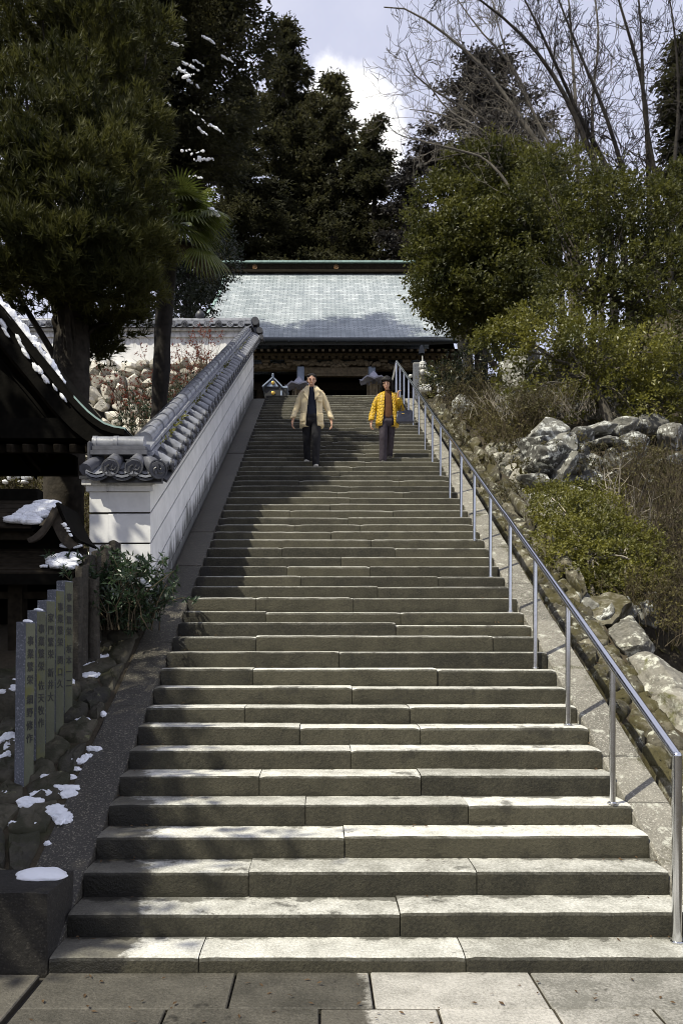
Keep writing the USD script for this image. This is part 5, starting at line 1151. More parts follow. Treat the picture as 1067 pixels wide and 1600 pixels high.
def conifer(name, label, base, h, crown0, prof, seed, nb, leaf_n, leaf_L, mat, trunk_r, bark, group=None, droop=-.10, spread=.75, sx=1.0, side=None, clump=(.42, .16), lean=(0, 0)):
    """Trunk, limbs leaving it all round, and sprays of scale leaves in flat clumps along each limb, with gaps between."""
    rr = np.random.default_rng(seed)
    t = thing(name, label, 'tree', base, group=group)
    axis = lambda z: np.array([lean[0] * z / h, lean[1] * z / h, z])
    part('trunk', trunk_mesh([axis(-.5), axis(h * .3), axis(h * .65), axis(h * .97)], [trunk_r * 1.25, trunk_r * .95, trunk_r * .6, .04], 9, seed, .12), bark, t, True)
    limbs, C, Dr, Sz = [], [], [], []
    for i in range(nb):
        u = crown0 + (1 - crown0) * ((i + rr.random()) / nb) ** .95
        z = h * u; R = np.interp((u - crown0) / (1 - crown0), *prof) * rr.uniform(.55, 1.12)
        az = rr.uniform(0, 2 * math.pi)
        if side is not None and rr.random() < side[1]: az = side[0] + rr.normal() * .7
        dv = np.array([math.cos(az) * sx, math.sin(az), 0])
        up = rr.uniform(-.05, .35) * (1.2 - u) + .25 * max(0, u - .7)
        end = axis(z) + dv * R + [0, 0, R * up * .5]
        c = curve(axis(z), end, R * droop, rr, 7, .10)
        limbs.append(tube(c, np.linspace(max(.02, trunk_r * .16 * (1.15 - u)), .012, 7), 4, False))
        m = max(3, int(R / .33))
        for q in np.sort(rr.uniform(.18, 1.0, m)):
            p = c[0] * 0 + np.array([np.interp(q * 6, np.arange(7), c[:, k]) for k in range(3)])
            off = rr.normal(size=3) * [.35, .35, .16] * (R * .22 + .15) * (1.1 - .5 * q)
            C.append(p + off); Dr.append(dv + [0, 0, -.25]); Sz.append((.6 + .6 * rr.random()) * (.75 + .25 * (1 - u)))
    C, Dr, Sz = np.array(C), np.array(Dr), np.array(Sz)
    k = rr.integers(0, len(C), leaf_n)
    o = rr.normal(size=(leaf_n, 3)) * [clump[0], clump[0], clump[1]] * Sz[k][:, None] * spread
    p = C[k] + o
    d = unit(Dr[k]) * .8 + o * 1.0 / clump[0] * .6 + rr.normal(size=(leaf_n, 3)) * .55 + [0, 0, -.1]
    nrm = rr.normal(size=(leaf_n, 3)) * .8 + [0, -.2, .35]
    part('crown', spikes(p, d, nrm, leaf_L * rr.uniform(.6, 1.3, leaf_n), leaf_L * rr.uniform(.45, .75, leaf_n)), mat, t).SetCustomDataByKey('kind', 'stuff')
    part('limbs', cat(*limbs), bark, t).SetCustomDataByKey('kind', 'stuff')
    return t, C

# cedars and cypresses behind the hall
def at_px(px, d, z=None): return np.array([(px - CX) * d / F, d, float(ground_z((px - CX) * d / F, d)) if z is None else z])
def height_to(py, d, base_z): return EYE + (CY - py) * d / F - base_z
b = at_px(448, 47, 8.0)
conifer('cypress_tree', 'tallest dark cypress behind the temple ridge, pointed top against the cloud', b, height_to(34, 47, 8), .26, ([0, .12, .3, .5, .68, .80, .90, 1], [4.6, 5.9, 6.0, 5.0, 3.7, 2.5, 1.6, .35]), 201, 240, 150000, .21, m_hinoki_far, .55, m_bark_dark, 'conifers behind the hall', side=(.1, .18), lean=(-.2, 0))
b = at_px(520, 45, 8.0)
conifer('cypress_tree', 'broad dark cypress right of the tallest, sloping down to the pale sky', b, height_to(118, 45, 8), .22, ([0, .2, .4, .6, .8, 1], [3.9, 4.8, 4.4, 3.5, 2.3, .3]), 202, 170, 96000, .20, m_hinoki_far, .42, m_bark_dark, 'conifers behind the hall')
b = at_px(585, 43, 8.0)
conifer('cypress_tree', 'lower dense dark conifer just left of the gap of open sky', b, height_to(190, 43, 8), .14, ([0, .2, .5, .8, 1], [3.2, 3.6, 3.0, 1.9, .3]), 203, 120, 62000, .20, m_hinoki_far, .34, m_bark_dark, 'conifers behind the hall')
b = at_px(372, 42, 8.0)
conifer('cypress_tree', 'dark cypress between the palm crown and the tallest cypress', b, height_to(125, 42, 8), .22, ([0, .2, .4, .6, .8, 1], [3.0, 3.3, 3.0, 2.4, 1.6, .3]), 204, 150, 80000, .20, m_hinoki_far, .42, m_bark_dark, 'conifers behind the hall')
b = at_px(640, 41, 8.0)
conifer('cypress_tree', 'small brownish conifer under the cloud, beside the evergreen crown', b, height_to(250, 41, 8), .10, ([0, .3, .6, .85, 1], [2.6, 2.7, 2.2, 1.3, .3]), 205, 95, 46000, .20, m_fir, .28, m_bark_dark, 'conifers behind the hall')
b = at_px(752, 45, 9.0)
conifer('fir_tree', 'rounded dark reddish fir rising behind the bare branches at right', b, height_to(92, 45, 9), .42, ([0, .15, .35, .6, .8, .93, 1], [2.6, 4.0, 4.4, 3.9, 2.9, 1.9, .6]), 206, 105, 74000, .22, m_fir, .42, m_bark_dark, None, clump=(.60, .26), droop=.02)
b = at_px(1075, 30, 10.0)
conifer('fir_tree', 'dark conifer cut by the right edge of the picture', b, height_to(60, 30, 10), .15, ([0, .3, .6, .85, 1], [2.0, 1.9, 1.5, .9, .2]), 207, 80, 36000, .20, m_hinoki, .3, m_bark_dark)
# hinoki with snow on its limbs, at the upper left
b = at_px(215, 25, 7.0)
hk, HC = conifer('hinoki_tree', 'large dark hinoki with snow caught on its limbs, upper left behind the podocarpus', b, height_to(-260, 25, 7), .40, ([0, .15, .4, .65, .85, 1], [2.6, 3.2, 4.0, 4.1, 3.0, .5]), 208, 230, 140000, .15, m_hinoki, .40, m_bark_dark, None, side=(.0, .42), clump=(.42, .16), droop=.05)
rr = np.random.default_rng(209)
sn = []
for px, py, n, sp, sl in [(290, 30, 14, 14, .6), (275, 55, 16, 16, -.5), (262, 70, 18, 18, .3), (318, 75, 30, 20, .55), (300, 85, 24, 22, .5), (290, 115, 16, 22, -.4), (270, 130, 18, 20, .6), (255, 140, 14, 18, .5), (318, 250, 22, 18, .2), (300, 262, 34, 24, .1), (285, 245, 18, 20, -.2), (240, 130, 14, 20, .5), (235, 305, 10, 14, .1), (330, 185, 22, 22, .8), (320, 205, 12, 16, .9)]:
    for st in range(2 if n > 15 else 1):      # strips of snow lying along the boughs
        x0, y0, d0, L = px + rr.normal() * sp * .8, py + rr.normal() * sp * .6, 22.6 + rr.uniform(-.6, .8), sp * rr.uniform(.6, 1.3)
        for u in np.arange(-L / 2, L / 2, 1.7):
            if rr.random() < .38: continue
            q = rr.uniform(.02, .06)
            sn.append(move(xf(blob(900 + len(sn), (q * rr.uniform(1.2, 2.4), q * 2.2, q), 1, .5), rot('y', math.atan(sl))), P(x0 + u, y0 + u * sl + rr.normal() * .9 + .012 * u * u, d0 + rr.normal() * .08)))
solo('snow', cat(*sn), m_snow, 'clots of snow caught high in the dark hinoki branches', 'snow', kind='stuff', smooth=True)

shade_tree_spots = []
# podocarpus: brushes of narrow leaves in layered clumps
def brush_tree(name, label, base, trunk_pts, trunk_r, clumps, seed, per, needles, L, W, mat, bark, catname='tree'):
    rr = np.random.default_rng(seed)
    t = thing(name, label, catname)
    part('trunk', trunk_mesh(trunk_pts, trunk_r, 14, seed, .16), bark, t, True)
    ps, ds, limbs = [], [], []
    for c, R in clumps:
        c = np.asarray(c, float); n = int(per * (R[0] * R[1]) ** .9 / .5)
        o = rdir(rr, n) * (rr.random((n, 1)) ** .45)
        keep = meshkit.noise((c + o * R) * 1.9, 3) > .30
        o = o[keep]
        ps.append(c + o * R); ds.append(unit(o * [1, 1, .5] + [0, 0, .75] + rr.normal(size=(len(o), 3)) * .30))
        a = np.asarray(trunk_pts[len(trunk_pts) // 2 + int(rr.random() * (len(trunk_pts) - len(trunk_pts) // 2 - 1))], float)
        limbs.append(tube(curve(a, c, .15, rr, 7, .12), np.linspace(.06, .015, 7), 5, False))
    ps, ds = np.vstack(ps), np.vstack(ds)
    n = len(ps)
    k = np.repeat(np.arange(n), needles)
    along_ = rr.uniform(0, .16, len(k))
    dirs = unit(ds[k] * 1.0 + rdir(rr, len(k)) * .85)
    p = ps[k] + ds[k] * along_[:, None]
    part('crown', spikes(p, dirs, rr.normal(size=(len(k), 3)), L * rr.uniform(.7, 1.25, len(k)), W), mat, t).SetCustomDataByKey('kind', 'stuff')
    part('limbs', cat(*limbs), bark, t).SetCustomDataByKey('kind', 'stuff')
    return t
rr = np.random.default_rng(211)
CL = []
TD = 12.3
for px, py, w, h, dd in [(40, 60, 80, 45, .6), (130, 30, 80, 45, .3), (10, 150, 70, 40, -.4), (90, 130, 80, 45, -.2), (170, 110, 70, 40, .5), (60, 200, 80, 36, -.9), (140, 190, 80, 38, -.5), (20, 250, 70, 34, -1.2), (215, 200, 50, 36, .3),
                         (100, 260, 85, 34, -1.2), (180, 255, 70, 32, -.7), (40, 310, 80, 34, -1.3), (130, 325, 80, 32, -1.3), (200, 320, 60, 30, -.6), (20, 370, 70, 32, -1.5), (90, 385, 80, 30, -1.5), (160, 390, 70, 28, -1.2), (220, 395, 55, 28, -.7),
                         (40, 430, 80, 28, -1.2), (120, 440, 75, 26, -1.2), (190, 450, 70, 26, -1.0), (170, 505, 60, 18, .1), (60, 470, 60, 18, -.5), (150, 545, 40, 18, .6), 
                         (60, -30, 100, 40, .3), (-60, 60, 80, 60, .2), (-70, 220, 80, 60, -.4), (-60, 380, 80, 50, -.6), (230, 60, 50, 40, 1.0), (75, 300, 120, 90, 1.4), (120, 150, 140, 90, 1.8), (40, 420, 90, 60, 1.2), (180, 400, 90, 70, 1.6), (20, 60, 90, 70, 1.7), (190, 270, 90, 60, 1.5)]:
    d = TD + dd
    CL.append((P(px, py, d), np.array([w * d / F * 1.0, .62, h * d / F * 1.05])))
base = P(92, 925, TD)
tp = [base + [0, 0, -1.0], P(96, 860, TD), P(100, 740, TD), P(108, 600, TD), P(112, 480, TD), P(110, 360, TD + .4), P(105, 240, TD + .9)]
brush_tree('podocarpus_tree', 'big dark podocarpus with brushes of narrow leaves filling the upper left', base, tp, [.36, .34, .31, .30, .28, .22, .16, .06], CL, 212, 290, 20, .135, .022, m_needle, m_bark)

# unseen evergreens added beyond the left edge to throw shade on the bank
for q, (x, y, zb, lab) in enumerate([(-7.6, 2.6, 0.0, 'unseen evergreen added for shade beyond the left edge, nearest the paving'), (-7.9, 5.6, 0.6, 'unseen evergreen added for shade beyond the left edge, beside the small shrine')]):
    shade_tree_spots.append((x, y, zb, lab, q))

# fan palm
rr = np.random.default_rng(221)
PD = 15.6
pc = P(268, 352, PD)
palm = thing('fan_palm', 'windmill fan palm with fibrous trunk and drooping fans before the temple roof', 'palm tree')
part('trunk', trunk_mesh([P(246, 640, PD) - [0, 0, 2.5], P(250, 600, PD), P(256, 500, PD), P(265, 370, PD)], [.17, .17, .17, .20], 12, 5, .30), m_bark_dark, palm, True)
def fan(o, d, up, R, n, seed, droop=.25, width=.05):
    """One fan: a stalk ending in a half wheel of pleated segments whose tips hang."""
    q = np.random.default_rng(seed)
    d = unit(np.asarray(d, float)); s = unit(np.cross(d, up)); u = np.cross(s, d)
    gs = []
    for a in np.linspace(-1.9, 1.9, n):
        dv = math.cos(a) * d + math.sin(a) * s
        L = R * (.78 + .22 * math.cos(a)) * q.uniform(.9, 1.05)
        t = np.array([0, .45, .8, 1.0])[:, None]
        c = o + dv * L * t + np.array([0, 0, -1.0]) * droop * L * t ** 2.4 + u * .06 * R * (1 - abs(a) / 2)
        w = np.array([.006, width, width * .55, .002])[:, None]
        side = unit(np.cross(dv, u))
        ridge = c + u * w * .5
        v = np.concatenate([c + side * w, ridge, c - side * w])
        f = []
        for i in range(3):
            f += [[i, i + 1, i + 5], [i, i + 5, i + 4], [i + 4, i + 5, i + 9], [i + 4, i + 9, i + 8]]
        gs.append((v, np.array(f)))
    return cat(*gs)
for i in range(24):
    az = rr.uniform(0, 2 * math.pi) if i > 6 else rr.normal() * .6 - .3
    el = [.9, .6, .3, 0, -.4, -.8][i % 6] + rr.normal() * .12
    d = np.array([math.cos(az) * math.cos(el), math.sin(az) * math.cos(el), math.sin(el)])
    st = rr.uniform(.45, .75)
    o = pc + d * st - [0, 0, .10]
    fr = part('frond', tube(np.array([pc - [0, 0, .15], pc + d * st * .5 + [0, 0, .04], o]), [.018, .014, .010], 5), m_palm, palm)
    part('fan_leaf', fan(o, d * [1, 1, .6] + [0, 0, -.15 if el < .5 else .1], [0, 0, 1] if abs(el) < 1 else [1, 0, 0], rr.uniform(.55, .75), 26, 2210 + i, rr.uniform(.25, .55), .024), m_palm if el > -.6 else m_palm_dead, fr)
for px, py, R in [(335, 400, .70), (320, 350, .62), (300, 320, .60), (245, 330, .6), (345, 345, .55)]:
    o = P(px - 22 if px > 268 else px + 10, py - 12, PD - .5)
    fr = part('frond', tube(np.array([pc, (pc + o) / 2 + [0, 0, .12], o]), [.018, .014, .010], 5), m_palm, palm)
    part('fan_leaf', fan(o, [.62 if px > 268 else -.5, -.45, -.55 if py > 380 else .0], [0, -.3, 1], R, 30, 2260 + px, .55, .022), m_palm, fr)
sn = [move(blob(950 + i, (s, s * .8, s * .7), 2, .3), P(x, y, PD - .7)) for i, (x, y, s) in enumerate([(331, 326, .10), (336, 332, .12), (341, 336, .08), (330, 333, .09), (225, 297, .16), (232, 302, .14), (222, 318, .10), (240, 318, .10)])]
solo('snow', cat(*sn), m_snow, 'lump of snow resting on the palm fans', 'snow', smooth=True)

# bare deciduous tree with ascending stems
def grow(segs, p, d, L, rad, depth, rr, up=.12, n=4):
    pts = [p]
    dd = d.copy()
    for i in range(n):
        dd = unit(dd + rr.normal(size=3) * .16 + np.array([0, 0, up * .5]))
        p = p + dd * L / n; pts.append(p)
    segs.append((np.array(pts), rad))
    if depth == 0: return
    for k in range(rr.integers(2, 5)):
        q = rr.uniform(.3, 1.0); i = min(int(q * n), n - 1)
        base = pts[i] + (pts[i + 1] - pts[i]) * (q * n - i)
        a = unit(dd + rdir(rr, 1)[0] * 1.0 + np.array([0, 0, up]))
        grow(segs, base, a, L * rr.uniform(.45, .75), rad * .55, depth - 1, rr, up, n)
def bare_tree(label, d, stems, seed, bark, r0=.16, twigs=10, depth=2, tl=1.5, rmin=.006):
    rr = np.random.default_rng(seed)
    t = thing('bare_tree', label, 'tree')
    small = []
    for j, st in enumerate(stems):
        dd = d + rr.uniform(-1.0, 1.0)
        pts = along([P(x, y, dd + rr.uniform(-.3, .3)) for x, y in st], 18)
        k = st[0][1] > 290
        ra = r0 * (.75 + .5 * rr.random()) * (1 if k else .45)
        rad = np.linspace(ra, ra * .13, 18)
        stem = part('stem', tube(pts, rad, 8), bark, t, True); small = []
        for q in range(twigs):
            i = rr.integers(5, 17)
            tv = unit(pts[i + 1 if i < 17 else i] - pts[i - 1])
            a = unit(tv * .9 + rdir(rr, 1)[0] * [1, .6, 1] * .9)
            grow(small, pts[i], a, tl * rr.uniform(.6, 1.3), rad[i] * .30, depth, rr)
        part('twigs', cat(*[tube(p, np.linspace(max(r, rmin * 1.3), max(r * .5, rmin), len(p)), 3, False) for p, r in small]), bark, stem).SetCustomDataByKey('kind', 'stuff')
    return t
bare_tree('leafless tree with pale grey stems fanning out across the upper right sky', 23.5, [
    [(900, 560), (895, 330), (850, 220), (805, 110), (745, 40), (690, -40)], [(905, 560), (905, 340), (900, 180), (893, 60), (880, -70)], [(940, 560), (935, 330), (925, 170), (935, 60), (915, -60)],
    [(900, 540), (890, 310), (830, 170), (790, 80), (765, -30)], [(880, 540), (870, 320), (800, 215), (710, 160), (650, 118), (632, 80)], [(895, 520), (880, 300), (820, 195), (750, 100), (650, 20), (600, 10)], [(860, 500), (850, 320), (780, 240), (715, 190), (640, 170)]], 231, m_bark_pale, .10, 17, 3, 1.2, .0055)
bare_tree('leafless tree of dark upright stems near the right edge', 21.5, [
    [(1000, 560), (985, 330), (950, 190), (905, 80), (850, -60)], [(1010, 560), (1015, 330), (1010, 180), (985, 60), (950, -60)], [(985, 560), (960, 300), (905, 180), (850, 60), (800, -40)], [(1040, 560), (1050, 320), (1060, 150), (1050, 20), (1030, -50)], [(960, 560), (950, 330), (915, 220), (860, 110), (790, 30), (720, -20)], [(1030, 560), (1025, 300), (1005, 150), (1000, 20), (985, -60)]], 232, m_bark_dark, .11, 15, 3, 1.1, .0055)
bare_tree('thin bare tree whose long low branch reaches left over the sky gap', 19.5, [
    [(830, 420), (800, 300), (740, 240), (680, 225), (640, 215), (605, 195)], [(840, 420), (810, 280), (770, 215), (700, 170), (640, 60)], [(850, 430), (850, 320), (800, 240), (720, 240), (650, 260)]], 233, m_bark_pale, .055, 7, 2, .9, .005)

# broad-leaved evergreens
def evergreen(name, label, blobs, seed, density, L, W, mat, trunks, bark, catname='tree', upbias=.55, sprig=9, hole=.36, limb_r=.03, shell=.55, ns=1.7):
    rr = np.random.default_rng(seed)
    t = thing(name, label, catname)
    for k, (pts, rad) in enumerate(trunks): part('trunk', trunk_mesh(pts, rad, 8, seed + k, .15), bark, t, True)
    ps, outs, limbs = [], [], []
    for c, R in blobs:
        c, R = np.asarray(c, float), np.asarray(R, float)
        n = int(density * (R[0] * R[1] + R[1] * R[2] + R[0] * R[2]))
        o = rdir(rr, n); rad = shell + (1 - shell) * rr.random((n, 1)) ** .5
        rad = np.where(rr.random((n, 1)) < .07, rad * rr.uniform(1.05, 1.35, (n, 1)), rad) * (.76 + .48 * meshkit.noise((c + o * R) * 1.3, seed)[:, None])
        p = c + o * R * rad
        keep = meshkit.fbm(p * ns, 3, seed + 5) > hole
        ps.append(p[keep]); outs.append(o[keep])
        if trunks:
            src = np.asarray(trunks[rr.integers(len(trunks))][0][-1], float)
            for q in range(3):
                e = c + rdir(rr, 1)[0] * R * .8
                limbs.append(tube(curve(src, e, .1, rr, 7, .15), np.linspace(limb_r, .006, 7), 4, False))
    ps, outs = np.vstack(ps), np.vstack(outs)
    k = np.repeat(np.arange(len(ps)), sprig)
    ax = unit(outs + rr.normal(size=outs.shape) * .5 + [0, 0, .25])[k]
    s = rr.uniform(0, 1, len(k))
    p = ps[k] + ax * (s * L * 2.6)[:, None] + rr.normal(size=(len(k), 3)) * L * .35
    d = unit(ax * .7 + rdir(rr, len(k)) * .9)
    nrm = outs[k] * .5 + [0, 0, upbias] + rr.normal(size=(len(k), 3)) * .45
    part('crown', leaves(p, d, nrm, L * rr.uniform(.65, 1.25, len(k)), W * rr.uniform(.75, 1.2, len(k))), mat, t).SetCustomDataByKey('kind', 'stuff')
    if limbs: part('limbs', cat(*limbs), bark, t).SetCustomDataByKey('kind', 'stuff')
    return t
def B(px, py, d, w, h, dep): return (P(px, py, d), (w * d / F, dep, h * d / F))
evergreen('evergreen_oak', 'dense rounded evergreen with dark glossy leaves overhanging the temple roof', [
    B(700, 330, 19.5, 55, 45, 1.0), B(740, 290, 19.8, 60, 45, 1.0), B(790, 280, 20, 60, 45, 1.0), B(690, 400, 19.3, 50, 42, 1.0), B(740, 380, 19.0, 55, 45, 1.1), B(790, 360, 19.0, 60, 48, 1.1), B(680, 445, 19.2, 32, 34, .8), B(705, 462, 19.2, 42, 36, .9), B(760, 440, 18.8, 60, 45, 1.1), B(820, 420, 18.8, 55, 50, 1.1), B(735, 485, 19.2, 48, 26, .8), B(690, 490, 19.2, 18, 18, .4),
    B(830, 320, 19.5, 55, 45, 1.0), B(800, 480, 18.8, 50, 36, 1.0), B(860, 380, 19.2, 50, 60, 1.0)], 241, 330, .10, .052, m_oak,
    [([P(776, 575, 19.5), P(758, 545, 19.5), P(755, 500, 19.5), P(750, 430, 19.5)], [.09, .06, .055, .04]), ([P(800, 570, 19.6), P(775, 552, 19.5), P(770, 510, 19.6), P(790, 400, 19.8)], [.10, .07, .06, .04])], m_bark_pale, hole=.39, ns=2.3)
evergreen('evergreen_oak', 'loose yellow-green evergreen right of the dense one, below the bare stems', [
    B(880, 300, 16.5, 60, 40, .9), B(935, 330, 16, 60, 40, .9), B(990, 330, 15.5, 60, 50, .9), B(1040, 350, 15.5, 50, 60, .9), B(880, 400, 16, 55, 45, .9), B(950, 400, 15.5, 60, 45, .9), B(1020, 430, 15, 60, 50, .9), B(900, 470, 15.5, 60, 38, .9), B(970, 480, 15, 60, 40, .9), B(1050, 510, 14.5, 50, 45, .9), B(850, 262, 17, 40, 24, .6), B(1060, 300, 16, 40, 30, .7)], 242, 260, .085, .042, m_oak,
    [([P(930, 660, 15.5), P(925, 560, 15.5), P(930, 480, 15.5)], [.10, .08, .05]), ([P(1010, 660, 15), P(1000, 560, 15), P(980, 450, 15.5)], [.10, .08, .05])], m_bark, hole=.42, ns=1.5)
evergreen('evergreen_shrub', 'yellow-green shrub with arching sprays hanging over the lichened outcrop', [
    B(800, 520, 15.2, 44, 18, .5), B(840, 505, 15, 50, 20, .6), B(770, 535, 15.4, 36, 12, .35), B(880, 530, 14.6, 60, 22, .6), B(850, 560, 14.8, 50, 16, .5), B(930, 550, 14.2, 60, 26, .7), B(990, 560, 13.8, 60, 30, .7), B(1050, 580, 13.5, 50, 34, .7), B(900, 590, 14.4, 50, 18, .5), B(960, 610, 14, 55, 22, .6), B(840, 620, 14.6, 40, 12, .4), B(870, 655, 14.4, 36, 10, .3), B(1030, 640, 13.5, 50, 26, .6), B(800, 590, 15.2, 22, 8, .25)], 243, 420, .075, .034, m_holly,
    [([P(955, 665, 14.0), P(945, 640, 14.0), P(930, 600, 14.0)], [.10, .08, .05]), ([P(985, 665, 14.0), P(950, 640, 14.2), P(880, 570, 14.6)], [.09, .06, .03])], m_bark_pale, hole=.41, ns=2.2, upbias=.8, limb_r=.02)
evergreen('bamboo_grass', 'dark glossy undergrowth in the shade behind the lichened boulders', [
    B(900, 640, 16.5, 60, 24, .5), B(980, 620, 16, 60, 40, .5), B(1050, 640, 15.5, 50, 60, .5), B(760, 560, 19, 50, 18, .5), B(700, 590, 19.5, 30, 16, .4), B(730, 600, 19, 30, 14, .4)], 244, 300, .085, .034, m_camellia, [], m_bark, 'undergrowth', hole=.38)
evergreen('azalea_bush', 'clipped mound of yellow-green azalea on the bank right of the handrail', [
    B(870, 795, 10.6, 34, 22, .4), B(900, 815, 10.3, 45, 28, .5), B(880, 845, 10.0, 42, 30, .5), B(930, 800, 10.5, 40, 22, .45), B(940, 840, 10.0, 48, 30, .5), B(905, 880, 9.6, 45, 30, .5), B(955, 880, 9.5, 50, 30, .5), B(990, 850, 9.8, 36, 26, .4), B(930, 920, 9.3, 36, 22, .4), B(985, 915, 9.2, 40, 24, .4), B(1010, 890, 9.4, 30, 22, .35)], 245, 900, .042, .022, m_azalea,
    [([P(930, 960, 9.4), P(925, 920, 9.5), P(920, 880, 9.7)], [.03, .025, .015]), ([P(970, 960, 9.3), P(965, 920, 9.5), P(975, 880, 9.7)], [.03, .025, .015])], m_twig_pale, 'bush', hole=.34, limb_r=.010, shell=.75, ns=3.0)
evergreen('azalea_bush', 'small yellow azalea tuft at the foot of the boulder wall', [B(850, 770, 11.6, 26, 10, .25), B(890, 766, 11.5, 30, 9, .25), B(945, 768, 11.4, 30, 8, .25)], 246, 900, .042, .022, m_azalea, [], m_twig_pale, 'bush', hole=.34, shell=.7, ns=3.0)

for x, y, zb, lab, q in shade_tree_spots:
    evergreen('evergreen_tree', lab, [((x, y, zb + 6.4), (2.3, 2.2, 2.2)), ((x + .3, y + .6, zb + 4.4), (2.1, 2.0, 1.6)), ((x - .3, y - .4, zb + 8.0), (1.6, 1.6, 1.4)), ((x + .1, y + .2, zb + 9.5), (1.0, 1.0, 1.0))], 290 + q, 60, .22, .12, m_camellia,
              [([(x, y, zb - .5), (x, y, zb + 3), (x + .1, y, zb + 6)], [.25, .2, .12])], m_bark, hole=.30)
evergreen('evergreen_tree', 'dark evergreen mass left of the hall roof behind the palm trunk', [B(300, 440, 27, 44, 50, 1.2), B(330, 400, 28, 40, 45, 1.2), B(270, 480, 26.5, 44, 50, 1.2), B(290, 380, 28, 45, 45, 1.2), B(245, 420, 27, 45, 55, 1.2)], 299, 110, .13, .06, m_camellia, [([P(290, 560, 27) - [0, 0, 1], P(292, 500, 27), P(295, 430, 27)], [.2, .16, .1])], m_bark_dark, hole=.30)
# dry grasses and brown twiggy shrubs
def dry_shrub(label, spots, seed, n, h, mat, leafm=None, lean=.35, L=.05, name='dry_shrub', rad=.004, leafn=6):
    rr = np.random.default_rng(seed)
    t = thing(name, label, 'shrub')
    st, lp, ld = [], [], []
    for (c, sx, sy) in spots:
        for k in range(n):
            b = np.asarray(c, float) + [rr.normal() * sx, rr.normal() * sy, 0]
            e = b + [rr.normal() * lean * h, rr.normal() * lean * h, h * rr.uniform(.5, 1.15)]
            cv = curve(b, e, .02, rr, 6, .14)
            st.append(tube(cv, np.linspace(rad, rad * .45, 6), 3, False))
            for q in range(3):
                i = rr.integers(2, 5); e2 = cv[i] + rdir(rr, 1)[0] * h * .25 + [0, 0, h * .12]
                st.append(tube(np.array([cv[i], (cv[i] + e2) / 2 + rr.normal(size=3) * .01, e2]), [rad * .5, rad * .4, rad * .3], 3, False))
                if leafm:
                    m = rr.integers(2, leafn); w = rr.uniform(.2, 1, (m, 1)); lp.append(cv[i] + (e2 - cv[i]) * w); ld.append(rdir(rr, m))
    part('stems', cat(*st), mat, t).SetCustomDataByKey('kind', 'stuff')
    if leafm:
        p, d = np.vstack(lp), np.vstack(ld)
        part('leaves', leaves(p, d, rdir(rr, len(p)) + [0, 0, .4], L * rr.uniform(.6, 1.2, len(p)), L * .45), leafm, t).SetCustomDataByKey('kind', 'stuff')
    return t
dry_shrub('russet twiggy scrub with dry leaves at the bank top beside the outcrop', [(P(745, 668, 17), .35, .3), (P(765, 640, 17.2), .35, .3), (P(735, 640, 17.6), .3, .3), (P(700, 640, 19), .3, .3), (P(790, 690, 16), .3, .3), (P(715, 615, 19.5), .3, .3)], 251, 42, .85, m_twig, m_brush, .4, .055, leafn=8)
dry_shrub('olive grassy tuft hanging beside the boulder wall left corner', [(P(815, 700, 14), .22, .2), (P(800, 680, 14.6), .22, .2), (P(825, 670, 14), .2, .2), (P(840, 650, 14), .3, .2)], 252, 60, .55, m_twig, m_brush, .45, .06, leafn=7)
dry_shrub('pale dry grass stalks above the boulder wall, under the shrub sprays', [(P(850, 655, 14.2), .45, .2), (P(905, 652, 14.2), .45, .2), (P(800, 640, 15), .3, .2)], 253, 60, .5, m_twig_pale, m_brush, .5, .05, leafn=5)
dry_shrub('tall brown thicket with bare pale twigs at the right edge', [(P(1000, 885, 10.4), .2, .3), (P(1040, 880, 10.2), .25, .3), (P(1070, 860, 10.2), .25, .3), (P(1020, 800, 11.2), .3, .3), (P(1060, 800, 11.0), .3, .3), (P(985, 790, 11.4), .25, .3)], 254, 46, 1.0, m_twig, m_brush, .22, .045, leafn=6, rad=.005)
dry_shrub('pale leafless twigs rising behind the azalea mound', [(P(985, 860, 10.4), .12, .15), (P(1010, 850, 10.4), .12, .15), (P(960, 820, 10.8), .1, .1)], 255, 9, .8, m_twig_pale, None, .25, rad=.007)
dry_shrub('dark red-brown scrub in the hollow beyond the broad ledge stones', [(P(1010, 965, 8.8), .2, .2), (P(1050, 980, 8.6), .25, .25), (P(1070, 930, 9.0), .2, .2), (P(1080, 1010, 8.2), .25, .25), (P(1050, 920, 9.4), .2, .2)], 256, 60, .55, m_twig, m_brush, .4, .045, leafn=8)
for i, (pt, lab) in enumerate([(P(760, 740, 14.4), 'low weeds along the ledge stones below the boulder wall corner'), (P(800, 770, 13.0), 'low weeds among the flat sunlit stones beside the ledge'), (P(700, 680, 17.4), 'low weeds at the ledge top near the small upright rocks')]):
    dry_shrub(lab, [(pt, .12, .45)], 2570 + i, 26, .22, m_twig, m_brush, .5, .045)
dry_shrub('brown and olive scrub spilling over the ledge beside the flat stones', [(P(770, 745, 14.0), .25, .3), (P(815, 790, 12.4), .2, .3), (P(738, 700, 15.6), .25, .3)], 259, 34, .38, m_twig, m_brush, .5, .055, leafn=8)
dry_shrub('olive weeds sprouting from the gaps between the lichened boulders', [(P(868, 712, 12.1), .12, .1), (P(905, 735, 12.0), .2, .1), (P(940, 712, 12.3), .2, .1), (P(985, 715, 12.3), .2, .1), (P(900, 700, 12.5), .15, .1), (P(830, 735, 12.2), .12, .1)], 2591, 12, .22, m_twig, m_brush, .5, .05, leafn=8)
dry_shrub('tangled brown growth filling the ground under the boulder wall', [(P(960, 775, 12), .35, .2), (P(1000, 770, 12), .3, .2), (P(1050, 770, 12), .3, .2)], 258, 60, .5, m_twig, m_brush, .35, .05, leafn=8)
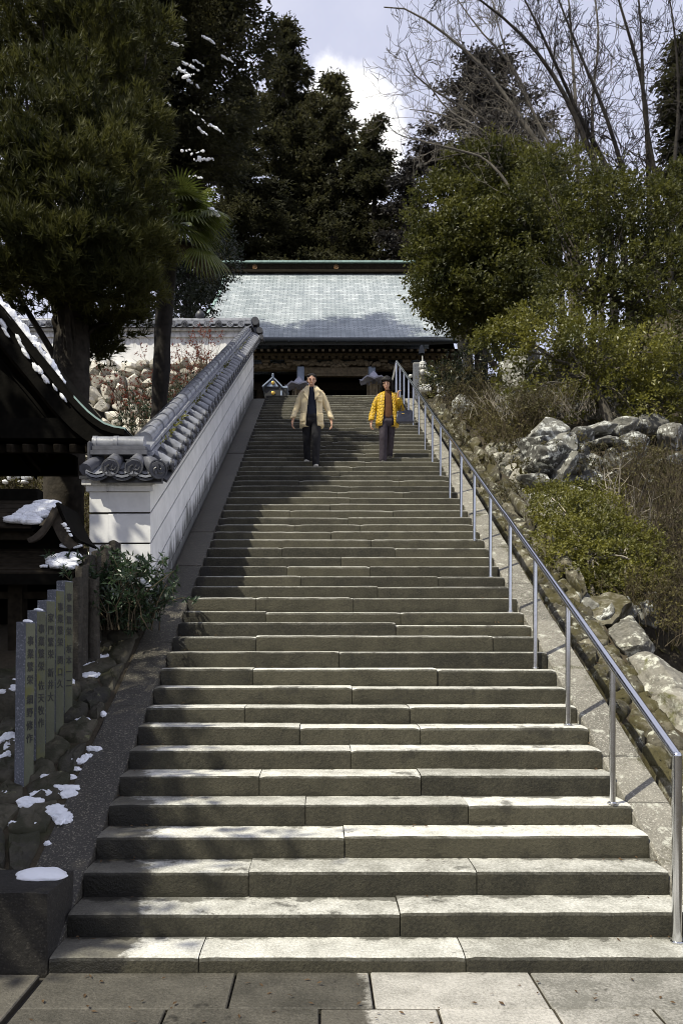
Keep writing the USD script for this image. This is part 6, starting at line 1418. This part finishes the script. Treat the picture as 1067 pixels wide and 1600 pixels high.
# left side: sunlit autumn brush below the eave, dark bushes behind the wall end
dry_shrub('sunlit brown and green brush with snow below the gate eave', [(P(10, 800, 16.8), .5, .3), (P(50, 800, 16.8), .4, .3), (P(25, 770, 17.4), .6, .3), (P(-40, 790, 17), .5, .3)], 261, 70, 1.15, m_twig, m_brush, .3, .085, leafn=9)
dry_shrub('yellow-brown bush seen between the big trunk and the wall end', [(P(128, 860, 14.5), .25, .25), (P(124, 810, 15.5), .3, .25), (P(136, 780, 16), .25, .25)], 262, 70, 1.0, m_twig, m_brush, .3, .075, leafn=9)
rr = np.random.default_rng(263)
sn = [move(blob(980 + i, (rr.uniform(.1, .24), .2, rr.uniform(.05, .10)), 2, .35), P(30 + rr.normal() * 22, 738 + rr.normal() * 12, 16.2)) for i in range(26)]
solo('snow', cat(*sn), m_snow, 'flecks of snow on the sunlit brush below the gate eave', 'snow', kind='stuff', smooth=True)
evergreen('camellia_bush', 'dark leafy bush filling the shade behind the white wall end', [B(128, 900, 11.6, 18, 26, .3), B(120, 960, 10.6, 18, 30, .3)], 264, 400, .07, .034, m_camellia, [], m_bark, 'bush', hole=.36)
def nandina(label, c, h, n, seed, mat, Ln=.075, name='nandina', w=.25, lf=(7, 12), spread=.55):
    rr = np.random.default_rng(seed)
    t = thing(name, label, 'shrub')
    st, lp, ld = [], [], []
    for k in range(n):
        b = np.asarray(c, float) + [rr.normal() * w * .35, rr.normal() * w * .35, 0]
        e = b + [rr.normal() * spread * h, rr.normal() * spread * h * .7, h * rr.uniform(.45, 1.1)]
        cv = curve(b, e, .06, rr, 7, .12)
        st.append(tube(cv, np.linspace(.007, .003, 7), 4, False))
        for q in range(4):
            i = rr.integers(1, 7); a = cv[i]; dv = unit(rdir(rr, 1)[0] + [0, 0, .25]); Lb = h * rr.uniform(.15, .3)
            c2 = np.array([a, a + dv * Lb * .5 + [0, 0, .01], a + dv * Lb + [0, 0, -.02]])
            st.append(tube(c2, [.003, .002, .002], 3, False))
            m = rr.integers(*lf); wq = rr.uniform(.2, 1.05, (m, 1))
            lp.append(a + dv * Lb * wq); ld.append(unit(dv * .5 + rdir(rr, m)))
    p, d = np.vstack(lp), np.vstack(ld)
    part('stems', cat(*st), m_twig, t).SetCustomDataByKey('kind', 'stuff')
    part('leaves', leaves(p, d, rr.normal(size=(len(p), 3)) * .6 + [0, 0, .7], Ln * rr.uniform(.7, 1.2, len(p)), Ln * .34), mat, t).SetCustomDataByKey('kind', 'stuff')
    return t
nandina('leafy nandina with narrow leaves at the foot of the white wall end', P(196, 985, 7.8), .66, 60, 271, m_nandina, .08, w=.42, spread=.30, lf=(10, 16))
sn = [move(blob(1010 + i, (s * 1.5, s, s * .6), 2, .35), P(x, y, 7.75)) for i, (x, y, s) in enumerate([(172, 928, .06), (166, 936, .06), (176, 922, .05), (163, 942, .04), (190, 932, .04), (217, 905, .08), (224, 910, .07), (230, 915, .05), (208, 900, .05), (200, 935, .03)])]
solo('snow', cat(*sn), m_snow, 'snow caught in the nandina leaves by the wall end', 'snow', smooth=True)
nandina('red-leaved nandina against the level white wall', P(315, 585, 19.9), 1.15, 18, 272, m_redleaf, .075, w=.3, spread=.3, name='red_nandina')
nandina('red-leaved nandina beside the palm trunk on the rubble', P(285, 640, 19.2), 1.5, 26, 273, m_redleaf, .08, w=.5, spread=.35, name='red_nandina')
nandina('rusty nandina spread over the rubble left of the palm trunk', P(215, 650, 18.8), 1.1, 30, 274, m_redleaf, .08, w=.8, spread=.5, name='red_nandina')
nandina('green-leaved shrub growing in front of the rubble just over the wall coping', P(275, 690, 17.6), 1.5, 24, 275, m_nandina, .09, w=.6, spread=.35, name='green_shrub')
nandina('thin green shrub left of the palm trunk over the wall coping', P(205, 690, 17.4), 1.3, 18, 276, m_nandina, .09, w=.6, spread=.35, name='green_shrub')
evergreen('white_blossom_shrub', 'small shrub with white blossom clusters beside the granite pillar', [B(690, 612, 20.4, 14, 10, .25), B(668, 592, 22.2, 10, 8, .2)], 281, 260, .06, .03, m_holly, [], m_twig, 'shrub', hole=.3)
sn = [move(blob(1040 + i, (rr.uniform(.08, .2), .14, rr.uniform(.06, .13)), 2, .35), P(x + rr.normal() * 3, y + rr.normal() * 3, 20.1)) for i, (x, y) in enumerate([(685, 602), (688, 604), (692, 603), (697, 605), (684, 612), (690, 618), (700, 640), (705, 643), (733, 660), (738, 662), (725, 672), (683, 600), (701, 610)])]
solo('blossom', cat(*sn), m_snow, 'white clustered blossom by the pillar and down the bank', 'blossom', kind='stuff', smooth=True)
# leaf litter and low growth over the bank and hillside at the right
rr = np.random.default_rng(295)
n = 26000
xy = np.stack([3.2 + rr.random(n) ** 1.3 * 13, rr.uniform(5.0, 30, n)], 1)
keep = meshkit.fbm(np.column_stack([xy * .9, np.zeros(n)]), 3, 6) > .40
xy = xy[keep]; n = len(xy)
p = np.column_stack([xy, ground_z(xy[:, 0], xy[:, 1]) + bumpy(xy[:, 0], xy[:, 1]) - .02])
solo('ground_cover', leaves(p, rr.normal(size=(n, 3)) * .7 + [0, 0, .8], rr.normal(size=(n, 3)), rr.uniform(.08, .22, n), rr.uniform(.03, .07, n)), m_brush, 'brown leaf litter and low growth over the hillside right of the steps', 'undergrowth', kind='stuff')

# ------------------------------------------------------------------ people
_SPH = np.array(trimesh.creation.icosphere(2).vertices)
def bone(a, ra, b, rb):
    """Hull of two balls; a radius may be three semi-axes."""
    a, b = np.asarray(a, float), np.asarray(b, float)
    pts = np.vstack([a + _SPH * np.asarray(ra, float), b + _SPH * np.asarray(rb, float)])
    return m3.Manifold.hull_points(pts)
def skin(bones, length=.012, it=8, lam=.5):
    m = m3.Manifold.batch_boolean([bone(*b) for b in bones], m3.OpType.Add).refine_to_length(length)
    g = m.to_mesh()
    t = trimesh.Trimesh(np.array(g.vert_properties[:, :3]), np.array(g.tri_verts), process=True)
    trimesh.smoothing.filter_taubin(t, lam, -.53, it)
    return np.array(t.vertices), np.array(t.faces)
def wrinkle(g, amp, freq, seed, zs=1.0):
    v, f = g
    n = trimesh.Trimesh(v, f, process=False).vertex_normals
    w = (meshkit.fbm(v * [freq, freq, freq * zs] + seed * 3.3, 3, seed) - .5) * 2
    return v + n * (w * amp)[:, None], f
def hand(w, d, side, s=1.0, curl=.5):
    """Palm, four curled fingers of unequal length and a thumb from the side of the palm, hanging from the wrist w along d."""
    w, d = np.asarray(w, float), unit(np.asarray(d, float))
    fwd = unit(np.array([0, -1.0, 0]) - d * np.dot([0, -1.0, 0], d)); lat = np.cross(d, fwd) * side
    bs = [(w, .024 * s, w + d * .075 * s, (.034 * s, .034 * s, .018 * s))]
    bs = [(w, .022 * s, w + d * .03 * s, .025 * s)]
    for q in (-.022, 0.0, .022): bs.append((w + d * .02 * s + fwd * q * .8 * s, .014 * s, w + d * .085 * s + fwd * q * s, .012 * s))
    for q, L in ((.031, .068), (.011, .080), (-.010, .074), (-.030, .058)):
        a = w + d * .085 * s + fwd * q * s
        b = a + (d * math.cos(curl * .5) - lat * math.sin(curl * .5)) * L * .5 * s
        c = b + (d * math.cos(curl * 1.4) - lat * math.sin(curl * 1.4)) * L * .5 * s
        bs += [(a, .0092 * s, b, .0085 * s), (b, .0085 * s, c, .0072 * s)]
    a = w + d * .03 * s + fwd * .030 * s
    b = a + (d * .8 + fwd * .7) * .035 * s; c = b + (d * 1.0 + fwd * .15 - lat * .2) * .032 * s
    return bs + [(a, .012 * s, b, .010 * s), (b, .010 * s, c, .0085 * s)]

def head_bones(c, s=1.0, nod=.25, turn=0.0):
    """Skull, jaw, nose, brow, cheeks, lips and ears about the head's centre c, facing -y."""
    R = rot('z', turn) @ rot('x', nod)
    q = lambda x, y, z: np.asarray(c, float) + R @ np.array([x, y, z]) * s
    return [(q(0, .015, .035), np.array([.074, .090, .080]) * s, q(0, -.005, 0), np.array([.068, .080, .085]) * s), (q(0, -.02, -.03), np.array([.056, .065, .06]) * s, q(0, -.050, -.088), np.array([.026, .022, .022]) * s),
            (q(0, -.086, .022), .010 * s, q(0, -.105, -.022), .013 * s), (q(-.012, -.094, -.026), .009 * s, q(.012, -.094, -.026), .009 * s), (q(-.045, -.070, .030), .014 * s, q(.045, -.070, .030), .014 * s),
            (q(-.040, -.058, -.020), .020 * s, q(-.030, -.055, -.045), .018 * s), (q(.040, -.058, -.020), .020 * s, q(.030, -.055, -.045), .018 * s),
            (q(-.018, -.080, -.056), .0075 * s, q(.018, -.080, -.056), .0075 * s), (q(-.014, -.078, -.067), .008 * s, q(.014, -.078, -.067), .008 * s),
            (q(-.074, .012, .018), np.array([.008, .014, .022]) * s, q(-.073, .008, -.018), np.array([.007, .010, .012]) * s), (q(.074, .012, .018), np.array([.008, .014, .022]) * s, q(.073, .008, -.018), np.array([.007, .010, .012]) * s)], q

def open_jacket(rows, gap, thick=.012, n=40):
    """Jacket body: rings (z, half-width, half-depth, x0, y0) open at the front by gap(z) (left and right x of the two edges)."""
    out, inn = [], []
    for z, w, d, x0, y0 in rows:
        gl, gr = gap(z)
        tl = math.asin(np.clip((gl - x0) / w, -.98, .98)); tr = math.asin(np.clip((gr - x0) / w, -.98, .98))
        th = np.linspace(tr, 2 * math.pi + tl, n)            # measured from -y, turning towards +x
        e = .78
        cs, sn_ = np.cos(th), np.sin(th)
        x = np.sign(sn_) * np.abs(sn_) ** e; y = -np.sign(cs) * np.abs(cs) ** e
        out.append(np.stack([x0 + w * x, y0 + d * y, np.full(n, z)], -1))
        inn.append(np.stack([x0 + (w - thick) * x, y0 + (d - thick) * y, np.full(n, z)], -1))
    rings = np.concatenate([np.array(out), np.array(inn)[:, ::-1]], 1)
    return loft(rings[::-1])
def skin_mat(name, c): return M(name, {'p': ('principled_bsdf', {'base_color': c, 'roughness': .5, 'subsurface_weight': .15, 'subsurface_scale': .01, 'subsurface_radius': (1., .3, .15)})}, [])
m_skin = skin_mat('skin_look', (.42, .25, .17))
m_hair = plain('hair_look', (.008, .007, .007), .6, 0, .2, .3, 60.0)
m_eye = plain('eye_dark', (.015, .012, .01), .3)
m_lip = plain('lip_look', (.30, .09, .07), .5)
m_beige = plain('jacket_beige', (.62, .52, .33), .85, 0, .2, .10, 14.0, .25, 50.0, sheen=.1)
m_beige_d = plain('jacket_trim', (.42, .34, .20), .85, 0, .2, .1)
m_navy = plain('sweater_navy', (.016, .019, .032), .9, 0, .2, .25, 60.0)
m_trouser = plain('trouser_black', (.011, .011, .013), .85, 0, .25, .25, 20.0)
m_shoe = plain('sneaker_pale', (.52, .50, .46), .6, 0, .4, .1)
m_shoe_d = plain('shoe_dark', (.03, .027, .025), .35, 0, .5, .2)
m_brown = plain('sweater_brown', (.085, .038, .018), .9, 0, .2, .2, 60.0)
m_trouser2 = plain('trouser_plum', (.032, .026, .034), .8, 0, .25, .25, 20.0)
m_bag = plain('bag_leather', (.008, .009, .018), .32, 0, .6, .3)
m_yellow = M('quilted_yellow', {
    'g': ('geometry', {}), 'mp': ('mapping', {'scale': (20., 20., 17.)}), 'v': ('voronoi_texture', {'scale': 1.0, 'feature': 'distance_to_edge', 'randomness': .55}),
    'r': ('rgb_ramp', {'ramp': [(0, (.30, .175, .006)), (.10, (.50, .31, .014)), (1, (.56, .36, .020))]}),
    'mr': ('map_range', {'range_type': 'smoothstep', 'from_max': .30}), 'b': ('bump', {'strength': 1.0, 'distance': .012}), 'p': ('principled_bsdf', {'roughness': .5, 'specular_ior_level': .4})},
    [('g.position', 'mp.vector'), ('mp.vector', 'v.vector'), ('v.distance', 'r.fac'), ('r.color', 'p.base_color'), ('v.distance', 'mr.value'), ('mr.result', 'b.height'), ('b.normal', 'p.normal')])

# --- man
K = 34
my = STEP_Y[K - 1] + .20
mx = (487 - CX) * my / F
man = thing('person', 'person in open beige jacket, navy sweater and black trousers walking down the steps', 'person', (mx, my, STEP_Z[K - 1]), group='people coming down the steps')
hb, hq = head_bones((.0, -.055, 1.555), 1.0, .34, .05)
# feet: image-right foot on this step, image-left one on the step behind
fr_, fl_ = (.070, -.02, 0.0), (-.085, .295, STEP_Z[K] - STEP_Z[K - 1])
handL, handR = np.array([-.335, -.05, .86]), np.array([.345, -.03, .855])
body = hb + [((0, -.02, 1.47), .055, (0, .0, 1.37), .062), ((-.10, .0, 1.36), .06, (.10, .0, 1.36), .06), ((0, .0, 1.34), (.13, .08, .08), (0, .0, 1.08), (.12, .085, .1)), ((0, .0, 1.08), (.12, .08, .1), (0, .01, .90), (.10, .06, .06)),
    ((-.17, .0, 1.35), .048, (-.27, .03, 1.10), .038), ((-.27, .03, 1.10), .036, handL, .026), ((.17, .0, 1.35), .048, (.275, .03, 1.10), .038), ((.275, .03, 1.10), .036, handR, .026),
    ((-.08, .02, .88), .075, (-.085, .10, .56), .05), ((-.085, .10, .56), .045, (fl_[0], fl_[1] + .04, fl_[2] + .08), .035), ((.08, .0, .88), .075, (.075, -.06, .50), .05), ((.075, -.06, .50), .045, (fr_[0], fr_[1] + .03, .08), .035)]
body += hand(handL + [-.004, 0, -.02], (-.08, -.12, -1), 1, 1.0, .7) + hand(handR + [.004, 0, -.02], (.10, -.10, -1), -1, 1.0, .7)
part('body', skin(body, .010, 6), m_skin, man, True)
for s in (-1, 1): part('eye', xf(ico(1), None, hq(s * .031, -.080, .012), np.array([.0085, .005, .0032])), m_eye, man, True)
part('mouth', xf(ico(1), None, hq(0, -.084, -.061), np.array([.020, .006, .0025])), m_lip, man, True)
for s in (-1, 1): part('eyebrow', tube([hq(s * .048, -.080, .036), hq(s * .032, -.087, .040), hq(s * .014, -.087, .036)], [.002, .003, .002], 5), m_hair, man)
hv = skin([(hq(0, .028, .055), (.080, .088, .066), hq(0, .050, .0), (.076, .062, .065)), (hq(-.055, -.030, .080), .028, hq(.055, -.030, .080), .028), (hq(-.074, .01, .03), .018, hq(-.070, .03, -.03), .016), (hq(.074, .01, .03), .018, hq(.070, .03, -.03), .016)], .012, 4)
part('hair', wrinkle(hv, .007, 40, 3), m_hair, man, True)
part('sweater', wrinkle(skin([((0, -.01, 1.345), (.150, .088, .06), (0, -.01, 1.10), (.150, .100, .08)), ((0, -.01, 1.10), (.150, .100, .08), (0, -.01, .93), (.155, .100, .06)), ((0, -.022, 1.435), (.062, .060, .030), (0, -.008, 1.36), (.090, .075, .04))], .02, 4), .004, 18, 4), m_navy, man, True)
leg_l = [((-.082, .01, .90), (.095, .105, .07), (-.085, .085, .56), (.076, .086, .06)), ((-.085, .085, .56), (.076, .086, .06), (fl_[0], fl_[1] + .03, fl_[2] + .09), (.062, .075, .05))]
leg_r = [((.082, -.01, .90), (.095, .105, .07), (.078, -.060, .52), (.082, .088, .06)), ((.078, -.060, .52), (.082, .088, .06), (fr_[0], fr_[1] + .03, .085), (.064, .078, .05))]
part('trousers', wrinkle(skin([((-.06, .0, .92), (.11, .115, .09), (.06, .0, .92), (.11, .115, .09)), ((-.04, -.01, .84), (.09, .115, .07), (.04, -.01, .84), (.09, .115, .07))] + leg_l + leg_r, .018, 4), .009, 13, 5, .8), m_trouser, man, True)
for (fx, fy, fz), m, tw in ((fr_, m_shoe, .12), (fl_, m_shoe, -.15)):
    sh = skin([((0, .06, .040), (.038, .045, .040), (0, -.06, .030), (.044, .05, .030)), ((0, -.06, .030), (.044, .05, .030), (0, -.135, .026), (.036, .04, .024)), ((0, .05, .075), (.036, .04, .03), (0, .0, .06), (.036, .04, .03))], .014, 4)
    s_ = part('shoe', xf((np.c_[sh[0][:, :2], np.maximum(sh[0][:, 2], .004)], sh[1]), rot('z', tw), (fx, fy, fz)), m, man, True)
    part('laces', xf(cbox((0, -.05, .062), (.045, .06, .008), .003), rot('z', tw), (fx, fy, fz)), m_trouser, s_)
def gap(z):
    t = np.clip((z - .70) / .70, 0, 1)
    return (-.052 - .045 * (1 - t) ** 2 - .018 * max(0, t - .75) * 4 , .062 + .030 * (1 - t) ** 2)
rows = [(1.440, .085, .072, 0, .010), (1.410, .150, .085, 0, .008), (1.375, .195, .100, 0, .006), (1.32, .208, .120, 0, .003), (1.22, .200, .130, 0, 0), (1.10, .192, .134, 0, -.002), (.98, .196, .138, .002, -.002), (.86, .208, .144, .002, 0), (.78, .216, .148, .002, .002), (.735, .214, .146, .002, .004)]
sl = lambda sh, el, wr, s: loft(np.array([[np.asarray(c) + rr_ * (math.cos(t) * np.array([1, 0, .25 * s]) + math.sin(t) * np.array([0, 1, 0])) for t in np.linspace(0, 2 * math.pi, 16, endpoint=False)] for c, rr_ in along_sleeve(sh, el, wr)]))
def along_sleeve(sh, el, wr):
    c = along([sh, el, wr], 16)
    rad = np.interp(np.linspace(0, 1, 16), [0, .12, .5, .9, 1], [.070, .076, .062, .054, .055])
    return list(zip(c, rad))
jb = wrinkle(open_jacket(rows, gap), .016, 9, 6)
s1 = wrinkle(sl((-.165, .01, 1.355), (-.262, .035, 1.10), handL + [0, 0, .03], 1), .016, 12, 7, 1.6); s2 = wrinkle(sl((.165, .01, 1.355), (.268, .03, 1.11), handR + [0, 0, .03], -1), .016, 12, 8, 1.6)
jk = part('jacket', cat(jb, s1, s2), m_beige, man, True)
def lapel(s):
    a = [(s * .035, -.085, 1.450), (s * .105, -.060, 1.445), (s * .165, -.105, 1.355), (s * .125, -.138, 1.325), (s * .140, -.142, 1.29), (s * .062, -.155, 1.175), (s * .050, -.125, 1.33)]
    from shapely import Polygon as PL
    a = np.array(a); v = np.vstack([a + [0, -.010, 0], a]); n = len(a)
    f = [[0, i, i + 1] for i in range(1, n - 1)] + [[n, n + i + 1, n + i] for i in range(1, n - 1)]
    for i in range(n): f += [[i, (i + 1) % n, n + (i + 1) % n], [i, n + (i + 1) % n, n + i]]
    return v, np.array(f)
for s in (-1, 1): part('lapel', lapel(s), m_beige, jk)
part('collar', tube([(-.085, -.06, 1.44), (-.075, .03, 1.465), (0, .068, 1.47), (.075, .03, 1.465), (.085, -.06, 1.44)], .020, 8), m_beige, jk, True)
part('pocket', cbox((.148, -.124, 1.205), (.085, .014, .10), .006, rot('z', .42)), m_beige, jk)
part('pocket_flap', cbox((.147, -.133, 1.245), (.095, .014, .035), .006, rot('z', .42)), m_beige, jk)
for s in (-1, 1): part('pocket', cbox((s * .160, -.122, .88), (.105, .020, .14), .008, rot('z', .48 * s)), m_beige, jk)
for k in range(4): part('button', xf(lathe([(.009, 0), (.009, .004), (.001, .005)], 8), rot('x', math.pi / 2), (-.068, -.148, .86 + k * .11)), m_trouser, jk)

# --- woman
K = 35
wy = STEP_Y[K - 1] + .17
wx = (605 - CX) * wy / F
wom = thing('person', 'person with dark bob in quilted yellow jacket and plum trousers beside the handrail', 'person', (wx, wy, STEP_Z[K - 1]), group='people coming down the steps')
hb, hq = head_bones((-.018, -.055, 1.425), .96, .32, -.18)
fl_, fr_ = (-.075, .0, 0.0), (.055, .285, STEP_Z[K] - STEP_Z[K - 1])
hl, el_r, hr = np.array([-.292, -.04, .745]), np.array([.255, .03, 1.01]), np.array([.185, -.20, 1.135])
body = hb + [((-.005, -.02, 1.345), .047, (0, .0, 1.25), .052), ((-.09, .0, 1.235), .05, (.09, .0, 1.235), .05), ((0, .0, 1.21), (.11, .07, .07), (0, .0, .98), (.10, .075, .09)), ((0, .0, .98), (.10, .07, .09), (0, .01, .83), (.09, .06, .06)),
    ((-.15, .0, 1.225), .042, (-.235, .03, .99), .034), ((-.235, .03, .99), .032, hl, .023), ((.15, .0, 1.225), .042, el_r, .034), (el_r, .032, hr, .023),
    ((-.07, .0, .80), .07, (-.075, -.05, .46), .046), ((-.075, -.05, .46), .042, (fl_[0], fl_[1] + .03, .07), .032), ((.07, .02, .80), .07, (.06, .11, .50), .046), ((.06, .11, .50), .042, (fr_[0], fr_[1] + .03, fr_[2] + .07), .032)]
body += hand(hl + [-.002, 0, -.015], (-.05, -.12, -1), 1, .92, .8) + hand(hr + [-.005, -.01, .01], (-.15, -.25, 1), -1, .92, 1.3)
part('body', skin(body, .010, 6), m_skin, wom, True)
for s in (-1, 1): part('eye', xf(ico(1), None, hq(s * .031, -.080, .012), np.array([.0085, .005, .0035])), m_eye, wom, True)
for s in (-1, 1): part('eyebrow', tube([hq(s * .046, -.080, .034), hq(s * .030, -.087, .037), hq(s * .014, -.087, .033)], [.002, .003, .002], 5), m_hair, wom)
part('mouth', xf(ico(1), None, hq(0, -.085, -.061), np.array([.021, .007, .006])), m_lip, wom, True)
hv = skin([(hq(0, .022, .066), (.104, .102, .078), hq(0, .050, -.01), (.102, .075, .08)), (hq(-.094, .0, .03), (.032, .060, .045), hq(-.098, .005, -.095), (.036, .060, .04)), (hq(.094, .0, .03), (.032, .060, .045), hq(.098, .005, -.095), (.036, .060, .04)), (hq(0, .06, -.01), (.095, .06, .06), hq(0, .055, -.09), (.09, .05, .035)),
           (hq(-.07, -.055, .075), .026, hq(-.01, -.075, .080), .024), (hq(.07, -.055, .070), .026, hq(.015, -.075, .080), .024)], .012, 4)
part('hair', wrinkle(hv, .010, 34, 9), m_hair, wom, True)
part('sweater', wrinkle(skin([((0, -.012, 1.215), (.130, .080, .055), (0, -.015, .98), (.125, .098, .08)), ((0, -.015, .98), (.125, .098, .08), (0, -.012, .83), (.145, .100, .05)), ((-.003, -.020, 1.315), (.054, .052, .028), (0, -.010, 1.235), (.080, .068, .04))], .02, 4), .004, 18, 10), m_brown, wom, True)
leg_l = [((-.075, .0, .80), (.088, .10, .07), (-.076, -.055, .47), (.074, .082, .06)), ((-.076, -.055, .47), (.074, .082, .06), (fl_[0], fl_[1] + .03, .065), (.070, .082, .045))]
leg_r = [((.075, .01, .80), (.088, .10, .07), (.062, .10, .50), (.074, .082, .06)), ((.062, .10, .50), (.074, .082, .06), (fr_[0], fr_[1] + .03, fr_[2] + .065), (.070, .082, .045))]
part('trousers', wrinkle(skin([((-.06, .0, .83), (.10, .105, .07), (.06, .0, .83), (.10, .105, .07)), ((-.04, -.01, .75), (.09, .11, .07), (.04, -.01, .75), (.09, .11, .07))] + leg_l + leg_r, .018, 4), .007, 12, 11, .8), m_trouser2, wom, True)
for (fx, fy, fz), tw in ((fl_, -.1), (fr_, .1)):
    sh = skin([((0, .05, .036), (.034, .04, .036), (0, -.06, .026), (.038, .045, .026)), ((0, -.06, .026), (.038, .045, .026), (0, -.120, .020), (.028, .034, .018))], .014, 4)
    part('shoe', xf((np.c_[sh[0][:, :2], np.maximum(sh[0][:, 2], .004)], sh[1]), rot('z', tw), (fx, fy, fz)), m_shoe_d, wom, True)
def gap2(z):
    t = np.clip((z - .64) / .66, 0, 1)
    return (-.035 - .055 * (1 - t) ** 1.5, .060 + .045 * (1 - t) ** 1.5)
rows = [(1.300, .080, .066, 0, .010), (1.275, .135, .078, 0, .008), (1.245, .178, .092, 0, .006), (1.19, .195, .112, 0, .003), (1.10, .192, .124, 0, 0), (.98, .188, .130, 0, -.002), (.86, .198, .136, 0, -.002), (.74, .212, .142, 0, 0), (.665, .215, .142, 0, .002)]
jb = wrinkle(open_jacket(rows, gap2), .008, 11, 12)
s1 = wrinkle(sl((-.145, .01, 1.225), (-.245, .035, .99), hl + [0, 0, .03], 1), .013, 15, 13, 1.6)
s2 = wrinkle(cat(*[skin([((.145, .01, 1.225), .072, el_r, .064), (el_r, .064, hr + [.012, .02, -.035], .050)], .018, 3)]), .010, 15, 14)
part('jacket', cat(jb, s1, s2), m_yellow, wom, True)
# handbag hanging in the crook of her arm
bg = thing('handbag', 'dark navy leather handbag hanging from the forearm of the person in yellow', 'handbag', (wx + .30, wy - .085, STEP_Z[K - 1] + .70))
pts = np.vstack([np.array(c) + _SPH * q for c, q in (((-.135, 0, .03), (.03, .055, .03)), ((.135, 0, .03), (.03, .055, .03)), ((-.115, 0, .20), (.03, .035, .03)), ((.115, 0, .215), (.03, .035, .03)))])
g = m3.Manifold.hull_points(pts).refine_to_length(.018).to_mesh(); v, f = np.array(g.vert_properties[:, :3]), np.array(g.tri_verts)
part('bag_body', wrinkle((v, f), .010, 14, 15), m_bag, bg, True)
for yy in (-.03, .03):
    part('bag_handle', tube(along([(-.07, yy, .22), (-.06, yy, .32), (-.035, yy * .5, .365), (.0, yy, .32), (.05, yy, .23)], 18), .008, 8), m_bag, bg, True)
part('clasp', cbox((-.03, -.062, .165), (.05, .006, .012), .003), m_gold, bg)
